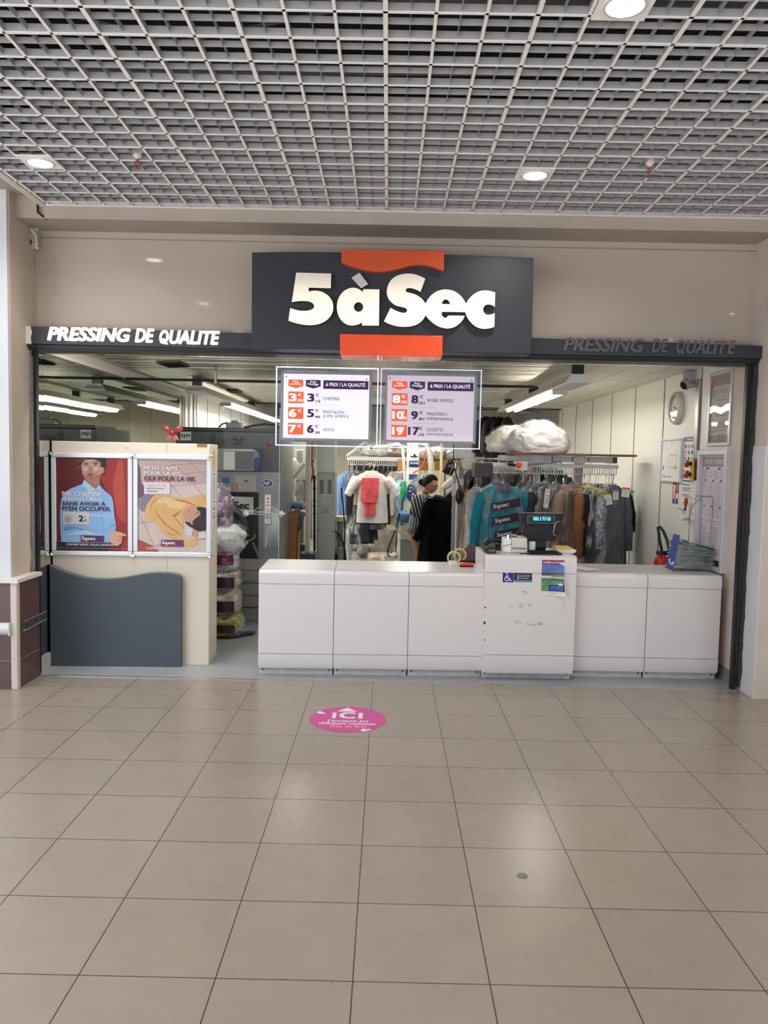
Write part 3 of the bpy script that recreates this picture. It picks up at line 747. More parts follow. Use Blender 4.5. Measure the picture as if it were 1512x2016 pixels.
# ================================================================== PRICE LIGHT BOXES
YP = 6.10
def price_panel(label, ac, fr, sc, lit, head, rows, jit=0):
    t = thing('price_sign', label, 'price sign', W((ac[0]+ac[2])/2, ac[3], YP), group='hanging price signs')
    a, c = W(ac[0], ac[3], YP), W(ac[2], ac[1], YP)
    z0, z1 = a.z, c.z
    B().box(a.x, c.x, YP, YP+0.008, z0, z1).link('acrylic_sheet', glass_mat('edge_lit_acrylic', (240, 244, 250), 0.02), t, smooth=0)
    b = B(); e = 0.0035
    me = mat('lit_acrylic_edge' if lit else 'dim_acrylic_edge', (220, 232, 255), 0.3, noise_amt=0, emit=(214, 228, 255), emit_s=1.6 if lit else 0.55)
    b.m(me).box(a.x-e, a.x+e, YP-0.002, YP+0.010, z0-e, z1+e).box(c.x-e, c.x+e, YP-0.002, YP+0.010, z0-e, z1+e).box(a.x, c.x, YP-0.002, YP+0.010, z0-e, z0+e).box(a.x, c.x, YP-0.002, YP+0.010, z1-e, z1+e)
    b.link('glowing_edge', None, t, smooth=0)
    f0, f1 = W(fr[0], fr[3], YP), W(fr[2], fr[1], YP)
    B().box(f0.x, f1.x, YP-0.012, YP, f0.z, f1.z).link('grey_frame', mat('grey_sign_frame', (150, 148, 156), 0.4, 0.2, 0.02), t, smooth=0, bevel=0.002)
    s0, s1 = W(sc[0], sc[3], YP-0.012), W(sc[2], sc[1], YP-0.012)
    ms = mat('bright_light_box', (236, 234, 248), 0.25, noise_amt=0, emit=(222, 218, 255), emit_s=0.62) if lit else mat('weak_light_box', (214, 206, 220), 0.25, noise_amt=0, emit=(222, 208, 226), emit_s=0.30)
    scr = B().m(ms).box(s0.x, s1.x, YP-0.016, YP-0.012, s0.z, s1.z).link('screen', None, t, smooth=0)
    # printed sheet
    b = B(); Y = YP-0.0165; wx, hz = s1.x-s0.x, s1.z-s0.z
    X = lambda u: s0.x+u*wx
    Z = lambda v: s1.z-v*hz
    O = mat('lit_orange_print', (240, 96, 44), 0.3, noise_amt=0, emit=(240, 88, 30), emit_s=0.42 if lit else 0.14); P = mat('lit_purple_print', (72, 28, 92), 0.3, noise_amt=0)
    Wt = mat('lit_white_print', (246, 244, 250), 0.3, noise_amt=0, emit=(240, 238, 255), emit_s=0.45)
    G = mat('lit_grey_print', (66, 62, 80), 0.3, noise_amt=0)
    def R(m, u0, u1, v0, v1, k=0): rect(b, m, Y-k*0.0007, X(u0), X(u1), Z(v1), Z(v0))
    def T(s, m, u0, u1, v0, v1, bold=0.0, k=1, **kw): text_into(b, s, m, FRONT(Y-k*0.0007), X(u0), X(u1), Z(v1), Z(v0), bold=bold, **kw)
    for m, u0, u1, w1, w2 in ((O, .055, .23, 'Prix', 'public'), (P, .258, .432, 'Prix', 'Privilège')):
        b.m(m); b.prism([(X(u0), Y, Z(.09)), (X(u1), Y, Z(.09)), (X(u1), Y, Z(.19)), (X((u0+u1)/2), Y, Z(.225)), (X(u0), Y, Z(.19))], (0, .0006, 0))
        c_ = (u0+u1)/2; T(w1, Wt, c_-.033, c_+.033, .105, .135, .02); T(w2, Wt, c_-.062, c_+.062, .14, .18, .02)
    R(P, .462, .99, .09, .225); T('6 PRIX / LA QUALITÉ', Wt, .495, .95, .115, .19, .02)
    for i, (pa, pac, pb, pbc, l1, l2) in enumerate(rows):
        v = .275+i*.245
        R(O, .055, .235, v, v+.185)
        wa = .075 if len(pa) == 1 else .115
        T(pa, Wt, .07, .07+wa, v+.035, v+.15, .045); T('€', Wt, .165, .212, v+.025, v+.075, .0)
        if pac: T(pac, Wt, .155, .225, v+.115, v+.155, .035)
        xb = .285 if len(pb) == 1 else .255
        T(pb, P, xb, xb+(.068 if len(pb) == 1 else .115), v+.03, v+.15, .045); T('€', G, .372, .42, v+.02, v+.075, .0)
        T(pbc, P, .36, .43, v+.125, v+.165, .035)
        if l2: T(l1, G, .463, .463+.027*len(l1), v+.04, v+.09, .004); T(l2, G, .463, .463+.0275*len(l2), v+.11, v+.16, .004)
        else: T(l1, G, .463, .463+.027*len(l1), v+.075, v+.125, .004)
        if i < 2: R(G, .30, .56, v+.213, v+.215)
    b.link('printed_prices', None, scr, smooth=0)
    b = B()
    for u, v in ((.03, .045), (.965, .06)): b.lathe([(0.006, 0), (0.005, -0.006), (0.001, -0.007)], (X(u), YP-0.016, Z(v)), 12, 'Y')
    b.link('fixing_stud', mat('brown_stud', (130, 96, 90), 0.5), t)
    b = B()
    for u in (a.x+0.08, c.x-0.08): b.tube([(u, YP+0.004, z1), (u, YP+0.004, ZS)], 0.0012, 5)
    b.link('hanging_wire', M_alu, t)
    return t
price_panel('lit white price sign on the left listing CHEMISE, PANTALON, VESTE prices', (543, 726, 744.5, 876), (552.5, 733.5, 733, 866), (557.5, 739, 727.5, 861.5), True, '',
            [('3', '.50', '3', '.15', 'CHEMISE', None), ('6', '', '5', '.40', 'PANTALON /', 'JUPE SIMPLE'), ('7', '', '6', '.30', 'VESTE', None)])
price_panel('dimmer white price sign on the right listing ROBE SIMPLE, MANTEAU, COUETTE prices', (748, 729.5, 948, 880), (756, 737, 940, 870.5), (760.5, 742, 934.5, 866), False, '',
            [('8', '.90', '8', '.01', 'ROBE SIMPLE', None), ('10', '.90', '9', '.81', 'MANTEAU /', 'IMPERMÉABLE'), ('19', '', '17', '.10', 'COUETTE', 'SYNTHÉTIQUE')])

# ================================================================== CREAM PARTITION WITH POSTERS
def at2(px, z, y0, s):   # partition front line
    return None
PA = math.atan2(6.30-6.175, 1.255)       # slight turn of the partition
M_cream = mat('cream_partition_laminate', (220, 208, 192), 0.5, noise_amt=0.02, noise_scale=2)
part_ = thing('partition', 'cream partition box beside the mirror carrying two advertising posters', 'partition', (-2.675, 6.19, 0), 0.05)
PM = MW[part_.name]
PL = 1.245
b = B().box(0, PL, 0, 0.38, 0.0, 1.80, PM); b.link('body', M_cream, part_, smooth=0, bevel=0.003)
b = B().box(0.905, 0.908, -0.0015, 0.002, 0.0, 1.80, PM); b.link('panel_seam', mat('cream_seam', (170, 156, 134), 0.8), part_, smooth=0)
b = B().box(PL-0.10, PL-0.02, -0.0015, 0.002, 1.775, 1.801, PM); b.link('chipped_edge', mat('chipboard', (150, 112, 70), 0.9), part_, smooth=0)
b = B()
for u in (0.235, 0.585): b.box(u, u+0.018, -0.003, 0, 1.765, 1.783, PM)
b.link('clip', M_white, part_, smooth=0)
b = B().box(PL, PL+0.003, 0.10, 0.25, 1.0, 1.42, PM)
b.m(M_paper)
# notices on the side face
def sideface(b, m, y0, y1, z0, z1, k=1):
    b.m(m).box(PL, PL+0.0006*k, y0, y1, z0, z1, PM)
b.bm.free()
def notice(name, label, y0, y1, z0, z1, items):
    b = B(); sideface(b, M_paper, y0, y1, z0, z1)
    for m, a0, a1, c0, c1_ in items: sideface(b, m, y0+(y1-y0)*a0, y0+(y1-y0)*a1, z1-(z1-z0)*c1_, z1-(z1-z0)*c0, 2)
    return tag(b.link(name, None, smooth=0), label, 'notice', 'notices on the partition end')
ln = [(M_greyink, .2, .8, v, v+.008) for v in [.15+.028*i for i in range(24)]]
notice('paper_notice', 'narrow white notice high on the end face of the cream partition', 0.12, 0.28, 1.30, 1.57, [(M_ink, .35, .7, .04, .09)]+ln+[(M_ink, .35, .65, .88, .94)])
notice('paper_notice', 'narrow white notice with an orange bar low on the end face of the partition', 0.12, 0.28, 1.02, 1.29, [(M_ink, .35, .7, .05, .12), (M_orange, .2, .8, .2, .24), (M_ink, .3, .8, .28, .31), (M_ink, .3, .8, .34, .38), (M_ink, .45, .55, .48, .5)]+[(M_greyink, .25, .75, v, v+.01) for v in [.55+.03*i for i in range(13)]])
b = B().m(mat('gold_oval', (206, 168, 78), 0.5, noise_amt=0)); b.prism([PM @ Vector((PL+0.0005, 0.2+0.045*math.cos(i*.2618), 1.68+0.085*math.sin(i*.2618))) for i in range(24)], (0.0006, 0, 0))
b.m(mat('pale_gold', (232, 214, 170), 0.5, noise_amt=0)); b.prism([PM @ Vector((PL+0.0012, 0.2+0.02*math.cos(i*.2618), 1.62+0.02*math.sin(i*.2618))) for i in range(24)], (0.0004, 0, 0))
tag(b.link('oval_sticker', None, smooth=0), 'faded gold oval sticker at the top of the end face of the partition', 'sticker')

# wavy charcoal board in front
wv = [(0, 0), (1.035, 0), (1.035, 0.735)]
top = [(1.035, 0.735), (1.00, 0.752), (0.93, 0.762), (0.85, 0.764), (0.77, 0.757), (0.68, 0.74), (0.58, 0.72), (0.48, 0.708), (0.38, 0.706), (0.28, 0.715), (0.19, 0.738), (0.09, 0.772), (0.0, 0.815)]
wob = thing('wavy_board', 'dark grey board with a wavy top edge standing on the floor before the partition', 'board', (-2.672, 6.125, 0), 0.045)
WM = MW[wob.name]
oo = [(0, 0.0), (1.035, 0.0)]+smooth_loop([(0, 0.0), (1.035, 0.0)]+top[:], 4, 50)[2:]
b = B(); b.prism([WM @ Vector((p[0], 0.0, p[1])) for p in oo], WM.to_3x3() @ Vector((0, 0.058, 0)))
b.link('board_panel', mat('blue_grey_board', (74, 82, 92), 0.5, noise_amt=0.04, noise_scale=3), wob, smooth=20, bevel=0.003)
b = B().box(0.1, 0.13, 0.0, 0.05, -0.001, 0.004, WM).box(0.9, 0.93, 0, 0.05, -0.001, 0.004, WM); b.link('foot_pad', M_black, wob, smooth=0)

# ------------------------------------------------------------------ posters
SKIN = mat('print_skin', (214, 160, 138), 0.5, noise_amt=0.04); SKIND = mat('print_skin_dark', (186, 124, 106), 0.5, noise_amt=0.03)
HAIR = mat('print_hair', (60, 48, 46), 0.6, noise_amt=0.2, noise_scale=60)
def poster(name, label, u0, u1, draw):
    t = thing(name, label, 'poster', PM @ Vector(((u0+u1)/2, 0, 0.9)), 0.05, 'framed posters on the partition')
    b = B(); z0, z1 = 0.888, 1.708; w = 0.038
    prof = lambda a0, a1, c0, c1_: b.box(a0, a1, -0.022, 0.0, c0, c1_, PM)
    prof(u0, u0+w, z0+w, z1-w); prof(u1-w, u1, z0+w, z1-w); prof(u0, u1, z0, z0+w); prof(u0, u1, z1-w, z1)
    b.link('snap_frame', mat('silver_snap_frame', (214, 216, 222), 0.35, 0.35, 0.02), t, smooth=0, bevel=0.006)
    b = B()
    for uu in (u0+.008, u1-.008):
        for zz in (z0+.008, z1-.008): b.lathe([(0.014, 0), (0.014, -0.03), (0.010, -0.034)], PM @ Vector((uu, 0, zz)), 12, 'Y')
    b.link('corner_cap', M_chrome, t)
    b = B(); a0, a1, c0, c1_ = u0+w-.004, u1-w+.004, z0+w-.004, z1-w+.004
    fr = (PM @ Vector((a0, -0.006, c0)), PM.to_3x3() @ Vector((1, 0, 0)), Vector((0, 0, 1)), PM.to_3x3() @ Vector((0, -1, 0)))
    Wd, Hd = a1-a0, c1_-c0
    st = [0]
    def S(m, pts, sm=True):
        pp = smooth_loop(pts, 4, 50) if sm else pts
        st[0] += 1; d = 0.00022*st[0]; o, U, V, N = fr
        pp = [(min(max(p[0], 0), 1), min(max(p[1], 0), 1)) for p in pp]
        b.m(m).poly([o+U*(p[0]*Wd)+V*((1-p[1])*Hd)+N*d for p in pp])
    def Tx(s, m, x0, x1, y0, y1, bold=0.03, **k):
        st[0] += 1; d = 0.00022*st[0]; o, U, V, N = fr
        text_into(b, s, m, (o+N*d, U, V, N), x0*Wd, x1*Wd, (1-y1)*Hd, (1-y0)*Hd, bold=bold, **k)
    draw(S, Tx)
    pr = b.link('print', None, t, smooth=0, recalc=False)
    b = B().box(a0, a1, -0.0145, -0.0135, c0, c1_, PM); b.link('clear_cover', glass_mat('poster_cover', (252, 252, 252), 0.0), t, smooth=0)
    return t
def Rc(x0, y0, x1, y1): return [(x0, y0), (x1, y0), (x1, y1), (x0, y1)]
def draw_shirt(S, T):
    def q(pts): return [((x-105)/1255, (y-175)/1665) for x, y in pts]
    S(mat('print_dark_red', (112, 28, 34), 0.5, noise_amt=0.06), Rc(0, 0, 1, 1), False)
    S(mat('print_red', (172, 46, 40), 0.5, noise_amt=0.08), q([(800, 150), (1400, 150), (1400, 1840), (1250, 1840), (1150, 1500), (1000, 800), (860, 500)]), False)
    S(mat('print_red_light', (196, 78, 58), 0.5, noise_amt=0.12), q([(1190, 200), (1260, 180), (1290, 600), (1310, 1000), (1330, 1330), (1180, 1220), (1120, 900), (1090, 640)]))
    S(HAIR, q([(490, 175), (960, 175), (975, 300), (955, 430), (900, 480), (860, 420), (560, 330), (540, 380), (490, 300)]))
    S(SKIND, q([(600, 560), (860, 460), (860, 640), (830, 715), (760, 720), (640, 640)]))
    S(SKIN, q([(550, 215), (660, 190), (800, 200), (868, 250), (885, 400), (862, 500), (800, 600), (740, 612), (650, 570), (580, 500), (552, 400), (545, 300)]))
    S(SKIN, q([(880, 340), (935, 350), (940, 430), (890, 470)]))
    S(SKIND, q([(580, 470), (650, 560), (740, 610), (800, 595), (860, 490), (840, 470), (760, 490), (700, 470), (640, 480)]))
    S(mat('print_lips', (176, 88, 86), 0.5, noise_amt=0), q([(640, 488), (700, 480), (770, 484), (730, 502), (680, 502)]))
    S(HAIR, q([(575, 290), (640, 275), (665, 292), (620, 300)])); S(HAIR, q([(735, 280), (800, 268), (845, 285), (790, 292)]))
    S(HAIR, q([(590, 312), (625, 306), (645, 316), (615, 322)])); S(HAIR, q([(755, 306), (790, 300), (812, 312), (780, 316)]))
    S(SKIND, q([(690, 300), (735, 400), (720, 425), (680, 420), (690, 380)]))
    S(HAIR, q([(545, 190), (620, 175), (860, 175), (880, 260), (820, 215), (700, 205), (600, 225), (552, 300)]))
    HL = mat('print_hair_light', (104, 84, 78), .6, noise_amt=.2, noise_scale=60)
    rs = random.Random(2)
    for cx_, cy_, r_ in ((500, 235, 38), (520, 290, 34), (515, 345, 30), (560, 205, 36), (610, 192, 30), (680, 190, 26), (760, 190, 28), (840, 195, 38), (900, 215, 42), (930, 270, 40), (945, 330, 36), (945, 390, 32), (935, 440, 24), (890, 280, 26), (585, 235, 18), (830, 232, 20)):
        S(HAIR if rs.random() < .6 else HL, q([(cx_+r_*math.cos(k*.785)*(.8+.4*rs.random()), cy_+r_*math.sin(k*.785)*(.8+.4*rs.random())) for k in range(8)]))
    SKL = mat('print_skin_light', (232, 190, 172), .5, noise_amt=.03)
    S(SKL, q([(600, 330), (660, 345), (670, 400), (620, 430), (585, 390)])); S(SKL, q([(770, 345), (840, 335), (855, 390), (800, 430), (765, 400)])); S(SKL, q([(620, 225), (700, 212), (790, 220), (720, 250), (640, 255)]))
    S(SKIN, q([(885, 345), (935, 350), (942, 425), (905, 465)])); S(SKIND, q([(905, 365), (925, 370), (925, 420), (908, 430)]))
    S(mat('print_beard', (150, 104, 90), .5, noise_amt=.3, noise_scale=120), q([(655, 455), (700, 445), (760, 455), (800, 470), (760, 470), (700, 468), (660, 478)])); S(mat('print_beard', (150, 104, 90), .5), q([(690, 515), (730, 520), (715, 555), (695, 545)]))
    S(mat('print_eye_white', (226, 216, 210), .5, noise_amt=0), q([(598, 300), (640, 296), (650, 308), (612, 316)])); S(mat('print_eye_white', (226, 216, 210), .5), q([(752, 298), (800, 292), (812, 304), (770, 312)])); S(HAIR, q([(620, 297), (640, 297), (640, 314), (620, 314)])); S(HAIR, q([(778, 293), (798, 293), (798, 310), (778, 310)]))
    BL = mat('print_blue_shirt', (136, 180, 226), 0.5, noise_amt=0.10, noise_scale=8); BD = mat('print_blue_fold', (98, 146, 206), 0.5, noise_amt=0.06); BP = mat('print_blue_pale', (170, 200, 232), 0.5, noise_amt=0.05)
    S(BL, q([(600, 565), (700, 660), (800, 725), (860, 650), (960, 760), (1060, 850), (1100, 960), (1120, 1200), (1150, 1380), (1130, 1480), (1030, 1500), (1030, 1680), (250, 1680), (200, 1620), (180, 1400), (190, 1000), (250, 830), (350, 740), (480, 680), (570, 640)]))
    S(BP, q([(600, 565), (690, 650), (790, 740), (690, 790), (640, 740), (560, 660)])); S(BP, q([(855, 640), (880, 770), (820, 740)]))
    S(BD, q([(820, 735), (875, 770), (850, 775)])); S(BD, q([(895, 1120), (905, 1120), (932, 1500), (925, 1500)]), False)
    S(BP, q([(680, 1200), (760, 1165), (1020, 1215), (1020, 1222), (690, 1215)])); S(BD, q([(220, 1420), (420, 1400), (700, 1480), (860, 1520), (640, 1500), (460, 1440), (260, 1480)]))
    S(BD, q([(1040, 1360), (1140, 1340), (1140, 1365), (1050, 1380)])); S(BP, q([(260, 1560), (600, 1460), (900, 1560), (560, 1540)]))
    S(SKIN, q([(1030, 1500), (1130, 1470), (1230, 1490), (1320, 1520), (1330, 1555), (1250, 1560), (1255, 1620), (1240, 1690), (1160, 1720), (1060, 1680), (1030, 1640)]))
    S(SKIND, q([(1180, 1560), (1270, 1570), (1265, 1580), (1190, 1575)])); S(SKIND, q([(1160, 1620), (1250, 1625), (1245, 1635), (1165, 1635)]))
    S(mat('print_night', (38, 22, 38), 0.5, noise_amt=0.05), q([(105, 1690), (950, 1690), (1000, 1840), (105, 1840)]), False)
    Wp = mat('print_pale', (216, 210, 214), 0.5, noise_amt=0); Pp = mat('print_plum', (64, 34, 70), 0.5, noise_amt=0)
    def L(s, m, x0, x1, y0, y1, bo=.035):
        a = q([(x0, y0)])[0]; c = q([(x1, y1)])[0]; T(s, m, a[0], c[0], a[1], c[1], bo)
    L('MA CHEMISE', Wp, 222, 895, 780, 858); L('IRRÉSISTIBLE,', Wp, 222, 935, 862, 945); L('SANS AVOIR À', Pp, 222, 970, 948, 1025); L("M'EN OCCUPER.", Pp, 222, 1062, 1042, 1118)
    S(mat('print_tag_grey', (204, 202, 206), 0.5, noise_amt=0), q(Rc(232, 1140, 685, 1360)), False)
    S(M_greyink, q(Rc(464, 1180, 467, 1330)), False)
    L('2', M_ink, 508, 580, 1205, 1308, .04); L('€', M_ink, 598, 622, 1215, 1245, 0); L('.50', M_ink, 585, 640, 1270, 1306, .02)
    L('TOUT À LA', M_greyink, 265, 378, 1188, 1204, 0); L('CHEMISE AVEC', M_greyink, 265, 425, 1216, 1234, 0); L('REPASSAGE', M_ink, 265, 375, 1246, 1264, .02); L('SANS RDV', M_ink, 265, 405, 1276, 1293, .02); L('SOIGNÉ', M_ink, 265, 350, 1304, 1322, .02)
    S(M_purple, q(Rc(538, 1556, 942, 1670)), False); S(M_orange, q(Rc(612, 1600, 652, 1668)), False); L('5asec', M_lettw, 556, 795, 1575, 1635, .02)
    L('COMME NEUF, PLUS LONGTEMPS', Wp, 285, 1200, 1700, 1740, .025); S(Wp, q(Rc(130, 1782, 1350, 1785)), False)
poster('framed_poster', 'framed poster of a man in a light blue shirt on red, left on the partition', 0.0, 0.638, draw_shirt)
def draw_rug(S, T):
    def q(pts): return [((x-125)/1100, (y-185)/1480) for x, y in pts]
    RG = mat('print_rug', (222, 204, 196), 0.5, noise_amt=0.05, noise_scale=12); RL = mat('print_rug_line', (196, 148, 122), 0.5, noise_amt=0)
    S(mat('print_rug_top', (206, 180, 174), 0.5, noise_amt=0.03), Rc(0, 0, 1, 1), False); S(RG, q([(125, 560), (1225, 560), (1225, 1665), (125, 1665)]), False)
    def line(a, c, w=9):
        d = Vector((c[0]-a[0], c[1]-a[1])); n = Vector((-d.y, d.x)).normalized()*w/2
        S(RL, q([(a[0]+n.x, a[1]+n.y), (c[0]+n.x, c[1]+n.y), (c[0]-n.x, c[1]-n.y), (a[0]-n.x, a[1]-n.y)]), False)
    for a, c in (((330, 200), (420, 330)), ((600, 200), (900, 440)), ((920, 210), (1225, 450)), ((420, 330), (840, 800)), ((1000, 560), (1170, 760)), ((640, 610), (1225, 550)), ((480, 300), (1225, 225)), ((860, 410), (1225, 370)), ((150, 1040), (380, 1560)), ((140, 1210), (390, 1165)), ((1085, 1450), (1225, 1435)), ((390, 1565), (520, 1530))): line(a, c)
    S(mat('print_taupe', (118, 96, 100), 0.5, noise_amt=0.04), q([(125, 260), (165, 330), (185, 560), (240, 620), (235, 760), (125, 830)]))
    S(mat('print_grey_trousers', (150, 136, 152), 0.5, noise_amt=0.05), q([(235, 755), (420, 760), (330, 860), (260, 960), (235, 1030), (170, 1000), (140, 920), (145, 850)]))
    S(mat('print_terracotta', (186, 92, 68), 0.5, noise_amt=0.05), q([(125, 1455), (250, 1510), (370, 1570), (480, 1665), (125, 1665)]))
    YE = mat('print_yellow_jumper', (232, 186, 122), 0.5, noise_amt=0.05, noise_scale=8); YD = mat('print_ochre_fold', (198, 128, 72), 0.5, noise_amt=0.05); YP_ = mat('print_yellow_pale', (240, 206, 152), 0.5, noise_amt=0.03)
    S(YE, q([(420, 755), (620, 765), (860, 790), (1040, 760), (1150, 730), (1225, 740), (1225, 980), (1060, 960), (960, 960), (870, 980), (850, 1180), (850, 1290), (830, 1400), (900, 1470), (1080, 1420), (1060, 1520), (960, 1600), (900, 1620), (850, 1480), (640, 1430), (500, 1320), (380, 1170), (240, 1120), (250, 960), (330, 830)]))
    S(YP_, q([(440, 800), (700, 800), (900, 870), (820, 960), (640, 960), (560, 880), (450, 900)]))
    S(YD, q([(520, 775), (400, 850), (345, 930), (345, 1010), (380, 1080), (340, 1000), (330, 930), (390, 840)]))
    S(YD, q([(415, 930), (440, 1050), (600, 1230), (760, 1330), (820, 1400), (720, 1330), (560, 1220), (430, 1060)]))
    S(YD, q([(840, 980), (700, 1060), (670, 1085), (720, 1110), (840, 1240), (860, 1280), (800, 1200), (700, 1100), (760, 1060)]))
    S(YD, q([(500, 1260), (600, 1350), (760, 1400), (620, 1370)])); S(YD, q([(650, 810), (830, 830), (990, 880), (1080, 950), (960, 890), (800, 850)])); S(YD, q([(1150, 740), (1190, 800), (1120, 880), (1180, 810)]))
    S(SKIN, q([(1000, 1290), (1090, 1300), (1080, 1400), (1020, 1410), (1000, 1360)]))
    S(mat('print_fluff', (230, 220, 218), 0.5, noise_amt=0.04), q([(905, 1230), (1000, 1290), (985, 1400), (900, 1380)])); S(mat('print_fluff', (230, 220, 218), 0.5), q([(1090, 1330), (1180, 1310), (1225, 1420), (1090, 1440)]))
    HR = mat('print_black_hair', (58, 50, 58), 0.6, noise_amt=0.15, noise_scale=50)
    S(HR, q([(1060, 930), (1180, 940), (1225, 1000), (1225, 1300), (1100, 1320), (1000, 1270), (900, 1210), (880, 1170), (1000, 1100), (1090, 1060)]))
    S(SKIN, q([(860, 990), (940, 930), (980, 900), (1040, 960), (1120, 1010), (1110, 1060), (1040, 1120), (980, 1170), (900, 1170), (860, 1120), (850, 1050)]))
    S(mat('print_lips', (176, 88, 86), 0.5), q([(925, 965), (945, 985), (935, 1010), (928, 990)])); S(HR, q([(1030, 1035), (1055, 1045), (1040, 1060)])); S(HR, q([(1075, 950), (1110, 970), (1140, 960), (1110, 950)])); S(HR, q([(1060, 1020), (1090, 1010), (1100, 1022), (1075, 1030)]))
    S(SKIN, q([(950, 1170), (990, 1165), (1010, 1200), (985, 1220)]))
    Wp = mat('print_pale_lilac', (228, 216, 222), 0.5, noise_amt=0); Pm = mat('print_plum_red', (122, 52, 82), 0.5, noise_amt=0)
    def L(s, m, x0, x1, y0, y1, bo=.035):
        a = q([(x0, y0)])[0]; c = q([(x1, y1)])[0]; T(s, m, a[0], c[0], a[1], c[1], bo)
    L('MON TAPIS', Wp, 232, 760, 300, 365); L('POUR LA VIE,', Wp, 232, 835, 380, 450); L('OUI POUR LA VIE.', Pm, 236, 1050, 460, 530)
    S(mat('print_tag_pale', (216, 204, 210), 0.5, noise_amt=0), q(Rc(230, 560, 640, 740)), False)
    L('LOUISE ET SON TAPIS', M_greyink, 278, 580, 590, 620, 0); L('NETTOYÉ, RAVIVÉ,', M_ink, 278, 555, 635, 668, .015); L('IMMACULÉ.', M_ink, 278, 450, 680, 708, .015)
    S(mat('print_plum_logo', (106, 52, 100), 0.5, noise_amt=0), q(Rc(500, 1462, 855, 1568)), False); S(M_orange, q(Rc(562, 1535, 605, 1566)), False); L('5asec', M_lettw, 516, 722, 1482, 1532, .02)
    L('COMME NEUF, PLUS LONGTEMPS', Wp, 275, 1075, 1582, 1625, .025)
poster('framed_poster', 'framed poster of a person in a yellow jumper on a rug, right on the partition', 0.642, 1.262, draw_rug)

# red bow on the partition
bow = thing('ribbon_bow', 'red fabric ribbon bow standing on top of the partition against the mirror', 'bow', W(340, 868, 6.45))
RB = mat('red_ribbon', (116, 18, 22), 0.5, noise_amt=0.1, bump=0.2); Yb = 6.45
for s in (-1, 1):
    c = W(340, 851, Yb); lo = []
    for i in range(13):
        a = i/12; r = 0.006+0.022*math.sin(math.pi*min(1, a*1.05))
        x = c.x+s*(0.004+0.085*a); z = c.z+0.018*math.sin(a*math.pi*.9)+(0.02*a)
        lo.append([Vector((x, Yb+0.03*math.cos(k*.7854)*math.sin(math.pi*a*.96+.1), z+r*math.sin(k*.7854))) for k in range(8)])
    B().loft(lo).link('loop', RB, bow)
    e = W(340+s*9, 868, Yb); t0 = W(340+s*2, 853, Yb)
    b = B().prism([t0+Vector((-0.016, 0, 0)), t0+Vector((0.016, 0, 0)), (e.x+0.022, Yb-.02, e.z+.002), (e.x, Yb-.02, e.z+0.012), (e.x-0.022, Yb-.02, e.z+.002)], (0, 0.006, 0)); b.link('tail', RB, bow)
B().blob(W(340, 852, Yb), (0.018, 0.02, 0.02), 12, 8).link('knot', RB, bow)
# ================================================================== COUNTER
M_lam = mat('white_counter_laminate', (228, 222, 222), 0.28, noise_amt=0.015, noise_scale=2, spec=0.45)
M_top = mat('pale_grey_counter_top', (206, 205, 204), 0.3, noise_amt=0.03, noise_scale=5)
M_kick = mat('scuffed_kick_plate', (196, 190, 188), 0.4, noise_amt=0.15, noise_scale=18)
M_gap = mat('dark_gap', (40, 38, 40), 0.9)
def counter_unit(label, x0, y0, x1, y1, h, dep, gl='counter units', lh=0.105, bh=0.115, recess=0.04):
    d = Vector((x1-x0, y1-y0, 0)); w = d.length-0.004; a = math.atan2(d.y, d.x)
    t = thing('counter_unit', label, 'counter', (x0, y0, 0), a, gl)
    M = MW[t.name]; k = 0.055
    # body
    B().box(0.010, w-0.010, 0.012, dep, k, h-0.03, M).link('carcass', M_gap, t, smooth=0)
    for u in (0.0, w-0.009): B().box(u, u+0.009, 0.022, dep, k, h-0.032, M).link('side_panel', M_lam, t, smooth=0)
    # front panel
    B().box(0, w, 0, 0.02, k+bh+0.003, h-lh-0.003, M).link('front_panel', M_lam, t, smooth=0, bevel=0.002)
    # lower rounded rail
    b = B(); pr = [(0.012, k), (0.0, k+0.03), (-0.002, k+bh), (0.02, k+bh), (0.03, k)]
    b.prism([M @ Vector((0, p[0], p[1])) for p in pr], M.to_3x3() @ Vector((w, 0, 0))); b.link('lower_rail', M_lam, t, smooth=50)
    # worktop with rounded front edge
    b = B(); r = 0.035
    pr = [(0.0, h-lh)]+[(r-r*math.cos(math.radians(q)), h-r+r*math.sin(math.radians(q))) for q in range(0, 91, 15)]+[(dep, h), (dep, h-0.03), (0.03, h-0.03), (0.03, h-lh)]
    b.prism([M @ Vector((0, p[0]-0.002, p[1])) for p in pr], M.to_3x3() @ Vector((w, 0, 0))); o = b.link('worktop', M_lam, t, smooth=50)
    B().box(0.002, w-0.002, r+0.004, dep-0.002, h-0.002, h+0.0008, M).link('top_sheet', M_top, t, smooth=0)
    b = B().box(0.004, w-0.004, recess, recess+0.015, 0, k, M); b.link('kick_plate', M_kick, t, smooth=0)
    b = B()
    for u in (0.03, w-0.03): b.lathe([(0.007, 0.0), (0.006, -0.003)], M @ Vector((u, recess, 0.035)), 10, 'Y')
    b.link('screws', M_ink, t)
    return t
ys = lambda x: 5.995+0.03*(x+0.98)
xs = [-0.985, -0.397, 0.187, 0.775]
for i, nm in enumerate(('white counter unit at the left end beside the entrance', 'white counter unit second from the left end of the counter', 'white counter unit directly left of the tall till unit')):
    counter_unit(nm, xs[i], ys(xs[i]), xs[i+1], ys(xs[i+1]), 0.83, 0.66)
tall = counter_unit('taller white till unit with a poster and stickers, standing between the lower counter units', 0.768, 5.985, 1.485, 6.0, 0.985, 0.56, 'counter units', 0.135, 0.145, 0.075)
counter_unit('white counter unit directly right of the tall till unit', 1.49, 6.105, 2.075, 6.11, 0.84, 0.60)
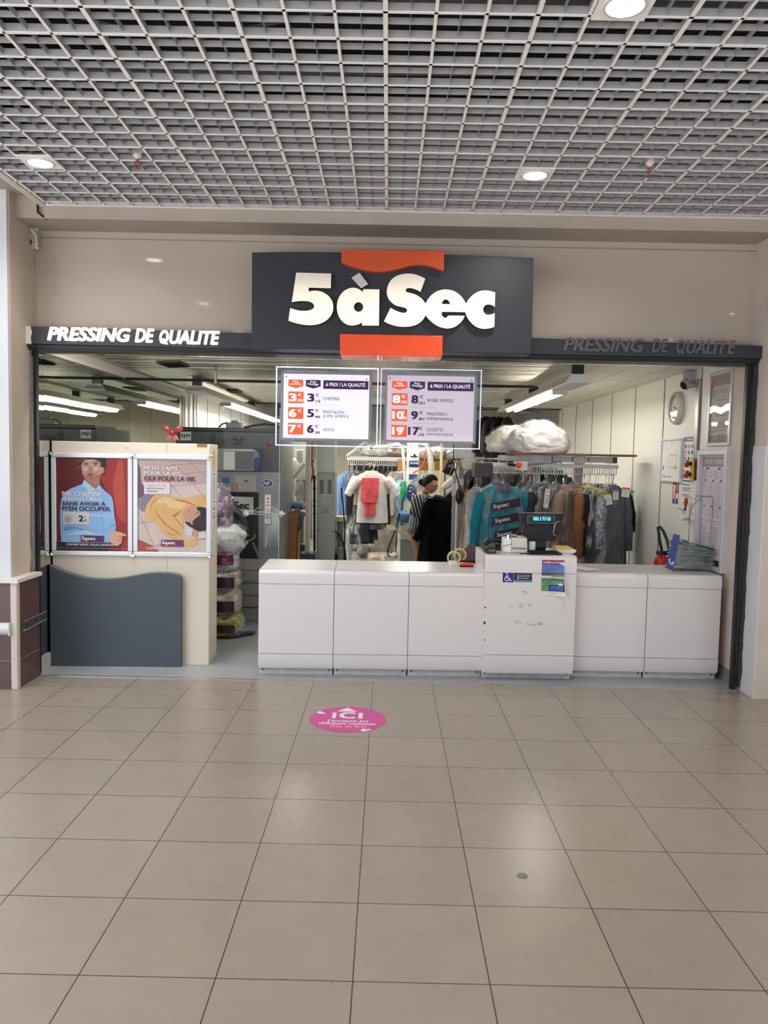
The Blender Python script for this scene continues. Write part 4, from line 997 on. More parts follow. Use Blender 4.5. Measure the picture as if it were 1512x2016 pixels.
counter_unit('white counter unit at the right end against the side wall', 2.077, 6.11, 2.665, 6.115, 0.84, 0.60)
# scuffs on the till unit
TM = MW[tall.name]
def tall_px(px, py): 
    # point on the front of the till unit
    d = ray(px, py); n = TM.to_3x3() @ Vector((0, -1, 0)); o = TM @ Vector((0, 0, 0)); C = Vector((0, 0, CH))
    return C + d*((o-C).dot(n)/d.dot(n))
b = B(); rs = random.Random(5)
for cx, cy, n_, s in ((1030, 1166, 7, 8), (1035, 1192, 9, 14), (1005, 1194, 3, 4), (1050, 1228, 14, 14), (1020, 1225, 4, 6), (1065, 1226, 4, 6)):
    for i in range(n_):
        p = tall_px(cx+rs.uniform(-s, s), cy+rs.uniform(-3, 3)); l = rs.uniform(.004, .018); a = rs.uniform(-.5, .5)
        q = Vector((math.cos(a)*l, 0, math.sin(a)*l)); nn = Vector((0, 0, .0012))
        b.poly([p-q-nn+Vector((0, -.0008, 0)), p+q-nn+Vector((0, -.0008, 0)), p+q+nn+Vector((0, -.0008, 0)), p-q+nn+Vector((0, -.0008, 0))])
b.link('scuff_marks', mat('dark_scuff', (120, 112, 110), 0.8), tall, smooth=0, recalc=False)
b = B()
for px, py, s in ((955, 1196, 4), (954, 1226, 6), (955, 1260, 3), (955, 1242, 2)):
    p = tall_px(px, py); b.blob(p, (0.004*s/3, 0.004, 0.006*s/3), 8, 6, 0.5, 3, py)
b.link('chipped_edge', M_gap, tall)

# stickers and flyer on the till unit
def flat_px(b, m, fn, pts, k=1):
    b.m(m).poly([fn(*p)+Vector((0, -0.0008*k, 0)) for p in pts]); return b
def box4(x0, y0, x1, y1): return [(x0, y1), (x1, y1+0.02*(x1-x0)), (x1, y0+0.02*(x1-x0)), (x0, y0)]
st = thing('wheelchair_sticker', 'square blue sticker with a white wheelchair symbol on the till unit', 'sticker', tall_px(1000, 1146))
b = B(); flat_px(b, mat('sign_blue', (34, 40, 140), 0.4, noise_amt=0), tall_px, box4(989.5, 1125, 1011, 1146)); b.link('square', None, st, smooth=0, recalc=False)
b = B()
def st2(u, v): p = tall_px(989.5+u*21.5, 1125+v*21+u*.4); return p+Vector((0, -0.003, 0))
b.tube([st2(.38, .30), st2(.40, .60), st2(.62, .62), st2(.72, .84), st2(.82, .80)], 0.0042, 6)
b.tube([st2(.40, .42), st2(.56, .43)], 0.0036, 6)
b.tube([st2(.34, .48), st2(.22, .58), st2(.19, .70), st2(.26, .82), st2(.40, .87), st2(.54, .82), st2(.60, .72)], 0.0036, 6)
b.lathe([(0.006, 0.001), (0.006, -0.001)], st2(.37, .17), 14, 'Y')
b.link('wheelchair_symbol', M_lettw, st)
ds = thing('info_sticker', 'dark sticker with a blue base and tiny white lettering beside the wheelchair sticker', 'sticker', tall_px(1030, 1146))
b = B(); flat_px(b, mat('sticker_dark', (40, 36, 42), 0.4, noise_amt=0), tall_px, box4(1011.5, 1122, 1047.5, 1142)); flat_px(b, mat('sticker_sky', (84, 150, 200), 0.4, noise_amt=0), tall_px, box4(1011.5, 1142, 1047.5, 1146)); b.link('label', None, ds, smooth=0, recalc=False)
b = B()
def lines(fn, b, m, x0, x1, ys_, h=0.8, k=2, jit=0.0, seed=3):
    r_ = random.Random(seed)
    for y in ys_:
        xx1 = x1-(x1-x0)*jit*r_.random()
        flat_px(b, m, fn, [(x0, y+h), (xx1, y+h+.02*(xx1-x0)), (xx1, y+.02*(xx1-x0)), (x0, y)], k)
lines(tall_px, b, M_lettw, 1017, 1044, (1132, 1134.5), .6); lines(tall_px, b, M_lettw, 1024, 1040, (1138,), .9)
flat_px(b, M_lettw, tall_px, box4(1026.5, 1125.5, 1032, 1128), 2); flat_px(b, M_lettw, tall_px, box4(1018.5, 1137, 1021.5, 1140), 2)
b.link('small_print', None, ds, smooth=0, recalc=False)
fl = thing('event_flyer', 'colourful paper flyer with a pink heading and a blue car taped to the till unit', 'flyer', tall_px(1085, 1170))
def fy(u, v):
    p = tall_px(1067+u*45-v*2.0, 1102+v*70+u*1.0)
    cu = max(0, u-.55)**2*max(0, v-.1)*0.30
    return p+Vector((0, -0.002-cu, 0))
def fgrid(b, m, u0, v0, u1, v1, k=0, n=6):
    b.m(m)
    for i in range(n):
        for j in range(n):
            a0, a1 = u0+(u1-u0)*i/n, u0+(u1-u0)*(i+1)/n; c0, c1_ = v0+(v1-v0)*j/n, v0+(v1-v0)*(j+1)/n
            b.poly([fy(*q)+Vector((0, -.0006*k, 0)) for q in ((a0, c1_), (a1, c1_), (a1, c0), (a0, c0))])
b = B(); fgrid(b, M_paper, 0, 0, 1, 1); b.link('sheet', None, fl, smooth=60, recalc=False)
b = B()
fgrid(b, mat('flyer_pink', (160, 36, 108), 0.5, noise_amt=0), 0, 0, .98, .135, 1); fgrid(b, mat('flyer_sky', (92, 124, 186), 0.5, noise_amt=.35, noise_scale=14), 0, .135, .98, .40, 1)
fgrid(b, mat('flyer_hill', (66, 84, 78), 0.5, noise_amt=.2), 0, .36, .98, .44, 2); fgrid(b, mat('flyer_brick', (176, 110, 84), 0.5, noise_amt=.1), .42, .40, .98, .47, 3)
fgrid(b, mat('flyer_green', (96, 146, 106), 0.5, noise_amt=.35, noise_scale=30), 0, .47, .98, .88, 1); fgrid(b, mat('flyer_strip', (196, 206, 204), 0.5, noise_amt=.1), 0, .47, .98, .51, 2); fgrid(b, mat('flyer_teal', (52, 90, 84), 0.5, noise_amt=.1), 0, .545, .98, .57, 2)
fgrid(b, mat('flyer_navy', (38, 46, 92), 0.5, noise_amt=.1), .32, .70, .98, .88, 2)
fgrid(b, M_paper, 0, .88, .98, 1, 2); fgrid(b, M_greyink, .25, .925, .85, .935, 3)
b.link('printed_picture', None, fl, smooth=60, recalc=False)
b = B().m(mat('flyer_car_blue', (52, 92, 186), 0.4, noise_amt=0))
b.poly([fy(*q)+Vector((0, -.0026, 0)) for q in ((.36, .84), (.50, .865), (.80, .87), (.90, .84), (.93, .79), (.82, .765), (.72, .74), (.56, .72), (.42, .73), (.36, .78))])
b.m(M_paper); b.poly([fy(*q)+Vector((0, -.003, 0)) for q in ((.62, .79), (.76, .795), (.74, .765), (.64, .765))])
b.m(M_ink); b.poly([fy(*q)+Vector((0, -.003, 0)) for q in ((.46, .77), (.60, .775), (.57, .735), (.46, .745))])
b.m(M_paper); b.poly([fy(.82+.09*math.cos(i*.5236), .68+.035*math.sin(i*.5236))+Vector((0, -.003, 0)) for i in range(12)][::-1])
a0, a1 = fy(.06, .115), fy(.88, .03); text_into(b, 'le Rallye du Cœur', M_lettw, (Vector((0, a0.y-.0022, 0)), Vector((1, 0, 0)), Vector((0, 0, 1)), Vector((0, -1, 0))), a0.x, a1.x, a0.z, a1.z, bold=.02, shear=.1)
b.link('printed_details', None, fl, smooth=0, recalc=False)

# ------------------------------------------------------------------ things on the till unit (top z = .986)
ZT = 0.9865
def TP(px, py): return WZ(px, py, ZT)
# card terminal
c = TP(966, 1089)
t = thing('card_terminal', 'small black card terminal at the front left corner of the till unit', 'card terminal', (c.x, c.y, ZT), 0.15)
b = B(); b.loft([[MW[t.name] @ Vector((sx*w, sy, z)) for sx, sy in ((-1, y0), (1, y0), (1, y1), (-1, y1))] for w, y0, y1, z in ((.034, -.03, .09, 0.0005), (.036, -.032, .09, .02), (.034, -.02, .09, .045))]); b.link('body', M_black, t, smooth=0, bevel=0.004)
b = B(); b.poly([MW[t.name] @ Vector(q) for q in ((-.026, -.0335, .012), (.026, -.0335, .012), (.026, -.028, .034), (-.026, -.028, .034))]); b.link('display', mat('dim_lcd', (86, 96, 100), 0.2, emit=(110, 130, 140), emit_s=.15), t, smooth=0)
b = B()
for i in range(12): b.cbox(MW[t.name] @ Vector((-.02+.02*(i % 3), .0+.018*(i//3), .0465)), (.014, .012, .006))
b.link('keys', mat('dark_keys', (60, 60, 64), .5), t, smooth=0)
# telephone handset behind it
c = TP(975, 1083)
t = thing('desk_telephone', 'black desk telephone with its handset behind the card terminal on the till unit', 'telephone', (c.x, c.y+.03, ZT), 0.1)
M = MW[t.name]
b = B(); b.prism([M @ Vector((-.10, y, z)) for y, z in ((-.06, .001), (-.06, .025), (.10, .06), (.10, .001))], M.to_3x3() @ Vector((.20, 0, 0))); b.link('base', M_black, t, smooth=0, bevel=.008)
b = B().tube([M @ Vector(q) for q in ((-.10, -.04, .04), (-.07, -.03, .065), (-.03, -.02, .075), (.02, -.01, .075), (.06, 0, .065), (.09, .01, .045))], [.018, .02, .014, .014, .02, .018], 10); b.link('handset', M_black, t)
b = B().tube([M @ Vector((-.1+.012*i*0.3-.02*math.sin(i*.3), -.06+.01*math.cos(i*1.6), .012+.01*math.sin(i*1.6))) for i in range(30)], .003, 5); b.link('coiled_cord', M_black, t)
b = B()
for i in range(12): b.cbox(M @ Vector((.02+.022*(i % 3), .0+.02*(i//3), .052)), (.015, .012, .012), rx=.2)
b.link('keys', mat('grey_keys', (120, 120, 124), .5), t, smooth=0)
# receipt printer (white)
p0, p1 = TP(990, 1088), TP(1041, 1089)
t = thing('receipt_printer', 'off white receipt printer box in front of the till screen', 'printer', ((p0.x+p1.x)/2, p0.y, ZT))
x0, x1, y0 = p0.x, p1.x-.01, p0.y; h = .118
MP = mat('off_white_plastic', (206, 200, 196), 0.45)
xm = x0+.068
b = B(); b.prism([(xm, y0-.005, ZT+.001), (xm, y0+.005, ZT+.05), (xm, y0+.03, ZT+h), (xm, y0+.16, ZT+h+.006), (xm, y0+.16, ZT+.001)], (x1-xm, 0, 0)); b.link('body', MP, t, smooth=0, bevel=.008)
b = B(); b.loft([[(x0+.004, y0+.03, ZT+.001), (x0+.004, y0+.04, ZT+.10), (x0+.01, y0+.15, ZT+.112), (x0+.004, y0+.16, ZT+.001)], [(xm-.002, y0-.005, ZT+.001), (xm-.002, y0+.012, ZT+h-.012), (xm-.002, y0+.16, ZT+h), (xm-.002, y0+.16, ZT+.001)]]); b.link('side_cover', mat('pale_plastic', (222, 220, 220), 0.45), t, smooth=0, bevel=.004)
B().box(xm+.006, x1-.01, y0+.040, y0+.044, ZT+h+.0005, ZT+h+.003).box(xm+.004, x1-.006, y0-.006, y0+.0, ZT+.036, ZT+.04).link('paper_slot', M_black, t, smooth=0)
B().tube([(x0+.002, y0+.03, ZT+.05), (xm+.0, y0-.006, ZT+.072)], .002, 5).link('cover_seam', M_black, t)
b = B().lathe([(.007, 0), (.007, .022), (.009, .024), (.007, .032), (.001, .034)], (x0+.04, y0+.02, ZT+.106), 12); b.link('blue_lamp', mat('blue_white_led', (200, 236, 255), .3, emit=(180, 230, 255), emit_s=1.2), t)
b = B(); b.prism([(x0+.03, y0+.05, ZT+.116), (x0+.06, y0+.14, ZT+.14), (x0+.13, y0+.15, ZT+.128), (x0+.12, y0+.06, ZT+.121)], (0, 0, .004))
tag(b.link('black_glove', M_black, smooth=0, bevel=.002), 'small black folded case lying on top of the receipt printer', 'case')
# till monitor seen from behind
pa, pb = TP(1022, 1082), TP(1108, 1083)
YM = 6.27
a0, a1 = W(1019, 1068, YM), W(1109, 1011, YM)
t = thing('till_monitor', 'black till monitor seen from behind with a glowing blue customer display', 'monitor', ((a0.x+a1.x)/2, YM, ZT))
xc = (a0.x+a1.x)/2; hw = (a1.x-a0.x)/2
b = B(); b.loft([[(xc-hw*s, y+dy_, z) for s, y in ((1, YM), (-1, YM), (-1, YM+.05), (1, YM+.05))] for s_, dy_, z in ()] or [[(xc-hw*.62, YM-.03, ZT+.09), (xc+hw*.62, YM-.03, ZT+.09), (xc+hw*.62, YM+.02, ZT+.09), (xc-hw*.62, YM+.02, ZT+.09)], [(xc-hw*.82, YM-.035, ZT+.15), (xc+hw*.82, YM-.035, ZT+.15), (xc+hw*.82, YM+.04, ZT+.15), (xc-hw*.82, YM+.04, ZT+.15)], [(xc-hw, YM-.012, a1.z), (xc+hw, YM-.012, a1.z), (xc+hw, YM+.05, a1.z), (xc-hw, YM+.05, a1.z)]]); b.link('back_shell', M_black, t, smooth=0, bevel=.005)
b = B().box(xc-.05, xc+.05, YM+.0, YM+.05, ZT+.02, ZT+.12); b.loft([[(xc-.14, YM-.10, ZT+.001), (xc+.14, YM-.10, ZT+.001), (xc+.13, YM+.12, ZT+.001), (xc-.13, YM+.12, ZT+.001)], [(xc-.06, YM-.0, ZT+.03), (xc+.06, YM-.0, ZT+.03), (xc+.06, YM+.08, ZT+.03), (xc-.06, YM+.08, ZT+.03)]]); b.link('stand', M_black, t, smooth=0, bevel=.004)
d0, d1 = W(1037.5, 1031, YM-.05), W(1093, 1016, YM-.05)
dp = B().box(d0.x, d1.x, YM-.05, YM-.02, d0.z, d1.z).link('customer_display', mat('grey_display_bezel', (70, 72, 84), .35), t, smooth=0, bevel=.003)
B().box(d0.x+.012, d1.x-.012, YM-.0515, YM-.05, d0.z+.012, d1.z-.008).link('display_glass', M_black, dp, smooth=0)
b = B(); g0, g1 = W(1050, 1024.5, YM-.052), W(1084, 1018.5, YM-.052)
text_into(b, '00:17/10', mat('cyan_digits', (90, 220, 240), .4, emit=(60, 210, 240), emit_s=1.6), FRONT(YM-.0518), g0.x, g1.x, g0.z, g1.z, bold=.03); b.link('lit_digits', None, dp, smooth=0)
b = B().box(xc-.045, xc+.045, YM-.0135, YM-.012, a1.z-.02, a1.z-.012); b.link('vent_slot', mat('grey_keys', (120, 120, 124), .5), t, smooth=0)
b = B().tube([W(1102, 1026.5, YM-.02), W(1096, 1027.5, YM-.045), W(1093, 1031, YM-.05), W(1089, 1049, YM-.05), W(1090, 1053, YM-.045), W(1095, 1055, YM-.03)], .0035, 6); b.link('wire_loop', M_alu, t)
b = B().tube([W(1024.5, 1026.5, YM-.02), W(1030, 1028, YM-.045), W(1031, 1034, YM-.05), W(1029, 1048, YM-.045)], .003, 6); b.link('wire_loop', mat('dark_grey_wire', (70, 70, 72), .4, .6), t)
# keyboard
k0 = TP(1040, 1091); k1 = TP(1100, 1092)
t = thing('keyboard', 'black keyboard lying on the till unit before the monitor', 'keyboard', (k0.x, k0.y, ZT))
y0 = 6.06
B().box(k0.x, k1.x+.02, y0, y0+.13, ZT+.0005, ZT+.016).link('base', M_black, t, smooth=0, bevel=.004)
b = B()
for r_ in range(5):
    for c_ in range(12): b.cbox((k0.x+.016+c_*.0195, y0+.018+r_*.023, ZT+.019), (.015, .016, .008))
b.link('keys', M_blackm, t, smooth=0)
# cables, box, papers
b = B().tube([(k0.x-.07, y0-.01, ZT+.006), (k0.x-.02, y0+.02, ZT+.006), (k0.x+.03, y0-.03, ZT+.006), (k0.x+.1, y0-.02, ZT+.006), (k0.x+.16, y0-.035, ZT+.006)], .004, 6)
tag(b.link('black_cable', M_black), 'thin black cable lying along the front of the till unit', 'cable')
q = W(1045, 1088, 6.22)
b = B().box(q.x-.012, q.x+.035, 6.22, 6.27, ZT, ZT+.085); tag(b.link('white_box', M_paper, smooth=0, bevel=.003), 'small white box standing between the printer and the till monitor', 'box')
q = TP(1050, 1084); b = B().lathe([(.034, .002), (.034, .05), (.030, .053), (.001, .053)], (q.x-.09, q.y, ZT-.001), 18)
q2 = W(1105, 1079, 6.38)
t = thing('notepad', 'stack of white papers with a yellow pad at the right end of the till unit', 'notepad', (q2.x, 6.34, ZT), -.1)
b.bm.free()
b = B()
for i in range(4): b.cbox((q2.x+.005*(i % 2), 6.30, ZT+.004+.006*i), (.15, .20, .0055), rz=.05*i-.1)
b.link('papers', M_paper, t, smooth=0)
B().cbox((q2.x-.01, 6.32, ZT+.034), (.12, .16, .014), rz=-.05).link('yellow_pad', M_yellow, t, smooth=0)
b = B().cbox((1.30, 6.22, ZT+.008), (.10, .14, .014), rz=.4)

tag(b.link('blue_folder', mat('blue_grey_card', (120, 140, 170), .5), smooth=0), 'small blue grey booklet lying under the right side of the till monitor', 'booklet')
# papers on the right counter next to the till unit
b = B()
for i, (x, y, r_) in enumerate(((1.60, 6.40, .2), (1.58, 6.47, -.1), (1.63, 6.34, .5))): b.m((M_paper, mat('peach_paper', (236, 196, 170), .6), M_paper)[i]).cbox((x, y, .8425+.002*i), (.16, .21, .0015), rz=r_)
tag(b.link('loose_papers', None, smooth=0), 'loose printed papers on the counter just right of the till unit', 'papers')
# stapler, tape and small things on the left counter next to the till unit
Z8 = .8312
def T8(px, py): return WZ(px, py, Z8)
c = T8(918, 1116)
t = thing('stapler', 'red stapler lying on the counter left of the till unit', 'stapler', (c.x, c.y, Z8), .12); M = MW[t.name]
b = B(); b.prism([M @ Vector((x, -.018, z)) for x, z in ((-.055, .012), (-.055, .03), (-.03, .038), (.035, .034), (.055, .026), (.058, .012))], M.to_3x3() @ Vector((0, .036, 0))); b.link('top_arm', mat('bright_red_plastic', (226, 62, 52), .35), t, smooth=0, bevel=.006)
B().box(-.055, .058, -.014, .014, .0003, .010, M).link('base', M_black, t, smooth=0)
c = T8(920, 1108)
b = B(); b.cbox((c.x+.02, c.y+.02, Z8+.012), (.20, .03, .022), rz=.06); tag(b.link('black_clip_tray', M_black, smooth=0, bevel=.005), 'long black tool lying behind the red stapler', 'tool')
c = T8(890, 1114)
b = B(); b.cbox((c.x+.005, c.y+.01, Z8+.02), (.055, .035, .038), rz=.3); tag(b.link('white_tag_box', M_paper, smooth=0, bevel=.003), 'small white box left of the red stapler', 'box')
c = T8(900, 1108)
t = thing('tape_dispenser', 'olive yellow tape dispenser wheel at the back of the counter by the stapler', 'tape dispenser', (c.x, c.y+.05, Z8), .2); M = MW[t.name]
MT = mat('olive_yellow_plastic', (188, 182, 122), .4)
for s in (-1, 1):
    b = B(); R_ = .06
    for i in range(28):
        a0, a1 = i*2*math.pi/28, (i+1)*2*math.pi/28
    prof = [(.060, -.010), (.060, .010), (.044, .010), (.044, -.010), (.060, -.010)]
    b.lathe([(r_, h_) for r_, h_ in prof], M @ Vector((s*.035, s*.03, .058 if s > 0 else .042)), 28, 'Y', cap=False)
    b.link('wheel', MT, t)
b = B().cbox(M @ Vector((0, .0, .006)), (.15, .07, .012), rz=.2); b.link('base', MT, t, smooth=0, bevel=.004)

# ================================================================== RIGHT WALL FITTINGS
def fw(px, py, off=0.0): return WX(px, py, XR-off)
def wall_rect(b, m, y_far, y_near, z0, z1, off, t=.0008):
    b.m(m).box(XR-off-t, XR-off, y_near, y_far, z0, z1); return b
FR = lambda off: RIGHTW(XR-off)
def wtext(b, s, m, y_far, y_near, z0, z1, off, **k): return text_into(b, s, m, FR(off), -y_far, -y_near, z0, z1, **k)
# camera
c = fw(1362, 745)
t = thing('security_camera', 'grey security camera mounted high on the right wall near the ceiling', 'camera', (XR, 7.08, 2.50))
MC = mat('camera_grey', (150, 150, 154), .4, noise_amt=.02)
B().box(XR-.07, XR, 7.03, 7.17, 2.465, 2.55).link('mount_box', MC, t, smooth=0, bevel=.006)
D = Vector((-.75, -.35, -.45)).normalized(); o = Vector((XR-.05, 7.08, 2.45)); 
b = B().tube([o-D*.05, o-D*.04, o+D*.055, o+D*.065], [.03, .048, .048, .040], 20); b.link('housing', MC, t)
b = B().tube([o+D*.064, o+D*.069], [.036, .034], 18); b.link('lens', M_black, t)
b = B().lathe([(.018, -.03), (.022, 0), (.018, .03)], (XR-.05, 7.0, 2.42), 14, 'X'); b.link('swivel', MC, t)
# clock
t = thing('wall_clock', 'round cream wall clock with a white face on the right wall', 'clock', (XR, 7.43, 2.25))
cc = (XR, 7.43, 2.245)
b = B().lathe([(.150, 0), (.158, -.02), (.150, -.045), (.132, -.055), (.120, -.050), (.118, -.03)], cc, 48, 'X', cap=False); b.link('case', mat('cream_clock_case', (200, 192, 174), .4), t)
B().lathe([(.121, -.028), (.06, -.0285), (.001, -.029)], cc, 40, 'X').link('clock_face', M_paper, t)
b = B()
for i in range(12):
    a = i*math.pi/6; b.cbox((XR-.030, 7.43+.105*math.sin(a), 2.245+.105*math.cos(a)), (.001, .005, .018 if i % 3 == 0 else .010), rx=-a)
b.link('hour_marks', M_ink, t, smooth=0)
for nm, l, a in (('hour_hand', .06, math.radians(285)), ('minute_hand', .085, math.radians(115))):
    dy_, dz_ = -math.sin(a), math.cos(a)
    B().tube([(XR-.032, 7.43-.015*dy_, 2.245-.015*dz_), (XR-.032, 7.43+l*dy_, 2.245+l*dz_)], [.004, .002], 6).link(nm, M_ink, t)
B().lathe([(.119, -.044), (.001, -.0445)], cc, 32, 'X').link('glass_cover', glass_mat('clock_glass', (253, 253, 253), 0.0), t)
# conduit
b = B().box(XR-.022, XR, 6.905, 6.945, 1.80, 2.47).box(XR-.02, XR, 6.955, 6.975, 1.80, 2.47); 
tag(b.link('cable_trunking', mat('steel_trunking', (176, 172, 160), .3, .6), smooth=0), 'vertical metal cable trunking running down the right wall below the camera', 'trunking')
# upper poster frame
def wall_frame(label, name, y_far, y_near, z0, z1, w=.028, dep=.02, cat='poster', m=None):
    t = thing(name, label, cat, (XR, (y_far+y_near)/2, z0)); m = m or mat('silver_frame', (176, 176, 178), .35, .5)
    b = B(); x0, x1 = XR-dep, XR
    b.box(x0, x1, y_near, y_near+w, z0, z1).box(x0, x1, y_far-w, y_far, z0, z1).box(x0, x1, y_near+w, y_far-w, z0, z0+w).box(x0, x1, y_near+w, y_far-w, z1-w, z1)
    b.link('frame', m, t, smooth=0, bevel=.004)
    return t
t = wall_frame('tall silver framed notice high on the right wall reflecting wavy light', 'framed_notice', 6.70, 6.255, 1.872, 2.488)
b = B(); wall_rect(b, mat('grey_beige_paper', (196, 190, 180), .5, noise_amt=.02), 6.675, 6.28, 1.90, 2.462, .004)
wall_rect(b, mat('taupe_band', (126, 112, 106), .5), 6.675, 6.28, 2.372, 2.455, .005); wall_rect(b, mat('coral_band', (206, 112, 90), .5), 6.675, 6.625, 2.352, 2.455, .0058)
wall_rect(b, mat('taupe_band', (126, 112, 106), .5), 6.675, 6.28, 1.90, 1.965, .005)
for i, z in enumerate((2.33, 2.31, 2.25, 2.16, 2.14, 2.12, 2.06, 2.04, 2.02, 1.995)):
    wall_rect(b, M_greyink, 6.60-.02*(i % 3), 6.35+.02*(i % 2), z, z+.005, .005)
wtext(b, '5asec', M_greyink, 6.66, 6.56, 1.985, 2.01, .0055, bold=.01)
b.link('printed_sheet', None, t, smooth=0)
b = B(); n = 14; ml = glass_mat('wavy_poster_cover', (250, 250, 250), .10)
grid = [[Vector((XR-.014-.0016*math.sin(j*.62+i*.18)-.0006*math.sin(i*.5), 6.68-.405*j/n, 1.896+.57*i/n)) for j in range(n+1)] for i in range(n+1)]
b.loft(grid, cap=False, closed=False); b.link('wavy_clear_cover', ml, t, smooth=80)
# lower tariff board
t = wall_frame('tall white framed tariff board standing on the right counter against the wall', 'tariff_board', 6.80, 6.225, 0.843, 1.838, .04, .05, 'tariff board', mat('pale_silver_frame', (208, 208, 212), .35, .3))
b = B(); wall_rect(b, mat('lilac_grey_sheet', (206, 196, 206), .5, noise_amt=.02), 6.765, 6.26, .885, 1.80, .02)
wall_rect(b, mat('header_grey', (140, 132, 138), .5), 6.735, 6.285, 1.70, 1.785, .021); wall_rect(b, mat('coral_band', (206, 112, 90), .5), 6.745, 6.715, 1.695, 1.79, .022)
wtext(b, 'NOS TARIFS', mat('pale_header_letters', (196, 190, 196), .5, noise_amt=0), 6.70, 6.31, 1.725, 1.76, .022, bold=.02)
PKI = mat('pink_ink', (186, 106, 130), .6, noise_amt=0); rs = random.Random(9)
for blk, (za, zb, cols) in enumerate(((1.60, 1.68, 2), (1.38, 1.58, 3), (1.28, 1.36, 3))):
    for c_ in range(cols):
        yf = 6.745-(.47/cols)*c_; z = zb
        wall_rect(b, M_ink, yf-.17/cols*1.0, yf-.26/cols, zb-.002, zb+.012, .0215)
        while z > za:
            wall_rect(b, M_greyink, yf, yf-.26/cols*rs.uniform(.6, 1), z-.010, z-.0065, .0215); wall_rect(b, M_purple, yf-.30/cols, yf-.34/cols, z-.010, z-.006, .0215); wall_rect(b, PKI, yf-.37/cols, yf-.41/cols, z-.010, z-.006, .0215); z -= .0165
wall_rect(b, PKI, 6.75, 6.27, 1.245, 1.25, .0215); wall_rect(b, PKI, 6.75, 6.27, 1.225, 1.229, .0215)
for c_ in range(2):
    z = 1.20
    while z > .96:
        wall_rect(b, M_greyink, 6.75-.24*c_, 6.75-.24*c_-.2*rs.uniform(.5, 1), z, z+.0035, .0215); z -= .012
wall_rect(b, M_ink, 6.765, 6.26, .885, .93, .0215)
b.link('printed_sheet', None, t, smooth=0)
# evacuation plan
t = wall_frame('white framed evacuation plan beside the blue safety notice on the right wall', 'evacuation_plan', 7.79, 7.25, 1.545, 1.96, .018, .03, 'plan', mat('white_plan_frame', (220, 220, 216), .4))
b = B(); wall_rect(b, M_paper, 7.775, 7.265, 1.56, 1.945, .012)
LG = mat('plan_green', (140, 196, 150), .6, noise_amt=0)
for a in ((7.60, 7.40, 1.68, 1.684), (7.60, 7.40, 1.80, 1.804), (7.60, 7.596, 1.68, 1.80), (7.40, 7.396, 1.68, 1.84), (7.5, 7.497, 1.74, 1.80), (7.68, 7.60, 1.86, 1.863)): wall_rect(b, M_greyink, *a, .013)
wall_rect(b, M_yellow, 7.44, 7.37, 1.67, 1.70, .0135)
for i in range(8): wall_rect(b, (LG, M_greyink)[i % 2], 7.30, 7.28, 1.60+.04*i, 1.62+.04*i, .013); wall_rect(b, M_greyink, 7.74-.03*i, 7.725-.03*i, 1.585, 1.60, .013)
wall_rect(b, M_ink, 7.74, 7.72, 1.66, 1.70, .013); wall_rect(b, LG, 7.54, 7.50, 1.915, 1.93, .013)
b.link('plan_sheet', None, t, smooth=0)
t = thing('safety_notice', 'blue and white safety notice with pictograms right of the evacuation plan', 'notice', (XR, 7.1, 1.55))
b = B(); NB = mat('notice_blue', (60, 74, 130), .5, noise_amt=0)
wall_rect(b, NB, 7.235, 6.985, 1.56, 1.965, .002); wall_rect(b, M_paper, 7.225, 6.995, 1.66, 1.925, .003); wall_rect(b, M_paper, 7.225, 6.995, 1.57, 1.65, .003)
rs = random.Random(4)
for i in range(4):
    for j in range(3): wall_rect(b, (M_ink, PKI, NB)[(i+j) % 3], 7.205-.075*j, 7.170-.075*j, 1.865-.055*i, 1.895-.055*i, .0036); wall_rect(b, M_greyink, 7.21-.075*j, 7.16-.075*j, 1.853-.055*i, 1.857-.055*i, .0036)
for i in range(4): wall_rect(b, M_greyink, 7.21, 7.05, 1.635-.016*i, 1.639-.016*i, .0036)
wtext(b, 'CONSIGNES', M_lettw, 7.20, 7.02, 1.935, 1.955, .0036, bold=.02)
b.link('sheet', None, t, smooth=0)
# emergency stops
t = thing('emergency_stop', 'yellow emergency stop box with two red push buttons on the right wall', 'emergency stop', (XR, 6.9, 1.6))
B().box(XR-.045, XR, 6.815, 6.87, 1.575, 1.775).link('back_box', M_black, t, smooth=0, bevel=.004)
for z in (1.628, 1.722):
    bx = B().box(XR-.06, XR-.0, 6.872, 6.935, z-.046, z+.046).link('yellow_cover', M_yellow, t, smooth=0, bevel=.006)
    B().lathe([(.018, -.06), (.018, -.085)], (XR, 6.905, z), 16, 'X').link('button_stem', M_black, bx)
    B().lathe([(.022, -.083), (.032, -.088), (.032, -.108), (.024, -.114), (.001, -.115)], (XR, 6.905, z), 22, 'X').link('red_button', M_red, bx)
B().box(XR-.05, XR, 6.80, 6.87, 1.782, 1.84).link('junction_box', mat('grey_abs', (186, 180, 172), .5), t, smooth=0, bevel=.004)
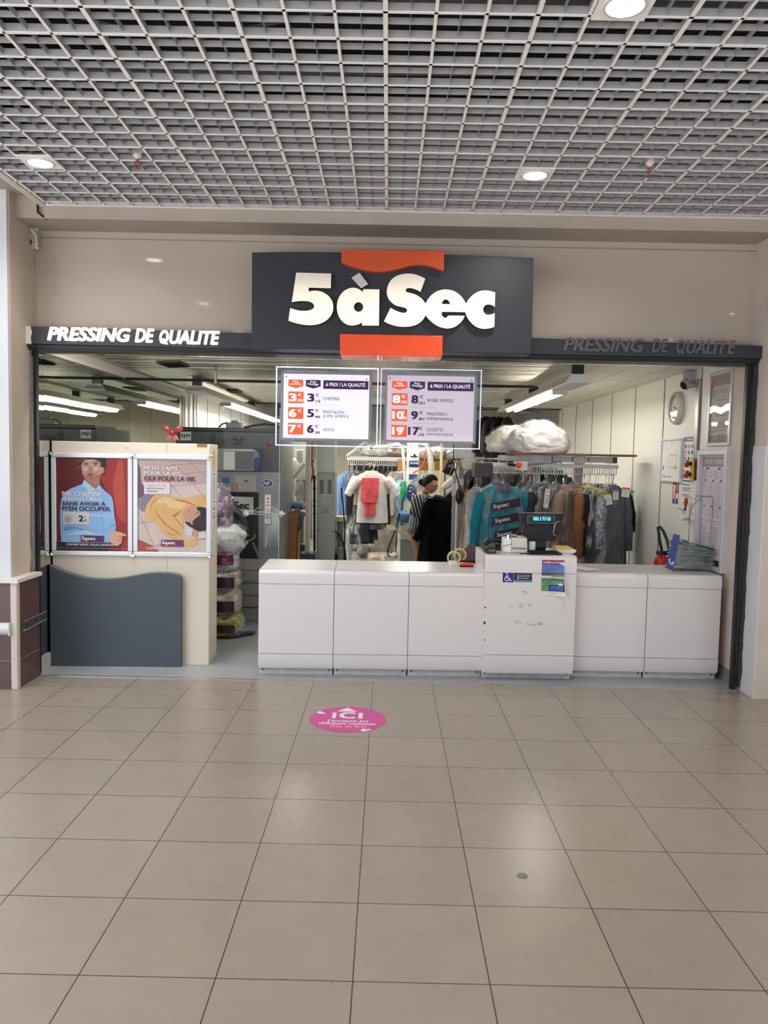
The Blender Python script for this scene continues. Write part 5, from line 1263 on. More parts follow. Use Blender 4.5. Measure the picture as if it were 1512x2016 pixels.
# fire extinguisher sign
t = thing('extinguisher_sign', 'red fire extinguisher instruction sign on the right wall', 'sign', (XR, 7.4, 1.36))
b = B(); wall_rect(b, M_paper, 7.475, 7.325, 1.335, 1.60, .001); wall_rect(b, M_red, 7.475, 7.325, 1.395, 1.555, .002); wall_rect(b, M_paper, 7.45, 7.415, 1.40, 1.52, .003); wall_rect(b, M_paper, 7.385, 7.33, 1.40, 1.44, .003)
wtext(b, 'EXTINCTEUR', M_ink, 7.47, 7.33, 1.565, 1.58, .002, bold=.01); wall_rect(b, NB, 7.475, 7.41, 1.34, 1.39, .002); wall_rect(b, NB, 7.395, 7.335, 1.34, 1.39, .002)
for i in range(5): wall_rect(b, M_lettw, 7.40, 7.335, 1.53-.016*i, 1.534-.016*i, .003)
b.link('sheet', None, t, smooth=0)
t = thing('paper_notice', 'plain white printed notice below the emergency stop buttons', 'notice', (XR, 7.1, 1.38))
b = B(); wall_rect(b, M_paper, 7.26, 6.99, 1.36, 1.635, .001); wall_rect(b, M_ink, 7.25, 7.19, 1.585, 1.615, .002)
for i, z in enumerate((1.56, 1.53, 1.525, 1.50, 1.49, 1.48, 1.47, 1.44, 1.43, 1.42)): wall_rect(b, M_greyink, 7.235, 7.02+.03*(i % 3), z, z+.005, .002)
b.link('sheet', None, t, smooth=0)
t = thing('oval_sticker', 'gold oval sticker on the right wall beside the tariff board', 'sticker', (XR, 6.85, 1.5))
b = B().m(mat('gold_oval_bright', (214, 174, 70), .4, noise_amt=0)); b.prism([(XR-.001, 6.855+.045*math.cos(i*.2618), 1.51+.10*math.sin(i*.2618)) for i in range(24)], (-.0008, 0, 0))
b.m(mat('gold_dark', (150, 112, 40), .5, noise_amt=0)).prism([(XR-.002, 6.855+.036*math.cos(i*.2618), 1.51+.085*math.sin(i*.2618)) for i in range(24)], (-.0004, 0, 0)); b.m(mat('gold_oval_bright', (214, 174, 70), .4)).prism([(XR-.0026, 6.855+.033*math.cos(i*.2618), 1.51+.08*math.sin(i*.2618)) for i in range(24)], (-.0004, 0, 0))
for i in range(4): wall_rect(b, mat('gold_dark', (150, 112, 40), .5), 6.875, 6.835, 1.545-.022*i, 1.553-.022*i, .0032)
b.m(M_paper).prism([(XR-.0032, 6.855+.016*math.cos(i*.2618), 1.44+.016*math.sin(i*.2618)) for i in range(24)], (-.0004, 0, 0)); b.link('oval', None, t, smooth=0)
# socket and tagging gun holder
t = thing('wall_socket', 'double white wall socket low on the right wall by the tariff board', 'socket', (XR, 6.9, 1.25))
B().box(XR-.03, XR, 6.845, 6.945, 1.225, 1.325).link('plate', M_white, t, smooth=0, bevel=.006)
b = B().lathe([(.028, -.0302), (.026, -.024), (.001, -.024)], (XR, 6.895, 1.275), 20, 'X'); b.link('outlet', mat('socket_well', (190, 186, 180), .5), t)
t = thing('tagging_gun', 'white tagging gun with a red trigger hanging on the right wall', 'tagging gun', (XR-.05, 7.05, 1.25))
b = B().tube([(XR-.03, 7.16, 1.29), (XR-.045, 7.10, 1.25), (XR-.05, 7.03, 1.235), (XR-.04, 6.98, 1.25), (XR-.035, 6.975, 1.36)], [.006, .02, .03, .022, .014], 10); b.link('body', M_white, t)
b = B().tube([(XR-.05, 7.01, 1.30), (XR-.05, 7.01, 1.33)], .014, 10); b.link('collar', M_black, t)
B().blob((XR-.05, 7.01, 1.375), (.018, .018, .045), 14, 10).link('red_trigger', M_red, t)
B().tube([(XR-.005, 7.16, 1.29), (XR-.05, 7.2, 1.31)], .004, 6).tube([(XR-.001, 7.0, 1.41), (XR-.04, 7.03, 1.415)], .003, 6).link('hook', M_alu, t)
# ------------------------------------------------------------------ hanger rack on the counter
CX, CY, CZ = 2.505, 6.45, .8408
t = thing('hanger_stand', 'chrome wire hanger stand rising behind the pile of wire hangers on the counter', 'stand', (CX, CY, CZ))
b = B()
P1 = lambda px, py, Y: W(px, py, Y)
b.tube([P1(1356, 1055, 6.5), P1(1358, 1020, 6.5), P1(1362, 998, 6.5), P1(1369, 990, 6.5), P1(1382, 979, 6.45)], .003, 6)
b.tube([P1(1369, 985, 6.45), P1(1371, 976, 6.45), P1(1402, 978, 6.45), P1(1403.5, 984, 6.45), P1(1402, 1020, 6.45), P1(1395, 1075, 6.45), P1(1392, 1110, 6.45), Vector((P1(1392, 1125, 6.45).x, 6.45, CZ+.005))], .003, 6)
b.tube([P1(1381, 980, 6.46), P1(1380, 1020, 6.46), P1(1378, 1060, 6.47), Vector((P1(1375, 1120, 6.47).x, 6.47, CZ+.005))], .003, 6)
q = P1(1356, 1055, 6.5); b.tube([q, (q.x-.01, 6.5, CZ+.005)], .003, 6)
b.link('wire_frame', mat('dull_steel_wire', (104, 104, 104), .4, .7, 0), t)
B().box(CX-.14, CX+.17, CY-.08, CY+.12, CZ, CZ+.005).link('base_plate', mat('dark_steel_base', (70, 72, 74), .4, .6), t, smooth=0)
# wire hangers, each one its own object
MH = [mat('silver_wire', (176, 182, 184), .3, .8, 0), mat('green_wire', (78, 150, 126), .35, .4, 0), mat('dark_green_wire', (62, 92, 80), .35, .4, 0)]
def hanger_mesh(mt, name='wire_hanger'):
    b = B(); r = .0022; w = .19
    hook = [Vector((0, 0, .045))]+[Vector((.018*math.cos(a), 0, .068+.020*math.sin(a))) for a in [math.radians(q) for q in (-90, -45, 0, 45, 90, 135, 180, 215)]]
    b.tube([(0, 0, 0), (0, 0, .03)]+hook, r, 5)
    b.tube([(0, 0, .005), (-.05, 0, -.012), (-w+.015, 0, -.085), (-w, 0, -.098), (-w+.012, 0, -.108), (0, 0, -.110), (w-.012, 0, -.108), (w, 0, -.098), (w-.015, 0, -.085), (.05, 0, -.012), (0, 0, .005)], r, 5)
    return b.link(name, mt, smooth=60)
protos = None
NH = 34
first = {}
for i in range(NH):
    mi = 1 if i in (17, 25, 26) else (2 if i in (22, 30, 31, 32) else 0)
    if mi not in first:
        o = hanger_mesh(MH[mi]); first[mi] = o
    else:
        o = first[mi].copy(); COL.objects.link(o)
    rs = random.Random(i)
    lean = -.10 if i < 24 else -.10-.03*(i-24)
    # lying flat, one on top of the other, turned so the wires fan towards the room
    o.rotation_euler = (math.radians(-90)+rs.uniform(-.02, .02)+.012*i*.3, rs.uniform(-.03, .03), rs.uniform(-.09, .09)+.04)
    o.rotation_euler = (Matrix.Rotation(-lean*.55, 3, 'Y') @ o.rotation_euler.to_matrix()).to_euler()
    o.location = (CX+.0+rs.uniform(-.012, .012), CY+.02+rs.uniform(-.012, .012), CZ+.024+i*.0064)
    tag(o, ('bare silver wire hanger in the pile on the right counter', 'bright green wire hanger in the pile on the right counter', 'dark green wire hanger near the top of the pile on the right counter')[mi], 'hanger', ('silver wire hangers piled on the counter', 'green wire hangers piled on the counter', 'dark green wire hangers piled on the counter')[mi])
# blue printed card leaning at the pile
t = thing('blue_package', 'blue printed cardboard package with white lettering leaning against the pile of wire hangers', 'package', (2.18, 6.36, CZ))
a = [W(1311, 1113, 6.30), W(1325, 1122, 6.27), W(1339, 1054, 6.33), W(1326, 1051, 6.36)]
b = B(); nrm = (a[1]-a[0]).cross(a[3]-a[0]).normalized(); nrm = nrm if nrm.y > 0 else -nrm
b.prism([(p.x, p.y, max(p.z, CZ+.001)) for p in a], nrm*.02); b.link('card', mat('package_blue', (40, 56, 130), .4, noise_amt=.05), t, smooth=0)
U = (a[3]-a[0]); V = -(a[1]-a[0]); b = B(); o = a[1]-nrm*.002
text_into(b, 'CINTRES', M_lettw, (o, U.normalized(), V.normalized(), -nrm), U.length*.12, U.length*.92, V.length*.15, V.length*.75, bold=.02, shear=.2); b.link('white_lettering', None, t, smooth=0)
# fire extinguisher
ex = W(1301, 1090, 7.3)
t = thing('fire_extinguisher', 'red fire extinguisher with a black hose behind the right counter', 'fire extinguisher', (ex.x+.06, 7.3, 0.30))
X_, Y_ = ex.x+.02, 7.3; zt = W(1300, 1097, 7.3).z
b = B().lathe([(.07, .02), (.078, .04), (.078, zt-.05), (.07, zt-.015), (.045, zt+.005), (.022, zt+.012), (.022, zt+.03)], (X_, Y_, 0), 28); b.link('cylinder', mat('extinguisher_red', (196, 40, 26), .3), t)
B().box(X_-.06, X_+.055, Y_-.02, Y_+.02, zt+.02, zt+.06).link('valve_head', M_black, t, smooth=0, bevel=.008)
B().box(X_-.06, X_-.02, Y_-.025, Y_+.02, zt+.03, zt+.055).link('blue_collar', mat('extinguisher_blue', (50, 70, 130), .4), t, smooth=0, bevel=.006)
b = B(); pts = [W(1303, 1084, 7.3), W(1299, 1066, 7.3), W(1297, 1050, 7.3), W(1295, 1038, 7.3), W(1299, 1037, 7.3), W(1306, 1046, 7.28), W(1313, 1062, 7.26), W(1317, 1080, 7.25), W(1318, 1100, 7.24), W(1319, 1125, 7.24)]
b.tube(pts, .014, 8); b.link('hose', M_black, t)
b = B().box(X_-.09, X_+.09, Y_-.09, Y_+.09, 0, .021)
tag(b.link('extinguisher_stand', mat('dark_steel_base', (70, 72, 74), .4), smooth=0), 'dark floor plate under the red fire extinguisher', 'stand')

# ------------------------------------------------------------------ floor badge and disc
t = thing('floor_sticker', 'round pink floor sticker with ICI and white lettering before the counter', 'sticker', (-.228, 5.0, .0006))
cx, cy, r = -.228, 5.003, .252
b = B(); b.m(mat('magenta_vinyl', (196, 62, 140), .35, noise_amt=.02)); b.prism([(cx+r*math.cos(i*.0873), cy+r*math.sin(i*.0873), .0004) for i in range(72)], (0, 0, .0008)); b.link('disc', None, t, smooth=0)
b = B(); FL = (Vector((0, 0, .0016)), Vector((1, 0, 0)), Vector((0, 1, 0)), Vector((0, 0, 1)))
def fl_(px, py): return WZ(px, py, .0012)
def ftext(s, m, x0, x1, yt, yb, **k):
    a, c = fl_(x0, yb), fl_(x1, yt); text_into(b, s, m, FL, a.x, c.x, (a.y+fl_(x1, yb).y)/2, (c.y+fl_(x0, yt).y)/2, **k)
VW = mat('white_vinyl', (226, 222, 232), .4, noise_amt=0)
def fpoly(m, pts, k=0): b.m(m).prism([fl_(*p)+Vector((0, 0, .0004)) for p in pts], (0, 0, .0003))
fpoly(VW, [(663, 1400.5), (704, 1401.5), (685, 1393.5)])
ftext('I', VW, 653, 663, 1403, 1414); ftext('C', VW, 668.5, 699, 1402.7, 1414.1, bold=.04); ftext('I', VW, 705, 714.5, 1403.5, 1414.6)
ftext("J'accepte les", VW, 643, 725, 1417, 1422.5, bold=.02); ftext('chèques cadeaux', VW, 627, 740, 1422, 1428, bold=.02); ftext('Ville du Bois', mat('vinyl_peach', (240, 160, 130), .4, noise_amt=0), 648, 722, 1427.5, 1432.5, bold=.02)
fpoly(VW, [(622, 1403), (630, 1400), (640, 1404), (641, 1405.5), (630, 1405)]); fpoly(mat('vinyl_violet', (110, 50, 150), .4), [(642.5, 1402), (645.5, 1399.5), (648, 1399), (647, 1401), (644, 1403)])
fpoly(VW, [(711, 1436), (716, 1434.6), (722, 1436), (727, 1435.5), (731, 1436), (728, 1438), (716, 1440), (711, 1440)])
b.link('lettering', None, t, smooth=0)
c = fl_(1028, 1724); b = B().lathe([(.022, .0), (.022, .002), (.018, .003), (.001, .003)], (c.x, c.y, 0), 28)
tag(b.link('metal_floor_disc', mat('dull_metal_disc', (128, 130, 128), .4, .6), smooth=40), 'small grey metal disc set in a beige floor tile', 'disc')
# ================================================================== DRY CLEANING MACHINE
YM_ = 8.3
M_mgrey = mat('machine_grey_enamel', (146, 148, 152), .35, .1, .03); M_mdark = mat('machine_dark_enamel', (62, 62, 68), .35, 0, .03)
mc = thing('dry_cleaning_machine', 'large grey dry cleaning machine with a dark upper fascia behind the cream partition', 'machine', (-1.7, YM_, 0))
X0, X1 = -2.26, -1.145
B().box(X0, X1, YM_+.012, YM_+1.1, .04, 1.985).link('cabinet', M_mgrey, mc, smooth=0, bevel=.008)
B().box(X0, X1, YM_-.01, YM_+.02, 1.55, 1.965).link('fascia', M_mdark, mc, smooth=0, bevel=.006)
B().box(X0+.01, X1, YM_-.02, YM_+.6, 1.965, 2.005).link('top_rail', M_black, mc, smooth=0, bevel=.006)
b = B(); s0, s1 = W(410, 926, YM_-.012), W(512, 883, YM_-.012)
pts = [(410, 883), (496, 884), (505, 887), (510, 894), (511, 905), (509, 918), (505, 925), (498, 927), (410, 926)]
b = px_prism(B(), pts, YM_-.018, .012, False); w_ = b.link('control_window', mat('control_panel_grey', (150, 146, 138), .3), mc, smooth=0)
b = px_prism(B(), [(440, 884), (496, 884.5), (505, 888), (500, 888), (440, 887)], YM_-.020, .003); b.link('painted_window_highlight', mat('cream_highlight', (236, 220, 206), .3), w_, smooth=0)  # pale strip painted in as the reflection of a lamp
b = px_prism(B(), [(500, 902), (510, 900), (509, 918), (504, 925), (500, 925)], YM_-.0205, .002); b.link('blue_panel', mat('control_blue', (30, 90, 160), .3), w_, smooth=0)
b = px_prism(B(), [(440, 889), (462, 889), (462, 925), (440, 925)], YM_-.0205, .002); b.link('paper_sheet', M_paper, w_, smooth=0)
b = px_prism(B(), [(464, 889), (499, 889), (499, 924), (464, 924)], YM_-.0206, .002).m(M_greyink)
for y in (899, 903, 907, 911): px_prism(b, [(467, y), (483, y), (483, y+1), (467, y+1)], YM_-.0215, .0006); px_prism(b, [(487, y), (496, y), (496, y+1.3), (487, y+1.3)], YM_-.0215, .0006)
b.mats = b.mats
b.link('key_panel', mat('key_panel_grey', (170, 164, 154), .4), w_, smooth=0)
b = B(); text_px(b, 'R', M_black, YM_-.011, 415, 427, 855, 878, bold=.04, depth=.006); text_px(b, 'EAL', M_black, YM_-.011, 428, 448, 864, 877, bold=.03, depth=.006); text_px(b, 'S', mat('worn_letter', (56, 54, 58), .5), YM_-.011, 449, 458, 864, 877, bold=.02, depth=.006); text_px(b, 'T', M_black, YM_-.011, 459, 467, 864, 877, bold=.04, depth=.006); text_px(b, 'AR', mat('worn_letter', (56, 54, 58), .5), YM_-.011, 468, 487, 864, 877, bold=.01, depth=.006)
b.link('maker_lettering', None, mc, smooth=0)
b = px_prism(B(), [(355, 850), (376, 850), (376, 867), (355, 867)], YM_-.012, .002); ck = b.link('white_sticker', mat('sticker_grey_white', (206, 206, 204), .5), mc, smooth=0)
b = B(); text_px(b, 'cpn', M_ink, YM_-.0125, 356, 373.5, 855, 863, bold=.03); b.link('sticker_lettering', None, ck, smooth=0)
c = W(531, 876, YM_-.01)
es = B().box(c.x-.026, c.x+.028, YM_-.03, YM_-.008, c.z-.04, c.z+.036).link('stop_plate', mat('stop_orange', (196, 92, 44), .4), mc, smooth=0, bevel=.004)
B().lathe([(.024, -.028), (.026, -.05), (.018, -.056), (.001, -.057)], (c.x, YM_, c.z), 20, 'Y').link('stop_button', mat('stop_maroon', (96, 20, 16), .35), es)
b = B()
for px, py, r in ((521, 897, .008), (529, 912, .012), (548, 948, .006), (546, 1081, .006)):
    c = W(px, py, YM_-.01); b.lathe([(r, 0), (r, -.006), (r*.6, -.009), (.001, -.009)], (c.x, YM_-.008, c.z), 14, 'Y')
b.link('lock_and_bolts', M_black, mc)
b = B(); c = W(525.5, 951.5, YM_+.01); b.m(M_paper).prism([(c.x+.064*math.cos(i*.1745), YM_+.010, c.z+.042*math.sin(i*.1745)) for i in range(36)], (0, .002, 0)); b.m(mat('nf_blue', (28, 48, 130), .4)).prism([(c.x+.058*math.cos(i*.1745), YM_+.009, c.z+.037*math.sin(i*.1745)) for i in range(36)], (0, .002, 0))
text_into(b, 'NF', M_lettw, FRONT(YM_+.0085), c.x-.038, c.x+.034, c.z-.02, c.z+.02, bold=.02, shear=.1); b.link('oval_label', None, mc, smooth=0)
b = B(); px_prism(b.m(mat('label_blue', (50, 110, 170), .4)), [(437, 940), (452, 940), (452, 952), (437, 952)], YM_+.010, .002)
px_prism(b.m(mat('pale_label', (176, 172, 172), .5)), [(463, 936), (504, 936), (504, 967), (463, 967)], YM_+.011, .001); px_prism(b.m(M_orange), [(464, 950), (468, 952), (468, 966), (465, 966)], YM_+.0100, .001); px_prism(b.m(M_ink), [(481, 946), (489, 946), (489, 948.5), (481, 948.5)], YM_+.010, .001)
for y in (939, 942, 950, 953, 956, 961): px_prism(b.m(mat('faded_red_ink', (186, 130, 120), .5)), [(472, y), (500, y), (500, y+.8), (472, y+.8)], YM_+.010, .001)
b.link('instruction_labels', None, mc, smooth=0)
# loading recess and door
dr = B().box(X0+.05, -1.375, YM_+.008, YM_+.02, .55, 1.325).link('loading_recess', mat('recess_black', (24, 24, 28), .4), mc, smooth=0)
b = B().lathe([(.26, -.0), (.27, -.03), (.25, -.045), (.215, -.05), (.21, -.03)], (-1.74, YM_+.01, .93), 40, 'Y', cap=False); b.link('door_ring', mat('door_grey', (60, 60, 64), .35, .3), dr)
B().lathe([(.212, -.03), (.15, -.05), (.06, -.062), (.001, -.064)], (-1.74, YM_+.01, .93), 36, 'Y').link('door_glass', mat('dark_porthole', (34, 34, 38), .08, 0, 0), dr)
b = B().tube([W(500, 1052, YM_-.03), W(503, 1056, YM_-.05), W(498, 1062, YM_-.05), W(480, 1066, YM_-.03)], .012, 8).tube([W(497, 1068, YM_-.06), W(503, 1082, YM_-.06), W(512, 1104, YM_-.06)], .014, 8); b.link('door_handle', mat('dull_handle_metal', (120, 120, 118), .35, .6), dr)
pl = px_prism(B(), [(450, 977), (499, 979), (499, 1009.5), (450, 1008.5)], YM_-.012, .004).link('white_plate', mat('grey_white_plate', (198, 198, 198), .5), mc, smooth=0)
b = B(); text_px(b, 'Sec', M_ink, YM_-.0125, 461, 490, 988, 1001.5, bold=.05); c = W(452, 995.5, YM_-.0125); b.m(mat('pale_blue_dot', (150, 196, 214), .5)).prism([(c.x+.026*math.cos(i*.2618), YM_-.0125, c.z+.026*math.sin(i*.2618)) for i in range(24)], (0, .0005, 0)); b.link('plate_lettering', None, pl, smooth=0)
b = B()
for i in range(5): b.box(X0+.05, -1.25, YM_+.004, YM_+.014, .08+i*.085, .14+i*.085)
b.link('base_grille', mat('grille_grey', (120, 120, 122), .4, .2), mc, smooth=0)
B().box(X0+.02, X1-.02, YM_+.03, YM_+1.0, 0, .045).link('plinth', M_black, mc, smooth=0)
mt_ = thing('motor_box', 'small grey motor box with a cable on top of the dry cleaning machine', 'motor', W(460, 842, 8.6))
z = 2.006; c = W(460, 838, 8.45)
B().box(c.x-.075, c.x+.09, 8.40, 8.55, z, z+.06).box(c.x-.02, c.x+.05, 8.41, 8.5, z+.06, z+.085).link('housing', mat('dark_steel_box', (96, 94, 90), .4, .5), mt_, smooth=0, bevel=.005)
B().tube([W(431, 841, 8.4), W(437, 835, 8.4), W(447, 832, 8.4), (c.x-.06, 8.42, z+.05)], .010, 6).link('conduit', mat('grey_hose', (84, 82, 80), .5), mt_)
b = B().tube([W(480, 842, 8.35), W(500, 838, 8.4), W(522, 835, 8.4), W(541, 837, 8.35), W(550, 843, 8.33), W(551, 850, 8.31)], .013, 8)
tag(b.link('black_hose', M_black), 'black hose running along the top of the dry cleaning machine', 'hose')
# ceiling pipe and vents on the left
b = B(); 
b.tube([(XL+.01, 7.9, 2.462), (1.45, 7.9, 2.462)], .014, 8); pt = thing('ceiling_pipe', 'thin dark sprinkler pipe running across under the metal slat ceiling', 'pipe', (-.6, 7.9, 2.46)); b.link('pipe_run', mat('dark_pipe', (44, 42, 40), .4, .4), pt)
b = B()
for x in (-1.75, -.6): b.box(x-.012, x+.012, 7.88, 7.92, 2.43, ZS); b.lathe([(.02, 2.43), (.02, 2.48)], (x, 7.9, 0), 12)
b.link('bracket', mat('grey_bracket', (120, 118, 110), .4, .5), pt, smooth=40)
t = thing('ceiling_vent', 'dark square air vent in the metal slat ceiling near the mirrors', 'vent', (-1.95, 6.75, ZS))
v = [WZ(307, 714, ZS-.012), WZ(352, 713, ZS-.012), WZ(374, 723, ZS-.012), WZ(335, 724, ZS-.012)]
B().prism([(p.x, p.y, ZS-.012) for p in v], (0, 0, .012)).link('vent_plate', mat('vent_dark', (58, 56, 50), .6), t, smooth=0)
b = B()
for i in range(5):
    a = v[0].lerp(v[3], .15+.17*i); c_ = v[1].lerp(v[2], .15+.17*i); b.tube([(a.x, a.y, ZS-.015), (c_.x, c_.y, ZS-.015)], .006, 5)
b.link('louvre', mat('dark_pipe', (44, 42, 40), .4), t)
t = thing('ceiling_vent', 'small slotted vent in the metal slat ceiling beside the left fluorescent light', 'vent', (-1.5, 9.0, ZS))
v = [WZ(445, 769, ZS-.012), WZ(468, 768, ZS-.012), WZ(479, 774, ZS-.012), WZ(455, 774, ZS-.012)]
B().prism([(p.x, p.y, ZS-.012) for p in v], (0, 0, .012)).link('vent_plate', mat('vent_dark', (58, 56, 50), .6), t, smooth=0)
# corner pipes after the mirrors
t = thing('corner_pipes', 'group of thin vertical pipes where the mirrors end on the left wall', 'pipes', (XL+.04, 10.4, 0))
for i, (x, r) in enumerate(((.03, .022), (.075, .014), (.11, .010))): B().tube([(XL+x, 10.38+.05*i, 0), (XL+x, 10.38+.05*i, 2.55)], r, 8).link('pipe', (M_panel, mat('pipe_grey', (150, 146, 138), .4, .3), M_alu)[i], t)

# ================================================================== GLASS SCREEN WITH FROSTED BANDS
YG = 7.86
gs = thing('glass_screen', 'clear glass screen with frosted horizontal bands low down between partition and counter', 'screen', (-1.36, YG, 0))
gx0, gx1 = -1.66, W(549.5, 1000, YG).x
B().box(gx0, gx1, YG, YG+.006, .004, 2.2).link('glass_pane', M_glass, gs, smooth=0)
fm = bpy.data.materials.new('frosted_film'); fm.use_nodes = True; nt = fm.node_tree; nt.nodes.clear()
o_ = nt.nodes.new('ShaderNodeOutputMaterial'); mx = nt.nodes.new('ShaderNodeMixShader'); mx.inputs[0].default_value = .5
tr = nt.nodes.new('ShaderNodeBsdfTransparent'); tl = nt.nodes.new('ShaderNodeBsdfDiffuse'); tl.inputs[0].default_value = lin((170, 166, 164))
nt.links.new(tr.outputs[0], mx.inputs[1]); nt.links.new(tl.outputs[0], mx.inputs[2]); nt.links.new(mx.outputs[0], o_.inputs[0])
for i in range(5):
    zt = .668-i*.128; B().box(gx0, gx1-.012, YG-.0012, YG-.0004, max(.03, zt-.108), zt).link('frosted_band', fm, gs, smooth=0)
B().box(gx1-.004, gx1+.002, YG-.002, YG+.008, .004, 2.2).link('polished_edge', mat('pale_glass_edge', (206, 216, 210), .2), gs, smooth=0)
t = thing('paper_notice', 'narrow paper notice in a clear sleeve hanging on the glass screen', 'notice', W(527, 1030, YG-.01))
px_prism(B(), [(521.5, 974), (533, 974), (532, 1031), (521, 1031)], YG-.008, .0006).link('paper', M_paper, t, smooth=0)
b = B().m(M_ink); px_prism(b, [(525.5, 980), (529, 980), (529, 983), (525.5, 983)], YG-.0086, .0004); px_prism(b.m(M_orange), [(524, 987), (530, 987), (530, 990), (524, 990)], YG-.0086, .0004); px_prism(b.m(M_greyink), [(523, 994), (531, 994), (531, 996), (523, 996)], YG-.0086, .0004)
for i in range(9): px_prism(b, [(524, 1002+i*3), (530, 1002+i*3), (530, 1003+i*3), (524, 1003+i*3)], YG-.0086, .0004)
b.link('print', None, t, smooth=0)
px_prism(B(), [(520, 971), (535, 971), (534, 1078), (519.5, 1078)], YG-.012, .001).link('clear_sleeve', M_filmlight, t, smooth=0)
b = B()
for a_, c_ in (((482, 1013), (533, 1005)), ((533, 997), (556, 1010)), ((482, 1012), (556, 1014)), ((486, 1005), (556, 1012)), ((496, 1007), (516, 995))): b.tube([W(*a_, YG-.05), W(*c_, YG-.05)], .003, 6)
for c_ in ((484, 1011), (555, 1012)): b.blob(W(*c_, YG-.05), (.03, .02, .03), 10, 6, .8, 4, c_[0])
tag(b.link('clear_hanger', mat('clear_plastic', (214, 218, 216), .15, 0, 0)), 'clear plastic clip hangers hanging across the glass screen', 'hanger')

# ================================================================== STACKED LAUNDRY BAGS
def bag(name, label, c, r, col, amp=.22, fr=2.2, pw=.75, film=True, group=None, cat='laundry bag', seed=1.0, rz=0, bands=(), seg=36, rings=22, colname=None, rough=.35):
    t = thing(name, label, cat, (c[0], c[1], c[2]-r[2]), rz, group)
    M = Matrix.Rotation(rz, 4, 'Z')
    mt = mat(colname or 'bag_%d_%d_%d' % col, col, rough, noise_amt=.15, noise_scale=9, bump=.5, bump_scale=18)
    o = B().blob(c, r, seg, rings, amp, fr, seed, pw, M).link('contents', mt, t, smooth=60)
    if film: B().blob(c, (r[0]*1.04, r[1]*1.05, r[2]*1.03), seg, rings, amp*1.4, fr*1.6, seed+3, pw, M).link('plastic_wrap', M_film, t, smooth=60)
    return t
def bagpx(px0, px1, y0, y1, Y): 
    a, c = W(px0, y1, Y), W(px1, y0, Y); return ((a.x+c.x)/2, Y, (a.z+c.z)/2), ((c.x-a.x)/2, .17, (c.z-a.z)/2)
YB_ = 7.32
def stackbag(name, label, px0, px1, y0, y1, col, band=None, seed=1., pw=.6, amp=.16, words=()):
    c, r = bagpx(px0, px1, y0, y1, YB_); c = (c[0], c[1], c[2])
    t = bag(name, label, c, r, col, amp, 2.0, pw, True, 'bags stacked beside the partition', seed=seed)
    if band:
        u0, u1, v0, v1, bc = band
        a, d = W(u0, v1, YB_-.20), W(u1, v0, YB_-.20)
        b = B(); n = 10; bowf = lambda i: .03*((i/n-.5)*2)**2
        b.loft([[(a.x+(d.x-a.x)*i/n, YB_-.195+bowf(i), a.z), (a.x+(d.x-a.x)*i/n, YB_-.195+bowf(i), d.z)] for i in range(n+1)], cap=False, closed=False)
        lb_ = b.link('printed_band', mat('band_%d_%d_%d' % bc, bc, .4, noise_amt=.05), t, smooth=60)
        for s, x0, x1, ya, yb, m in words:
            b = B(); text_px(b, s, m, YB_-.198, x0, x1, ya, yb, bold=.01); b.link('band_lettering', None, lb_, smooth=0)
    return t
stackbag('laundry_bag', 'lowest bag of the stack beside the partition, olive yellow with a dark base', 395, 478, 1204, 1249, (150, 142, 62), (420, 461, 1232, 1247, (46, 38, 36)), 2.1, words=(('5asec', 432, 449, 1216, 1219.5, M_ink),))
stackbag('laundry_bag', 'beige bag with a black band, second from the floor beside the partition', 395, 473, 1156, 1208, (190, 168, 142), (415, 460, 1185, 1206, (40, 28, 34)), 4.3, words=(('5asec', 437, 447, 1167, 1170, M_ink),))
stackbag('laundry_bag', 'tan bag with a dark plum band, third from the floor beside the partition', 395, 472, 1118, 1162, (176, 146, 122), (415, 460, 1138, 1158, (46, 22, 34)), 6.7)
stackbag('laundry_bag', 'pale blue and silver bag with a wine red band in the middle of the stack', 395, 469, 1084, 1124, (176, 184, 188), (415, 458, 1093, 1112, (92, 20, 52)), 8.9, words=(('5sec', 437, 447, 1099, 1104, mat('pink_print', (226, 150, 170), .5)), ('PRESSING', 436, 455, 1107, 1109.5, mat('pink_print', (226, 150, 170), .5))))
stackbag('laundry_bag', 'shiny silver white bag bulging to the right near the top of the stack', 400, 482, 1032, 1090, (206, 206, 202), None, 12.2, pw=.8, amp=.22)
stackbag('laundry_bag', 'topmost bag of the stack with purple and grey cloth inside', 400, 459, 958, 1040, (112, 90, 118), None, 14.4, pw=.9, amp=.3)
c = W(489, 1236, YB_+.02)
tag(B().loft([[(c.x-.13, YB_-.06+.12*math.cos(k*.7854), .05+.06*math.sin(k*.7854)) for k in range(8)], [(c.x-.02, YB_+.03+.07*math.cos(k*.7854), .04+.045*math.sin(k*.7854)) for k in range(8)], [(c.x+.06, YB_+.05+.03*math.cos(k*.7854), .03+.02*math.sin(k*.7854)) for k in range(8)]]).link('bag_end', mat('silver_grey_plastic', (96, 98, 106), .2, .3, .2, 20, bump=.5), None, smooth=60), 'twisted grey plastic bag end lying on the floor beside the olive bag', 'bag')

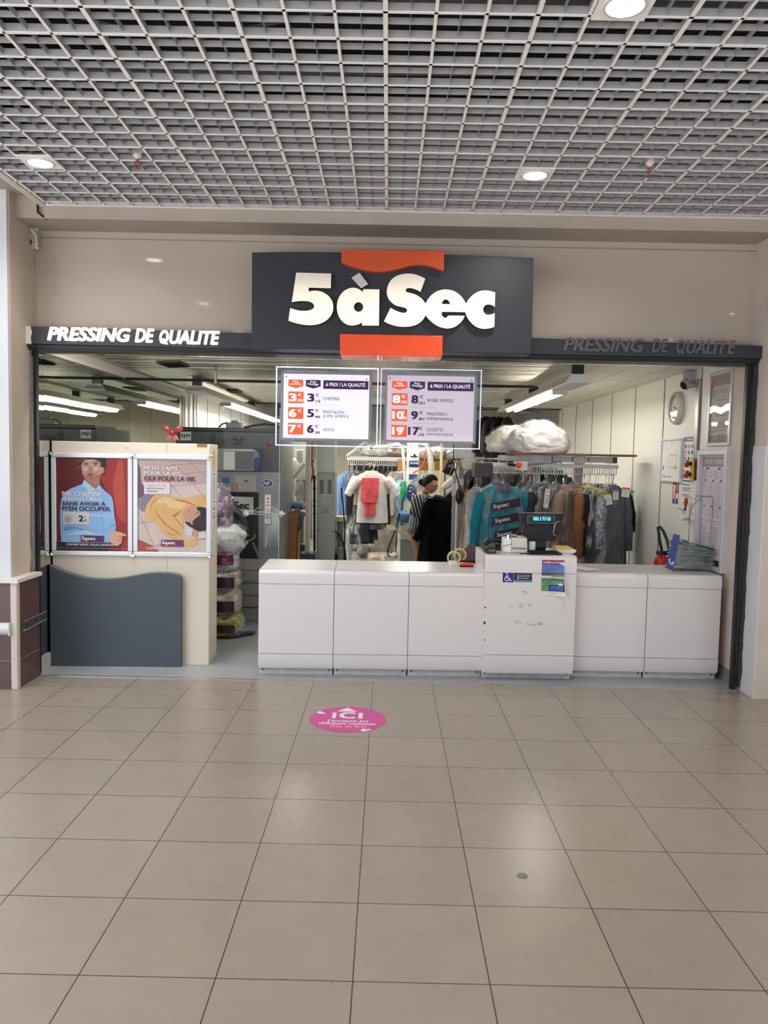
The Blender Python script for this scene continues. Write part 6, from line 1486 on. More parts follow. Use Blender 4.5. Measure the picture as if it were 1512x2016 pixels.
# ================================================================== GARMENTS
M_hook = mat('hanger_wire', (186, 188, 190), .25, .9, 0)
def cloth(col, rough=.85, na=.10, ns=14, bump=.35, bs=24): return mat('cloth_%d_%d_%d' % tuple(col), col, rough, noise_amt=na, noise_scale=ns, bump=bump, bump_scale=bs, spec=.25)
def garment(name, label, cat, loc, yaw, col, Wd=.44, D=.10, L=.75, sl=.55, flare=1.05, group=None, cover=True, collar=None, ticket=None, quilt=0, fur=None, mtl=None, bands=(), folds=5, seed=0., sleeve_col=None, buttons=None, sw=.058, cover_drop=.10, hem=None, spl=0.0):
    t = thing(name, label, cat, loc, yaw, group); M = MW[t.name]
    m = mtl or cloth(col)
    zt = -.13
    def ring(tt, grow=0., rip=1.):
        # tt 0..1 collar -> hem
        if tt < .12: q = tt/.12; w = .055+(Wd/2-.055-.02)*(q**.62); d = .040+(D*.62-.04)*q
        else: q = (tt-.12)/.88; w = (Wd/2-.02)*(1-.10*math.sin(math.pi*min(1, q*1.3))*.6+(flare-1)*q); d = D*(.62+.38*q)
        z = zt-(.09*(tt/.12)**1.2 if tt < .12 else .09+(L-.09)*(tt-.12)/.88)
        if quilt and tt > .12: d *= 1+.16*abs(math.sin((tt-.12)*quilt*math.pi)); w *= 1+.05*abs(math.sin((tt-.12)*quilt*math.pi))
        lp = []; n = 40
        for k in range(n):
            a = 2*math.pi*k/n; ca, sa = math.cos(a), math.sin(a)
            f = 1+rip*.36*max(0, tt-.1)*math.sin(folds*2*a*.5+seed+tt*1.4)*abs(sa)+rip*.22*noise.noise((ca*2.5+seed, sa*2.5, z*4))
            lp.append(M @ Vector((math.copysign(abs(ca)**.75, ca)*(w+grow), math.copysign(abs(sa)**.85, sa)*(d+grow*.8)*f, z)))
        return lp
    tts = [0, .02, .05, .085, .12]+[.12+.88*i/(26 if quilt else 16) for i in range(1, (27 if quilt else 17))]
    b = B().loft([ring(x) for x in tts]); b.link('body', m, t, smooth=60)
    if sl:
        sm_ = cloth(sleeve_col) if sleeve_col else m
        for s in (-1, 1):
            pts, rr = [], []
            for i in range(11):
                u = i/10
                x = s*(Wd/2-.045+.055*math.sin(min(1, u*1.6)*1.4)+.02*u+spl*u); y = -.012-.025*u; z = zt-.085-sl*u-(0 if u > 0 else -.01); x += .012*noise.noise((u*5, seed, s)); y += .012*noise.noise((u*5, seed+5, s))
                pts.append(M @ Vector((x, y, z))); rr.append(sw*(1.0-.32*u)*(.72 if i == 0 else 1)*(1+.05*math.sin(i*2.1+seed))*(1+(.10*abs(math.sin(i*1.57)) if quilt else 0)))
            B().tube(pts, rr, 14).link('sleeve', sm_, t, smooth=70)
    cm = cloth(collar) if collar else m
    b = B(); lo = []
    for rr_, z in ((.062, zt-.035), (.056, zt+.012), (.050, zt+.022), (.046, zt-.005)):
        lo.append([M @ Vector((rr_*1.05*math.cos(k*.3927), rr_*.8*math.sin(k*.3927), z+(.03*max(0, -math.sin(k*.3927)) if z < zt else 0)*-1)) for k in range(16)])
    b.loft(lo, cap=False)
    for s in (-1, 1): b.prism([M @ Vector(p) for p in ((s*.008, -.046, zt-.02), (s*.055, -.045, zt+.010), (s*.085, -.055, zt-.045), (s*.035, -.062, zt-.085))], M.to_3x3() @ Vector((0, .006, 0)))
    b.link('collar', cm, t, smooth=50)
    if fur:
        fm_ = mat('fur_%d_%d_%d' % tuple(fur), fur, .95, noise_amt=.35, noise_scale=60, bump=1.0, bump_scale=90)
        b = B(); rs = random.Random(int(seed*10)+3)
        for i in range(9):
            a = math.radians(-200+220*i/8); b.blob(M @ Vector((.095*math.cos(a), .075*math.sin(a), zt-.02-.05*max(0, -math.sin(a)))), (.05, .05, .045), 14, 10, .55, 5, seed+i)
        b.link('fur_collar', fm_, t, smooth=60)
    # hanger
    b = B(); hk = [M @ Vector((.020*math.cos(a)-.0, 0, -.022+.022*math.sin(a))) for a in [math.radians(q) for q in (200, 150, 90, 40, 0, -45, -90)]]
    b.tube(hk+[M @ Vector((0, 0, -.10)), M @ Vector((0, 0, zt+.0))], .0028, 6)
    for s in (-1, 1): b.tube([M @ Vector((0, 0, zt+.02)), M @ Vector((s*.06, 0, zt+.012)), M @ Vector((s*.10, 0, zt-.03))], .003, 6)
    b.link('hanger_hook', M_hook, t)
    if buttons:
        b = B()
        for i in range(5): b.lathe([(.008, 0), (.007, -.004), (.001, -.005)], M @ Vector((.012, -D*.72-.012, zt-.16-.11*i)), 10, 'Y')
        b.link('buttons', cloth(buttons), t)
    for (x0, x1, z0, z1, bc, word_) in bands:
        yb = -D*1.30; b = B(); n = 8
        f = lambda u: M @ Vector((u, yb+.10*u*u*2, 0))
        dz = .18
        b.loft([[f(x0+(x1-x0)*i/n)+Vector((0, 0, z0+dz*(x0+(x1-x0)*i/n))), f(x0+(x1-x0)*i/n)+Vector((0, 0, z1+dz*(x0+(x1-x0)*i/n)))] for i in range(n+1)], cap=False, closed=False)
        bo = b.link('printed_band', mat('band_%d_%d_%d' % tuple(bc), bc, .3, noise_amt=.1), t, smooth=60)
        if word_:
            b = B(); U = M.to_3x3() @ Vector((1, 0, dz)); U.normalize(); V = Vector((0, 0, 1))-U*U.z; V.normalize(); N = M.to_3x3() @ Vector((0, -1, 0))
            O_ = M @ Vector((x0, yb-.006, z0+dz*x0))
            text_into(b, word_, M_lettw, (O_, U, V, N), .03, (x1-x0)*.62, (z1-z0)*.32, (z1-z0)*.78, bold=.01)
            b.m(mat('band_orange', (210, 90, 40), .4)).prism([O_+U*(.03+(x1-x0)*.14)+V*((z1-z0)*.05)+N*.001+U*d_[0]+V*d_[1] for d_ in ((0, 0), (.022, 0), (.022, .02), (0, .02))], N*.0005)
            b.link('band_lettering', None, bo, smooth=0)
    if cover:
        tt2 = [-0.0]+[x for x in tts[1:]]+[1+cover_drop]
        lo = []
        for x in tt2:
            lp = ring(min(x, 1), .022+.02*x, 1.5)
            if x > 1: lp = [p+Vector((0, 0, -L*cover_drop)) for p in lp]
            lo.append(lp)
        top = [M @ Vector((.012*math.cos(k*2*math.pi/40), .012*math.sin(k*2*math.pi/40), zt+.05)) for k in range(40)]
        b = B().loft([top]+lo, cap=False); b.link('plastic_cover', M_filmlight if cover == 'light' else M_film, t, smooth=70)
    if ticket:
        (tx, tz, ta, tc, tw, th) = ticket
        b = B(); R_ = Matrix.Rotation(ta, 4, 'Y'); O_ = Matrix.Translation(M @ Vector((tx, -D*1.0-.06, tz))) @ Matrix.Rotation(yaw*.3, 4, 'Z') @ R_
        b.m(M_paper).box(-tw/2, tw/2, -.0006, .0006, -th, 0, O_); b.m(mat('tag_%d_%d_%d' % tuple(tc), tc, .5, noise_amt=0)).box(-tw/2, tw/2, -.0012, .0, -th*.22, 0.0, O_)
        b.m(M_greyink)
        for i in range(4): b.box(-tw*.3, tw*.3*(1-.2*(i % 2)), -.0012, .0, -th*(.38+.13*i), -th*(.35+.13*i), O_)
        b.link('paper_ticket', None, t, smooth=0)
    return t

# ------------------------------------------------------------------ right conveyor
YC = 8.3
cv = thing('garment_conveyor', 'pale grey motorised garment conveyor rail with slotted teeth on the right', 'conveyor', (1.75, YC, 0))
cx0, cx1 = 1.11, 2.42
M_rail = mat('pale_rail_enamel', (196, 194, 194), .4, .1, .03)
B().box(cx0, cx1+.02, YC-.05, YC-.012, 1.655, 1.695).link('front_cover', M_rail, cv, smooth=0, bevel=.004)
B().box(cx0, cx1, YC+.25, YC+.29, 1.655, 1.695).link('rear_cover', M_rail, cv, smooth=0, bevel=.004)
b = B()
for a_, c_ in ((1.20, 1.735), (1.745, 1.95), (1.96, 2.12), (2.13, 2.38)): b.box(a_-.05+.05, c_, YC-.03, YC+.26, 1.715, 1.775)
b.link('beam', mat('beam_enamel', (184, 182, 182), .4, .1, .03), cv, smooth=0, bevel=.004)
B().box(2.38, 2.43, YC-.02, YC+.26, 1.71, 1.778).link('beam_end', mat('brown_end', (96, 70, 52), .6), cv, smooth=0)
b = B()
for x in (1.58, 2.02): b.box(x-.05, x+.07, YC-.036, YC-.028, 1.70, 1.795)
b.link('bracket_plate', M_rail, cv, smooth=0, bevel=.002)
MTH = mat('tooth_white', (190, 190, 190), .4, noise_amt=0); MTO = mat('tooth_orange', (228, 130, 100), .4, noise_amt=0)
tooth = None
for i in range(52):
    x = cx0+.012+i*.0255
    org = i in (14, 16, 17, 34, 37, 10)
    b = B().box(x-.004, x+.004, YC-.034, YC-.022, 1.592, 1.656)
    if i % 4 == 1: b.box(x-.010, x+.010, YC-.035, YC-.021, 1.588, 1.600)
    o = b.link('slot_tooth', MTO if org else MTH, cv, smooth=0)
    if org: o['label'] = 'orange tooth'
B().box(cx0, cx1, YC-.036, YC-.020, 1.585, 1.592).link('slot_rail', MTH, cv, smooth=0)
b = B()
for x in (1.56, 2.01): b.box(x, x+.07, YC+.02, YC+.10, 0, 1.70)
for x in (1.56, 2.01): pass
b.link('posts', mat('post_grey', (150, 150, 152), .45), cv, smooth=0, bevel=.003)
sb = B().box(W(1008, 922, YC).x, W(1035, 922, YC).x, YC-.11, YC-.05, W(1020, 926, YC).z, W(1020, 908, YC).z).link('switch_box', mat('off_white_switch_box', (196, 192, 188), .4), cv, smooth=0, bevel=.005)
c = W(1021, 915, YC-.12)
B().lathe([(.032, -.0), (.034, -.01), (.03, -.014)], (c.x, YC-.11, c.z), 20, 'Y').link('yellow_ring', M_yellow, sb)
B().lathe([(.014, -.012), (.028, -.028), (.028, -.046), (.02, -.05), (.001, -.051)], (c.x, YC-.11, c.z), 20, 'Y').link('red_stop_button', mat('bright_red_plastic', (226, 62, 52), .35), sb)
B().tube([W(1000, 914, YC-.09), (c.x-.03, YC-.12, c.z-.005)], .014, 8).link('cable_gland', M_black, sb)
B().tube([W(1036, 915, YC-.06), W(1060, 914.5, YC-.06), W(1085, 911, YC-.06), W(1098, 909, YC-.04), W(1106, 911, YC-.04)], .006, 6).link('grey_cable', mat('grey_cable', (130, 128, 126), .5), cv)
B().box(W(934, 920, YC).x, W(972, 920, YC).x, YC-.02, YC+.25, W(950, 940, YC).z, W(950, 911, YC).z).link('drive_motor', mat('dark_motor', (60, 58, 58), .5), cv, smooth=0, bevel=.01)
b = B()
for k in range(26):
    a = math.radians(90+180*k/25)
b.bm.free()
# plank and duvets
pk = B().prism([(W(1003, 893, 8.2).x, 8.16, 1.783), (2.60, 8.16, 1.783), (2.60, 8.55, 1.783), (1.28, 8.55, 1.783)], (0, 0, .022)).link('shelf_plank', mat('brown_shelf_board', (116, 78, 50), .6, noise_amt=.15, stretch=(1, 12, 12)), smooth=0)
tag(pk, 'brown wooden plank lying on the conveyor and carrying two wrapped duvets', 'shelf')
def settle(b, cx, rx, zb):
    # the bundle rests on the plank: flat underneath, sagging to both ends
    for v in b.bm.verts:
        t = (v.co.x-cx)/rx; z = v.co.z
        if z > zb: z = zb+(z-zb)*(1.06-.32*max(0, t)**2-.22*max(0, -t)**2)
        v.co.z = max(z, zb)
    return b
def duvet(label, px0, px1, y0, y1, Y, seed, dep=.2, col=(214, 206, 204)):
    a, c = W(px0, y1, Y), W(px1, y0, Y); zb = 1.806; h = (c.z-zb)/2
    cc = ((a.x+c.x)/2, Y+.02, zb+h); r = ((c.x-a.x)/2, dep, h)
    t = thing('wrapped_duvet', label, 'duvet', (cc[0], cc[1], zb), 0, 'wrapped duvets on the plank')
    md = mat('duvet_%d' % col[0], col, .8, noise_amt=.04, bump=.7, bump_scale=6)
    cc = (cc[0], cc[1], cc[2]-h*.28); r = (r[0], r[1], r[2]*1.22)
    settle(B().blob(cc, (r[0]*.96, r[1]*.95, r[2]*.97), 110, 70, .13, 2.2, seed, .80, None, .04, 2.6), cc[0], r[0], zb).link('folded_duvet', md, t, smooth=70)
    settle(B().blob(cc, (r[0]*1.02, r[1]*1.03, r[2]*1.02), 90, 60, .14, 2.3, seed, .78, None, .02, 4.5), cc[0], r[0]*1.06, zb).link('plastic_wrap', M_filmlight, t, smooth=70)
    return t
duvet('large white duvet in clear plastic lying in front on the plank', 998, 1126, 831, 897, 8.30, 3.0, .20)
duvet('pale duvet in clear plastic half hidden behind the larger duvet on the plank', 955, 1075, 838, 898, 8.62, 9.0, .15, (228, 222, 208))

# garments on the right conveyor: (px of the hook, yaw, ...)
G = 'garments hanging on the right conveyor'
RZ = 1.592
def gp(px, dy_=0.0): p = W(px, 933, YC-.03); return (p.x, YC-.03+dy_, RZ+.0)
LG_ = (172, 188, 216)
garment('shirt', 'pale blue shirt in a plastic cover at the left end of the conveyor', 'shirt', gp(978, .05), .62, (150, 168, 214), .46, .07, .82, .62, group=G, seed=1.1, cover=True, collar=(92, 78, 110))
garment('shirt', 'lilac grey shirt in a plastic cover behind the pale blue shirt', 'shirt', gp(988, .22), .50, (186, 178, 196), .46, .07, .78, .6, group=G, seed=2.2, cover=True)
garment('cardigan', 'teal cardigan under a plastic cover printed with three dark logo bands', 'cardigan', (W(990, 938, 8.08).x, 8.08, RZ), .22, (20, 118, 132), .56, .085, .68, .60, group=G, seed=3.0, cover='light', collar=(74, 62, 92), buttons=(16, 70, 82), folds=3,
        bands=[(-.16, .16, -.37, -.285, (52, 28, 40), '5asec'), (-.135, .18, -.52, -.435, (52, 28, 40), '5asec'), (-.11, .20, -.67, -.585, (52, 28, 40), '5asec')], cover_drop=.03)
garment('jacket', 'dark jacket behind the teal cardigan with white and green tickets', 'jacket', gp(1034, .13), 1.05, (70, 72, 78), .46, .06, .80, .58, group=G, seed=4.0, ticket=(-.05, -.20, .35, (90, 190, 160), .07, .13))
garment('jacket', 'grey jacket with a leaning green topped ticket right of the teal cardigan', 'jacket', gp(1048, .12), .95, (112, 116, 112), .46, .06, .82, .58, group=G, seed=5.0, ticket=(-.02, -.19, .12, (90, 190, 160), .06, .11))
garment('jacket', 'black jacket with a pale ticket hanging above the till monitor', 'jacket', gp(1062, .0), .85, (42, 42, 46), .44, .06, .86, .58, group=G, seed=6.0, ticket=(-.02, -.16, .1, (222, 200, 196), .06, .20))
garment('jacket', 'charcoal jacket in plastic hanging directly above the till monitor', 'jacket', gp(1076, .02), .55, (64, 64, 68), .44, .07, .86, .58, group=G, seed=7.0)
garment('jacket', 'grey green jacket in plastic hanging behind the right edge of the till monitor', 'jacket', gp(1096, .05), .40, (112, 114, 106), .48, .08, .84, .58, group=G, seed=8.0)
garment('coat', 'long beige brown coat with a rounded collar right of the till monitor', 'coat', gp(1121, -.14), .62, (134, 110, 96), .46, .10, 1.16, .66, group=G, seed=9.0, sw=.07, fur=(150, 126, 110), cover='light')
garment('puffer_coat', 'brown quilted puffer coat with a pink ticket beside the beige coat', 'coat', gp(1147, -.08), 1.1, (128, 82, 48), .46, .09, 1.14, .62, group=G, seed=10.0, quilt=13, ticket=(.02, -.20, .45, (230, 130, 140), .06, .12), cover='light', sw=.066)
garment('parka', 'black parka with a pale fur collar and a yellow ticket', 'coat', gp(1167, -.12), .72, (30, 30, 36), .48, .10, 1.12, .62, group=G, seed=11.0, fur=(196, 172, 132), ticket=(-.02, -.20, -.2, (232, 222, 90), .085, .11), cover=True, sw=.066)
garment('coat', 'black coat with a lilac ticket behind the black parka', 'coat', gp(1150, .02), .9, (40, 34, 44), .44, .08, 1.05, .6, group=G, seed=12.0, fur=(186, 160, 120), ticket=(-.14, -.18, .35, (176, 140, 210), .08, .12), cover='light')
garment('shirt', 'white and black patterned garment in shiny plastic right of the parka', 'shirt', gp(1191, -.05), 1.0, (176, 176, 186), .44, .06, 1.02, .55, group=G, seed=13.0, mtl=mat('mottled_pattern_cloth', (150, 150, 160), .8, noise_amt=.75, noise_scale=34), ticket=(-.04, -.16, .0, (150, 180, 220), .07, .10))
garment('trench_coat', 'blue grey coat with an orange ticket near the right end of the conveyor', 'coat', gp(1204, -.06), .58, (92, 96, 108), .44, .07, 1.06, .60, group=G, seed=14.0, ticket=(.06, -.13, .1, (240, 110, 80), .09, .10), cover='light')
garment('jacket', 'black jacket whose sleeve hangs out at the right end of the conveyor', 'jacket', gp(1209, .05), .45, (28, 30, 34), .46, .08, .98, .40, group=G, seed=15.0, cover=None, sw=.062)
garment('garment_bag', 'pale grey garment bag with a green ticket nearest the right wall', 'garment bag', gp(1214, .16), .55, (176, 172, 164), .46, .06, .98, 0, group=G, seed=16.0, cover='light', ticket=(.17, -.17, 0, (60, 170, 140), .06, .10))
rs = random.Random(77)
for i in range(9):
    px = 1012+i*21; x = W(px, 933, YC+.27).x
    col = [(80, 78, 82), (60, 60, 70), (120, 116, 112), (46, 44, 50), (100, 92, 88), (70, 66, 70), (56, 56, 60), (90, 84, 90), (50, 50, 56)][i]
    garment('jacket', ('grey', 'slate', 'pale grey', 'near black', 'brownish grey', 'dark grey', 'charcoal', 'mauve grey', 'blue black')[i]+' jacket on the rear run of the right conveyor', 'jacket', (x, YC+.30, RZ), .35+rs.uniform(-.2, .5), col, .46, .07, .85, .58, group='garments on the rear run of the right conveyor', seed=20+i, cover=('light' if i % 2 else None))

# third clothes rail behind the right conveyor
t = thing('clothes_rail', 'steel clothes rail behind the right conveyor packed with dark clothes', 'rail', (1.6, 9.9, 0))
B().tube([(1.0, 9.9, 1.735), (2.25, 9.9, 1.735)], .014, 8).link('bar', M_chrome, t)
b = B()
for x in (1.02, 2.23): b.tube([(x, 9.9, 0), (x, 9.9, 1.735)], .016, 8)
b.link('posts', M_chrome, t)
for i in range(11):
    col = ((48, 46, 52), (66, 60, 62), (36, 36, 40), (80, 74, 70), (52, 56, 66), (60, 52, 56), (40, 38, 44), (74, 70, 74), (30, 30, 34), (58, 54, 50), (46, 48, 54))[i]
    garment('jacket', ('dark plum grey', 'warm grey', 'soot black', 'stone brown', 'slate', 'aubergine', 'ink black', 'ash grey', 'coal black', 'olive grey', 'steel blue')[i]+' jacket on the steel rail behind the right conveyor', 'jacket', (1.08+i*.108, 9.9, 1.722), .9+.35*math.sin(i*2.3), col, .46, .07, .85, .56, group='jackets on the rail behind the right conveyor', seed=110+i, cover=None)

# ================================================================== DUMMY PRESS AREA, CENTRE
M_cab = mat('grey_green_cabinet', (150, 156, 150), .45, .05, .03)
YK = 9.0
col_ = thing('steam_cabinet', 'tall grey green metal cabinet with vent slots standing behind the counter', 'cabinet', W(641, 1110, YK))
def pbox(b, x0, x1, y0, y1, Y, d): 
    a, c = W(x0, y1, Y), W(x1, y0, Y); b.box(a.x, c.x, Y, Y+d, a.z, c.z); return b
z0_ = 0.0
a, c = W(622, 1100, YK), W(660, 931, YK)
B().box(a.x, c.x, YK, YK+.35, .0, c.z).link('lower_cabinet', M_cab, col_, smooth=0, bevel=.006)
a2, c2 = W(624, 935, YK+.03), W(661, 790, YK+.03)
B().box(a2.x, c2.x, YK+.03, YK+.33, c.z, 2.1).link('upper_cabinet', mat('pale_green_cabinet', (186, 192, 182), .45), col_, smooth=0, bevel=.006)
b = B()
for i in range(11):
    for x0, x1 in ((629.5, 637.5), (645, 653)): pbox(b, x0, x1, 945+i*2.55, 946.3+i*2.55, YK-.002, .004)
b.link('vent_slots', M_ink, col_, smooth=0)
b = B(); pbox(b, 632, 649, 973, 992, YK-.001, .002); col_l = b.link('instruction_label', mat('pale_green_label', (170, 174, 168), .5), col_, smooth=0)
b = B()
for i in range(6): pbox(b, 638, 648, 975+i*3, 975.8+i*3, YK-.002, .002); pbox(b, 633.5, 635, 975+i*3, 976.5+i*3, YK-.002, .002)
for i in range(5): pbox(b, 633, 648, 1002+i*2, 1002.8+i*2, YK-.002, .002)
b.link('label_print', M_greyink, col_l, smooth=0)
b = B()
for px, py in ((626, 936), (657, 936), (625, 1046), (655, 1046)):
    q = W(px, py, YK); b.lathe([(.008, 0), (.006, -.006)], (q.x, YK, q.z), 10, 'Y')
b.link('bolts', M_ink, col_)
# upright post in front
post = thing('press_post', 'beige upright metal post between the dry cleaning machine and the tall cabinet', 'post', W(606, 1100, 8.7))
a, c = W(600, 1088, 8.7), W(612, 880, 8.7)
B().box(a.x, c.x, 8.7, 8.78, a.z, 2.2).link('upright', mat('beige_grey_post', (158, 150, 140), .45), post, smooth=0, bevel=.004)
B().box(c.x-.006, c.x+.002, 8.69, 8.72, a.z, 2.2).link('pale_edge', mat('cream_edge', (216, 208, 190), .4), post, smooth=0)
B().box(a.x-.05, c.x+.06, 8.66, 8.86, 0, a.z).link('foot_block', mat('dark_blue_foot', (44, 48, 62), .5), post, smooth=0, bevel=.01)
# finishing press behind (left)
pr = thing('finishing_press', 'cream garment finishing press with padded form and pipes between machine and post', 'press', W(580, 1100, 9.6))
YQ = 9.6
MCR = mat('cream_press_enamel', (206, 204, 184), .45); MPAD = mat('pad_cloth', (214, 206, 186), .85, bump=.4)
for x0, x1, y0, y1 in ((551.5, 557, 880, 1090), (557.5, 566, 896, 930)): 
    b = B(); pbox(b, x0, x1, y0, y1, YQ-.3, .08); b.link('column', MCR, pr, smooth=0, bevel=.004)
b = B(); a = W(560, 1100, YQ-.25); b.box(a.x-.02, a.x+.03, YQ-.25, YQ-.2, 0, 1.75); b.link('dark_column', mat('dark_olive_steel', (96, 94, 80), .5), pr, smooth=0)
b = B(); p = W(575, 922, YQ); b.blob(p, (.085, .09, .12), 24, 16, .15, 2, 1.0, .9); p = W(574, 955, YQ); b.blob(p, (.06, .07, .16), 20, 14, .2, 2, 2.0); p = W(574, 985, YQ); b.blob(p, (.06, .07, .10), 20, 14, .3, 2, 3.0); b.link('padded_form', MPAD, pr, smooth=70)
b = B().tube([W(560, 962, YQ-.15), W(600, 912, YQ-.15)], .025, 10); b.link('press_arm', MCR, pr)
b = B(); pbox(b, 574, 603, 945, 1002, YQ+.2, .02); b.link('back_panel', mat('taupe_panel', (112, 108, 98), .6), pr, smooth=0)
b = B(); pbox(b, 560, 604, 870, 946, YQ+.25, .02); b.link('upper_panel', mat('pale_green_cabinet', (186, 192, 182), .45), pr, smooth=0)
b = B(); p = W(588, 995, YQ-.2); b.blob(p, (.13, .12, .05), 28, 14, .15, 2, 5.); b.link('blue_pad', mat('blue_ironing_cloth', (84, 112, 160), .85, bump=.3), pr, smooth=70)
b = B(); pbox(b, 576, 601, 1009, 1016, YQ-.25, .35); pbox(b, 588, 598, 1016, 1070, YQ-.1, .08); b.link('table_arm', mat('grey_green_arm', (140, 148, 138), .45), pr, smooth=0, bevel=.006)
b = B(); p = W(591, 1072, YQ-.1); b.box(p.x-.05, p.x+.06, YQ-.15, YQ+.1, 0, p.z); b.link('pedestal', mat('dark_motor', (60, 58, 58), .5), pr, smooth=0)
t = thing('paper_notice', 'white printed notice on the pale panel left of the tall post', 'notice', W(590, 900, YQ+.24))
b = B(); pbox(b, 580, 600, 884, 915, YQ+.245, .003); b.link('sheet', M_paper, t, smooth=0)
b = B()
for i in range(8): pbox(b, 584, 597-(i % 2)*2, 888.5+i*3, 889.5+i*3, YQ+.243, .002)
b.link('print', M_ink, t, smooth=0)
b = B(); p = W(591, 968, YQ-.05); b.blob((p.x, p.y, p.z), (.055, .05, .14), 20, 14, .3, 3, 8.); tag(b.link('clear_bag', M_film, smooth=70), 'crumpled clear plastic bag hanging on the finishing press', 'bag')
b = B(); p = W(599, 998, YQ-.3); b.blob(p, (.03, .03, .03), 12, 8, .3); tag(b.link('pink_cloth', mat('pink_rag', (226, 140, 140), .8)), 'small pink rag beside the blue ironing pad', 'cloth')
cbx = thing('cardboard_box', 'tall narrow brown cardboard box with cloth sticking out beside the press', 'box', W(573, 1105, 9.1))
a, c = W(566, 1108, 9.1), W(586, 1010, 9.1)
b = B(); n = .006; x0, x1, zt = a.x, c.x, c.z
b.box(x0, x1, 9.1, 9.106, 0, zt).box(x0, x0+n, 9.1, 9.4, 0, zt).box(x1-n, x1, 9.1, 9.4, 0, zt-.15).box(x0, x1, 9.394, 9.4, 0, zt).box(x0, x1, 9.1, 9.4, 0, .01); b.link('carton', mat('brown_cardboard', (172, 124, 72), .8, noise_amt=.06), cbx, smooth=0)
b = B(); b.prism([(x0, 9.099, zt-.17), (x0+.09, 9.09, zt-.17), (x0+.09, 9.085, zt), (x0, 9.095, zt)], (0, -.004, 0)); b.link('flap', mat('brown_cardboard', (172, 124, 72), .8), cbx, smooth=0)
p = W(584, 1020, 9.1); B().blob((p.x, 9.2, p.z-.03), (.06, .09, .13), 24, 16, .4, 3, 4.).link('patterned_cloth', mat('mottled_purple_cloth', (122, 100, 116), .9, noise_amt=.6, noise_scale=50), cbx, smooth=70)
# hoses and red valve between post and cabinet
t = thing('pipe_cluster', 'cluster of red and cream pipes between the upright post and the tall cabinet', 'pipes', W(617, 1000, 9.3))
b = B().tube([W(615, 870, 9.3), W(615.5, 912, 9.3)], .016, 8).tube([W(614, 912, 9.3), W(617, 930, 9.3), W(613, 948, 9.3)], .012, 8); b.link('red_hose', mat('rust_red_hose', (166, 70, 52), .5), t)
B().tube([W(620, 860, 9.25), W(619, 905, 9.25)], .02, 8).tube([W(611, 925, 9.35), W(612, 1060, 9.35)], .016, 8).link('cream_pipe', MCR, t)
b = B()
for y in (940, 961, 985, 995, 1010): b.tube([W(616, y, 9.3), W(622, y+2, 9.3)], .012, 8)
b.tube([W(619, 935, 9.32), W(619, 1100, 9.32)], .014, 8); b.link('dark_pipe', mat('dark_pipe', (44, 42, 40), .4), t)
# box and cables right of the cabinet
t = thing('control_box', 'small grey control box with a black cable at the foot of the tall cabinet', 'control box', W(668, 1105, 9.2))
a, c = W(659, 1106, 9.2), W(677, 1079, 9.2); B().box(a.x, c.x, 9.2, 9.4, .0, c.z).link('lower_box', mat('grey_box_enamel', (132, 138, 134), .45), t, smooth=0, bevel=.006)
a, c = W(662, 1079, 9.3), W(676, 1024, 9.3); B().box(a.x, c.x, 9.3, 9.42, a.z, c.z).link('upper_box', mat('grey_box_enamel', (132, 138, 134), .45), t, smooth=0, bevel=.006)
a, c = W(659, 1026, 9.25), W(680, 1018, 9.25); B().box(a.x, c.x, 9.22, 9.5, a.z, c.z).link('tray', mat('cream_tray', (196, 188, 164), .5), t, smooth=0)
B().tube([W(658, 1045, 9.15), W(668, 1052, 9.15), W(675, 1066, 9.15), W(679, 1085, 9.15), W(681, 1108, 9.15)], .012, 8).tube([W(672, 960, 9.25), W(676, 1000, 9.25), W(679, 1040, 9.2), W(678, 1106, 9.2)], .009, 8).tube([W(663, 1060, 9.15), W(664, 1053, 9.15), W(672, 1054, 9.15)], .008, 6).link('black_cable', M_black, t)
p = W(661, 1096, 9.18); B().blob(p, (.03, .03, .04), 12, 8).link('foot_valve', M_black, t)

# ================================================================== REAR CONVEYOR
YR = 12.6
rc = thing('garment_conveyor', 'rear garment conveyor rail below the bagged laundry at the back of the shop', 'conveyor', (-.05, YR, 0))
a, c = W(683, 902, YR), W(792, 902, YR)
b = B().box(a.x, c.x+.1, YR, YR+.04, a.z-.03, a.z+.03); b.link('rail_cover', M_rail, rc, smooth=0)
for i in range(30):
    x = a.x+.03+i*.031; B().box(x-.006, x+.006, YR-.01, YR, a.z-.10, a.z-.03).link('slot_tooth', MTH, rc, smooth=0)
B().box(a.x, c.x, YR-.012, YR+.0, a.z-.108, a.z-.098).link('slot_rail', MTH, rc, smooth=0)
b = B(); p0, p1 = W(684, 898, YR), W(724, 868, YR); b.tube([p0, p1], .03, 4); b.tube([p0, (p1.x, YR+1.2, p0.z)], .02, 4); b.link('sloped_guard', mat('pale_green_cabinet', (186, 192, 182), .45), rc)
b = B().box(W(783, 916, YR).x, W(795, 916, YR).x, YR-.05, YR+.5, W(790, 927, YR).z, W(790, 904, YR).z); b.link('wooden_end', mat('wood_ochre', (166, 118, 66), .6, noise_amt=.15, stretch=(12, 1, 1)), rc, smooth=0)
B().box(a.x+.02, c.x-.02, YR+.35, YR+.37, a.z-.25, a.z-.02).link('dark_shade_backing', mat('dark_motor', (60, 58, 58), .5), rc, smooth=0)  # dark sheet added to stand for the shaded hollow behind the teeth
b = B()
for x in (a.x+.05, c.x): b.box(x, x+.05, YR+.05, YR+.1, 0, a.z)
b.link('legs', mat('post_grey', (150, 150, 152), .45), rc, smooth=0)
GR = 'garments on the rear conveyor'
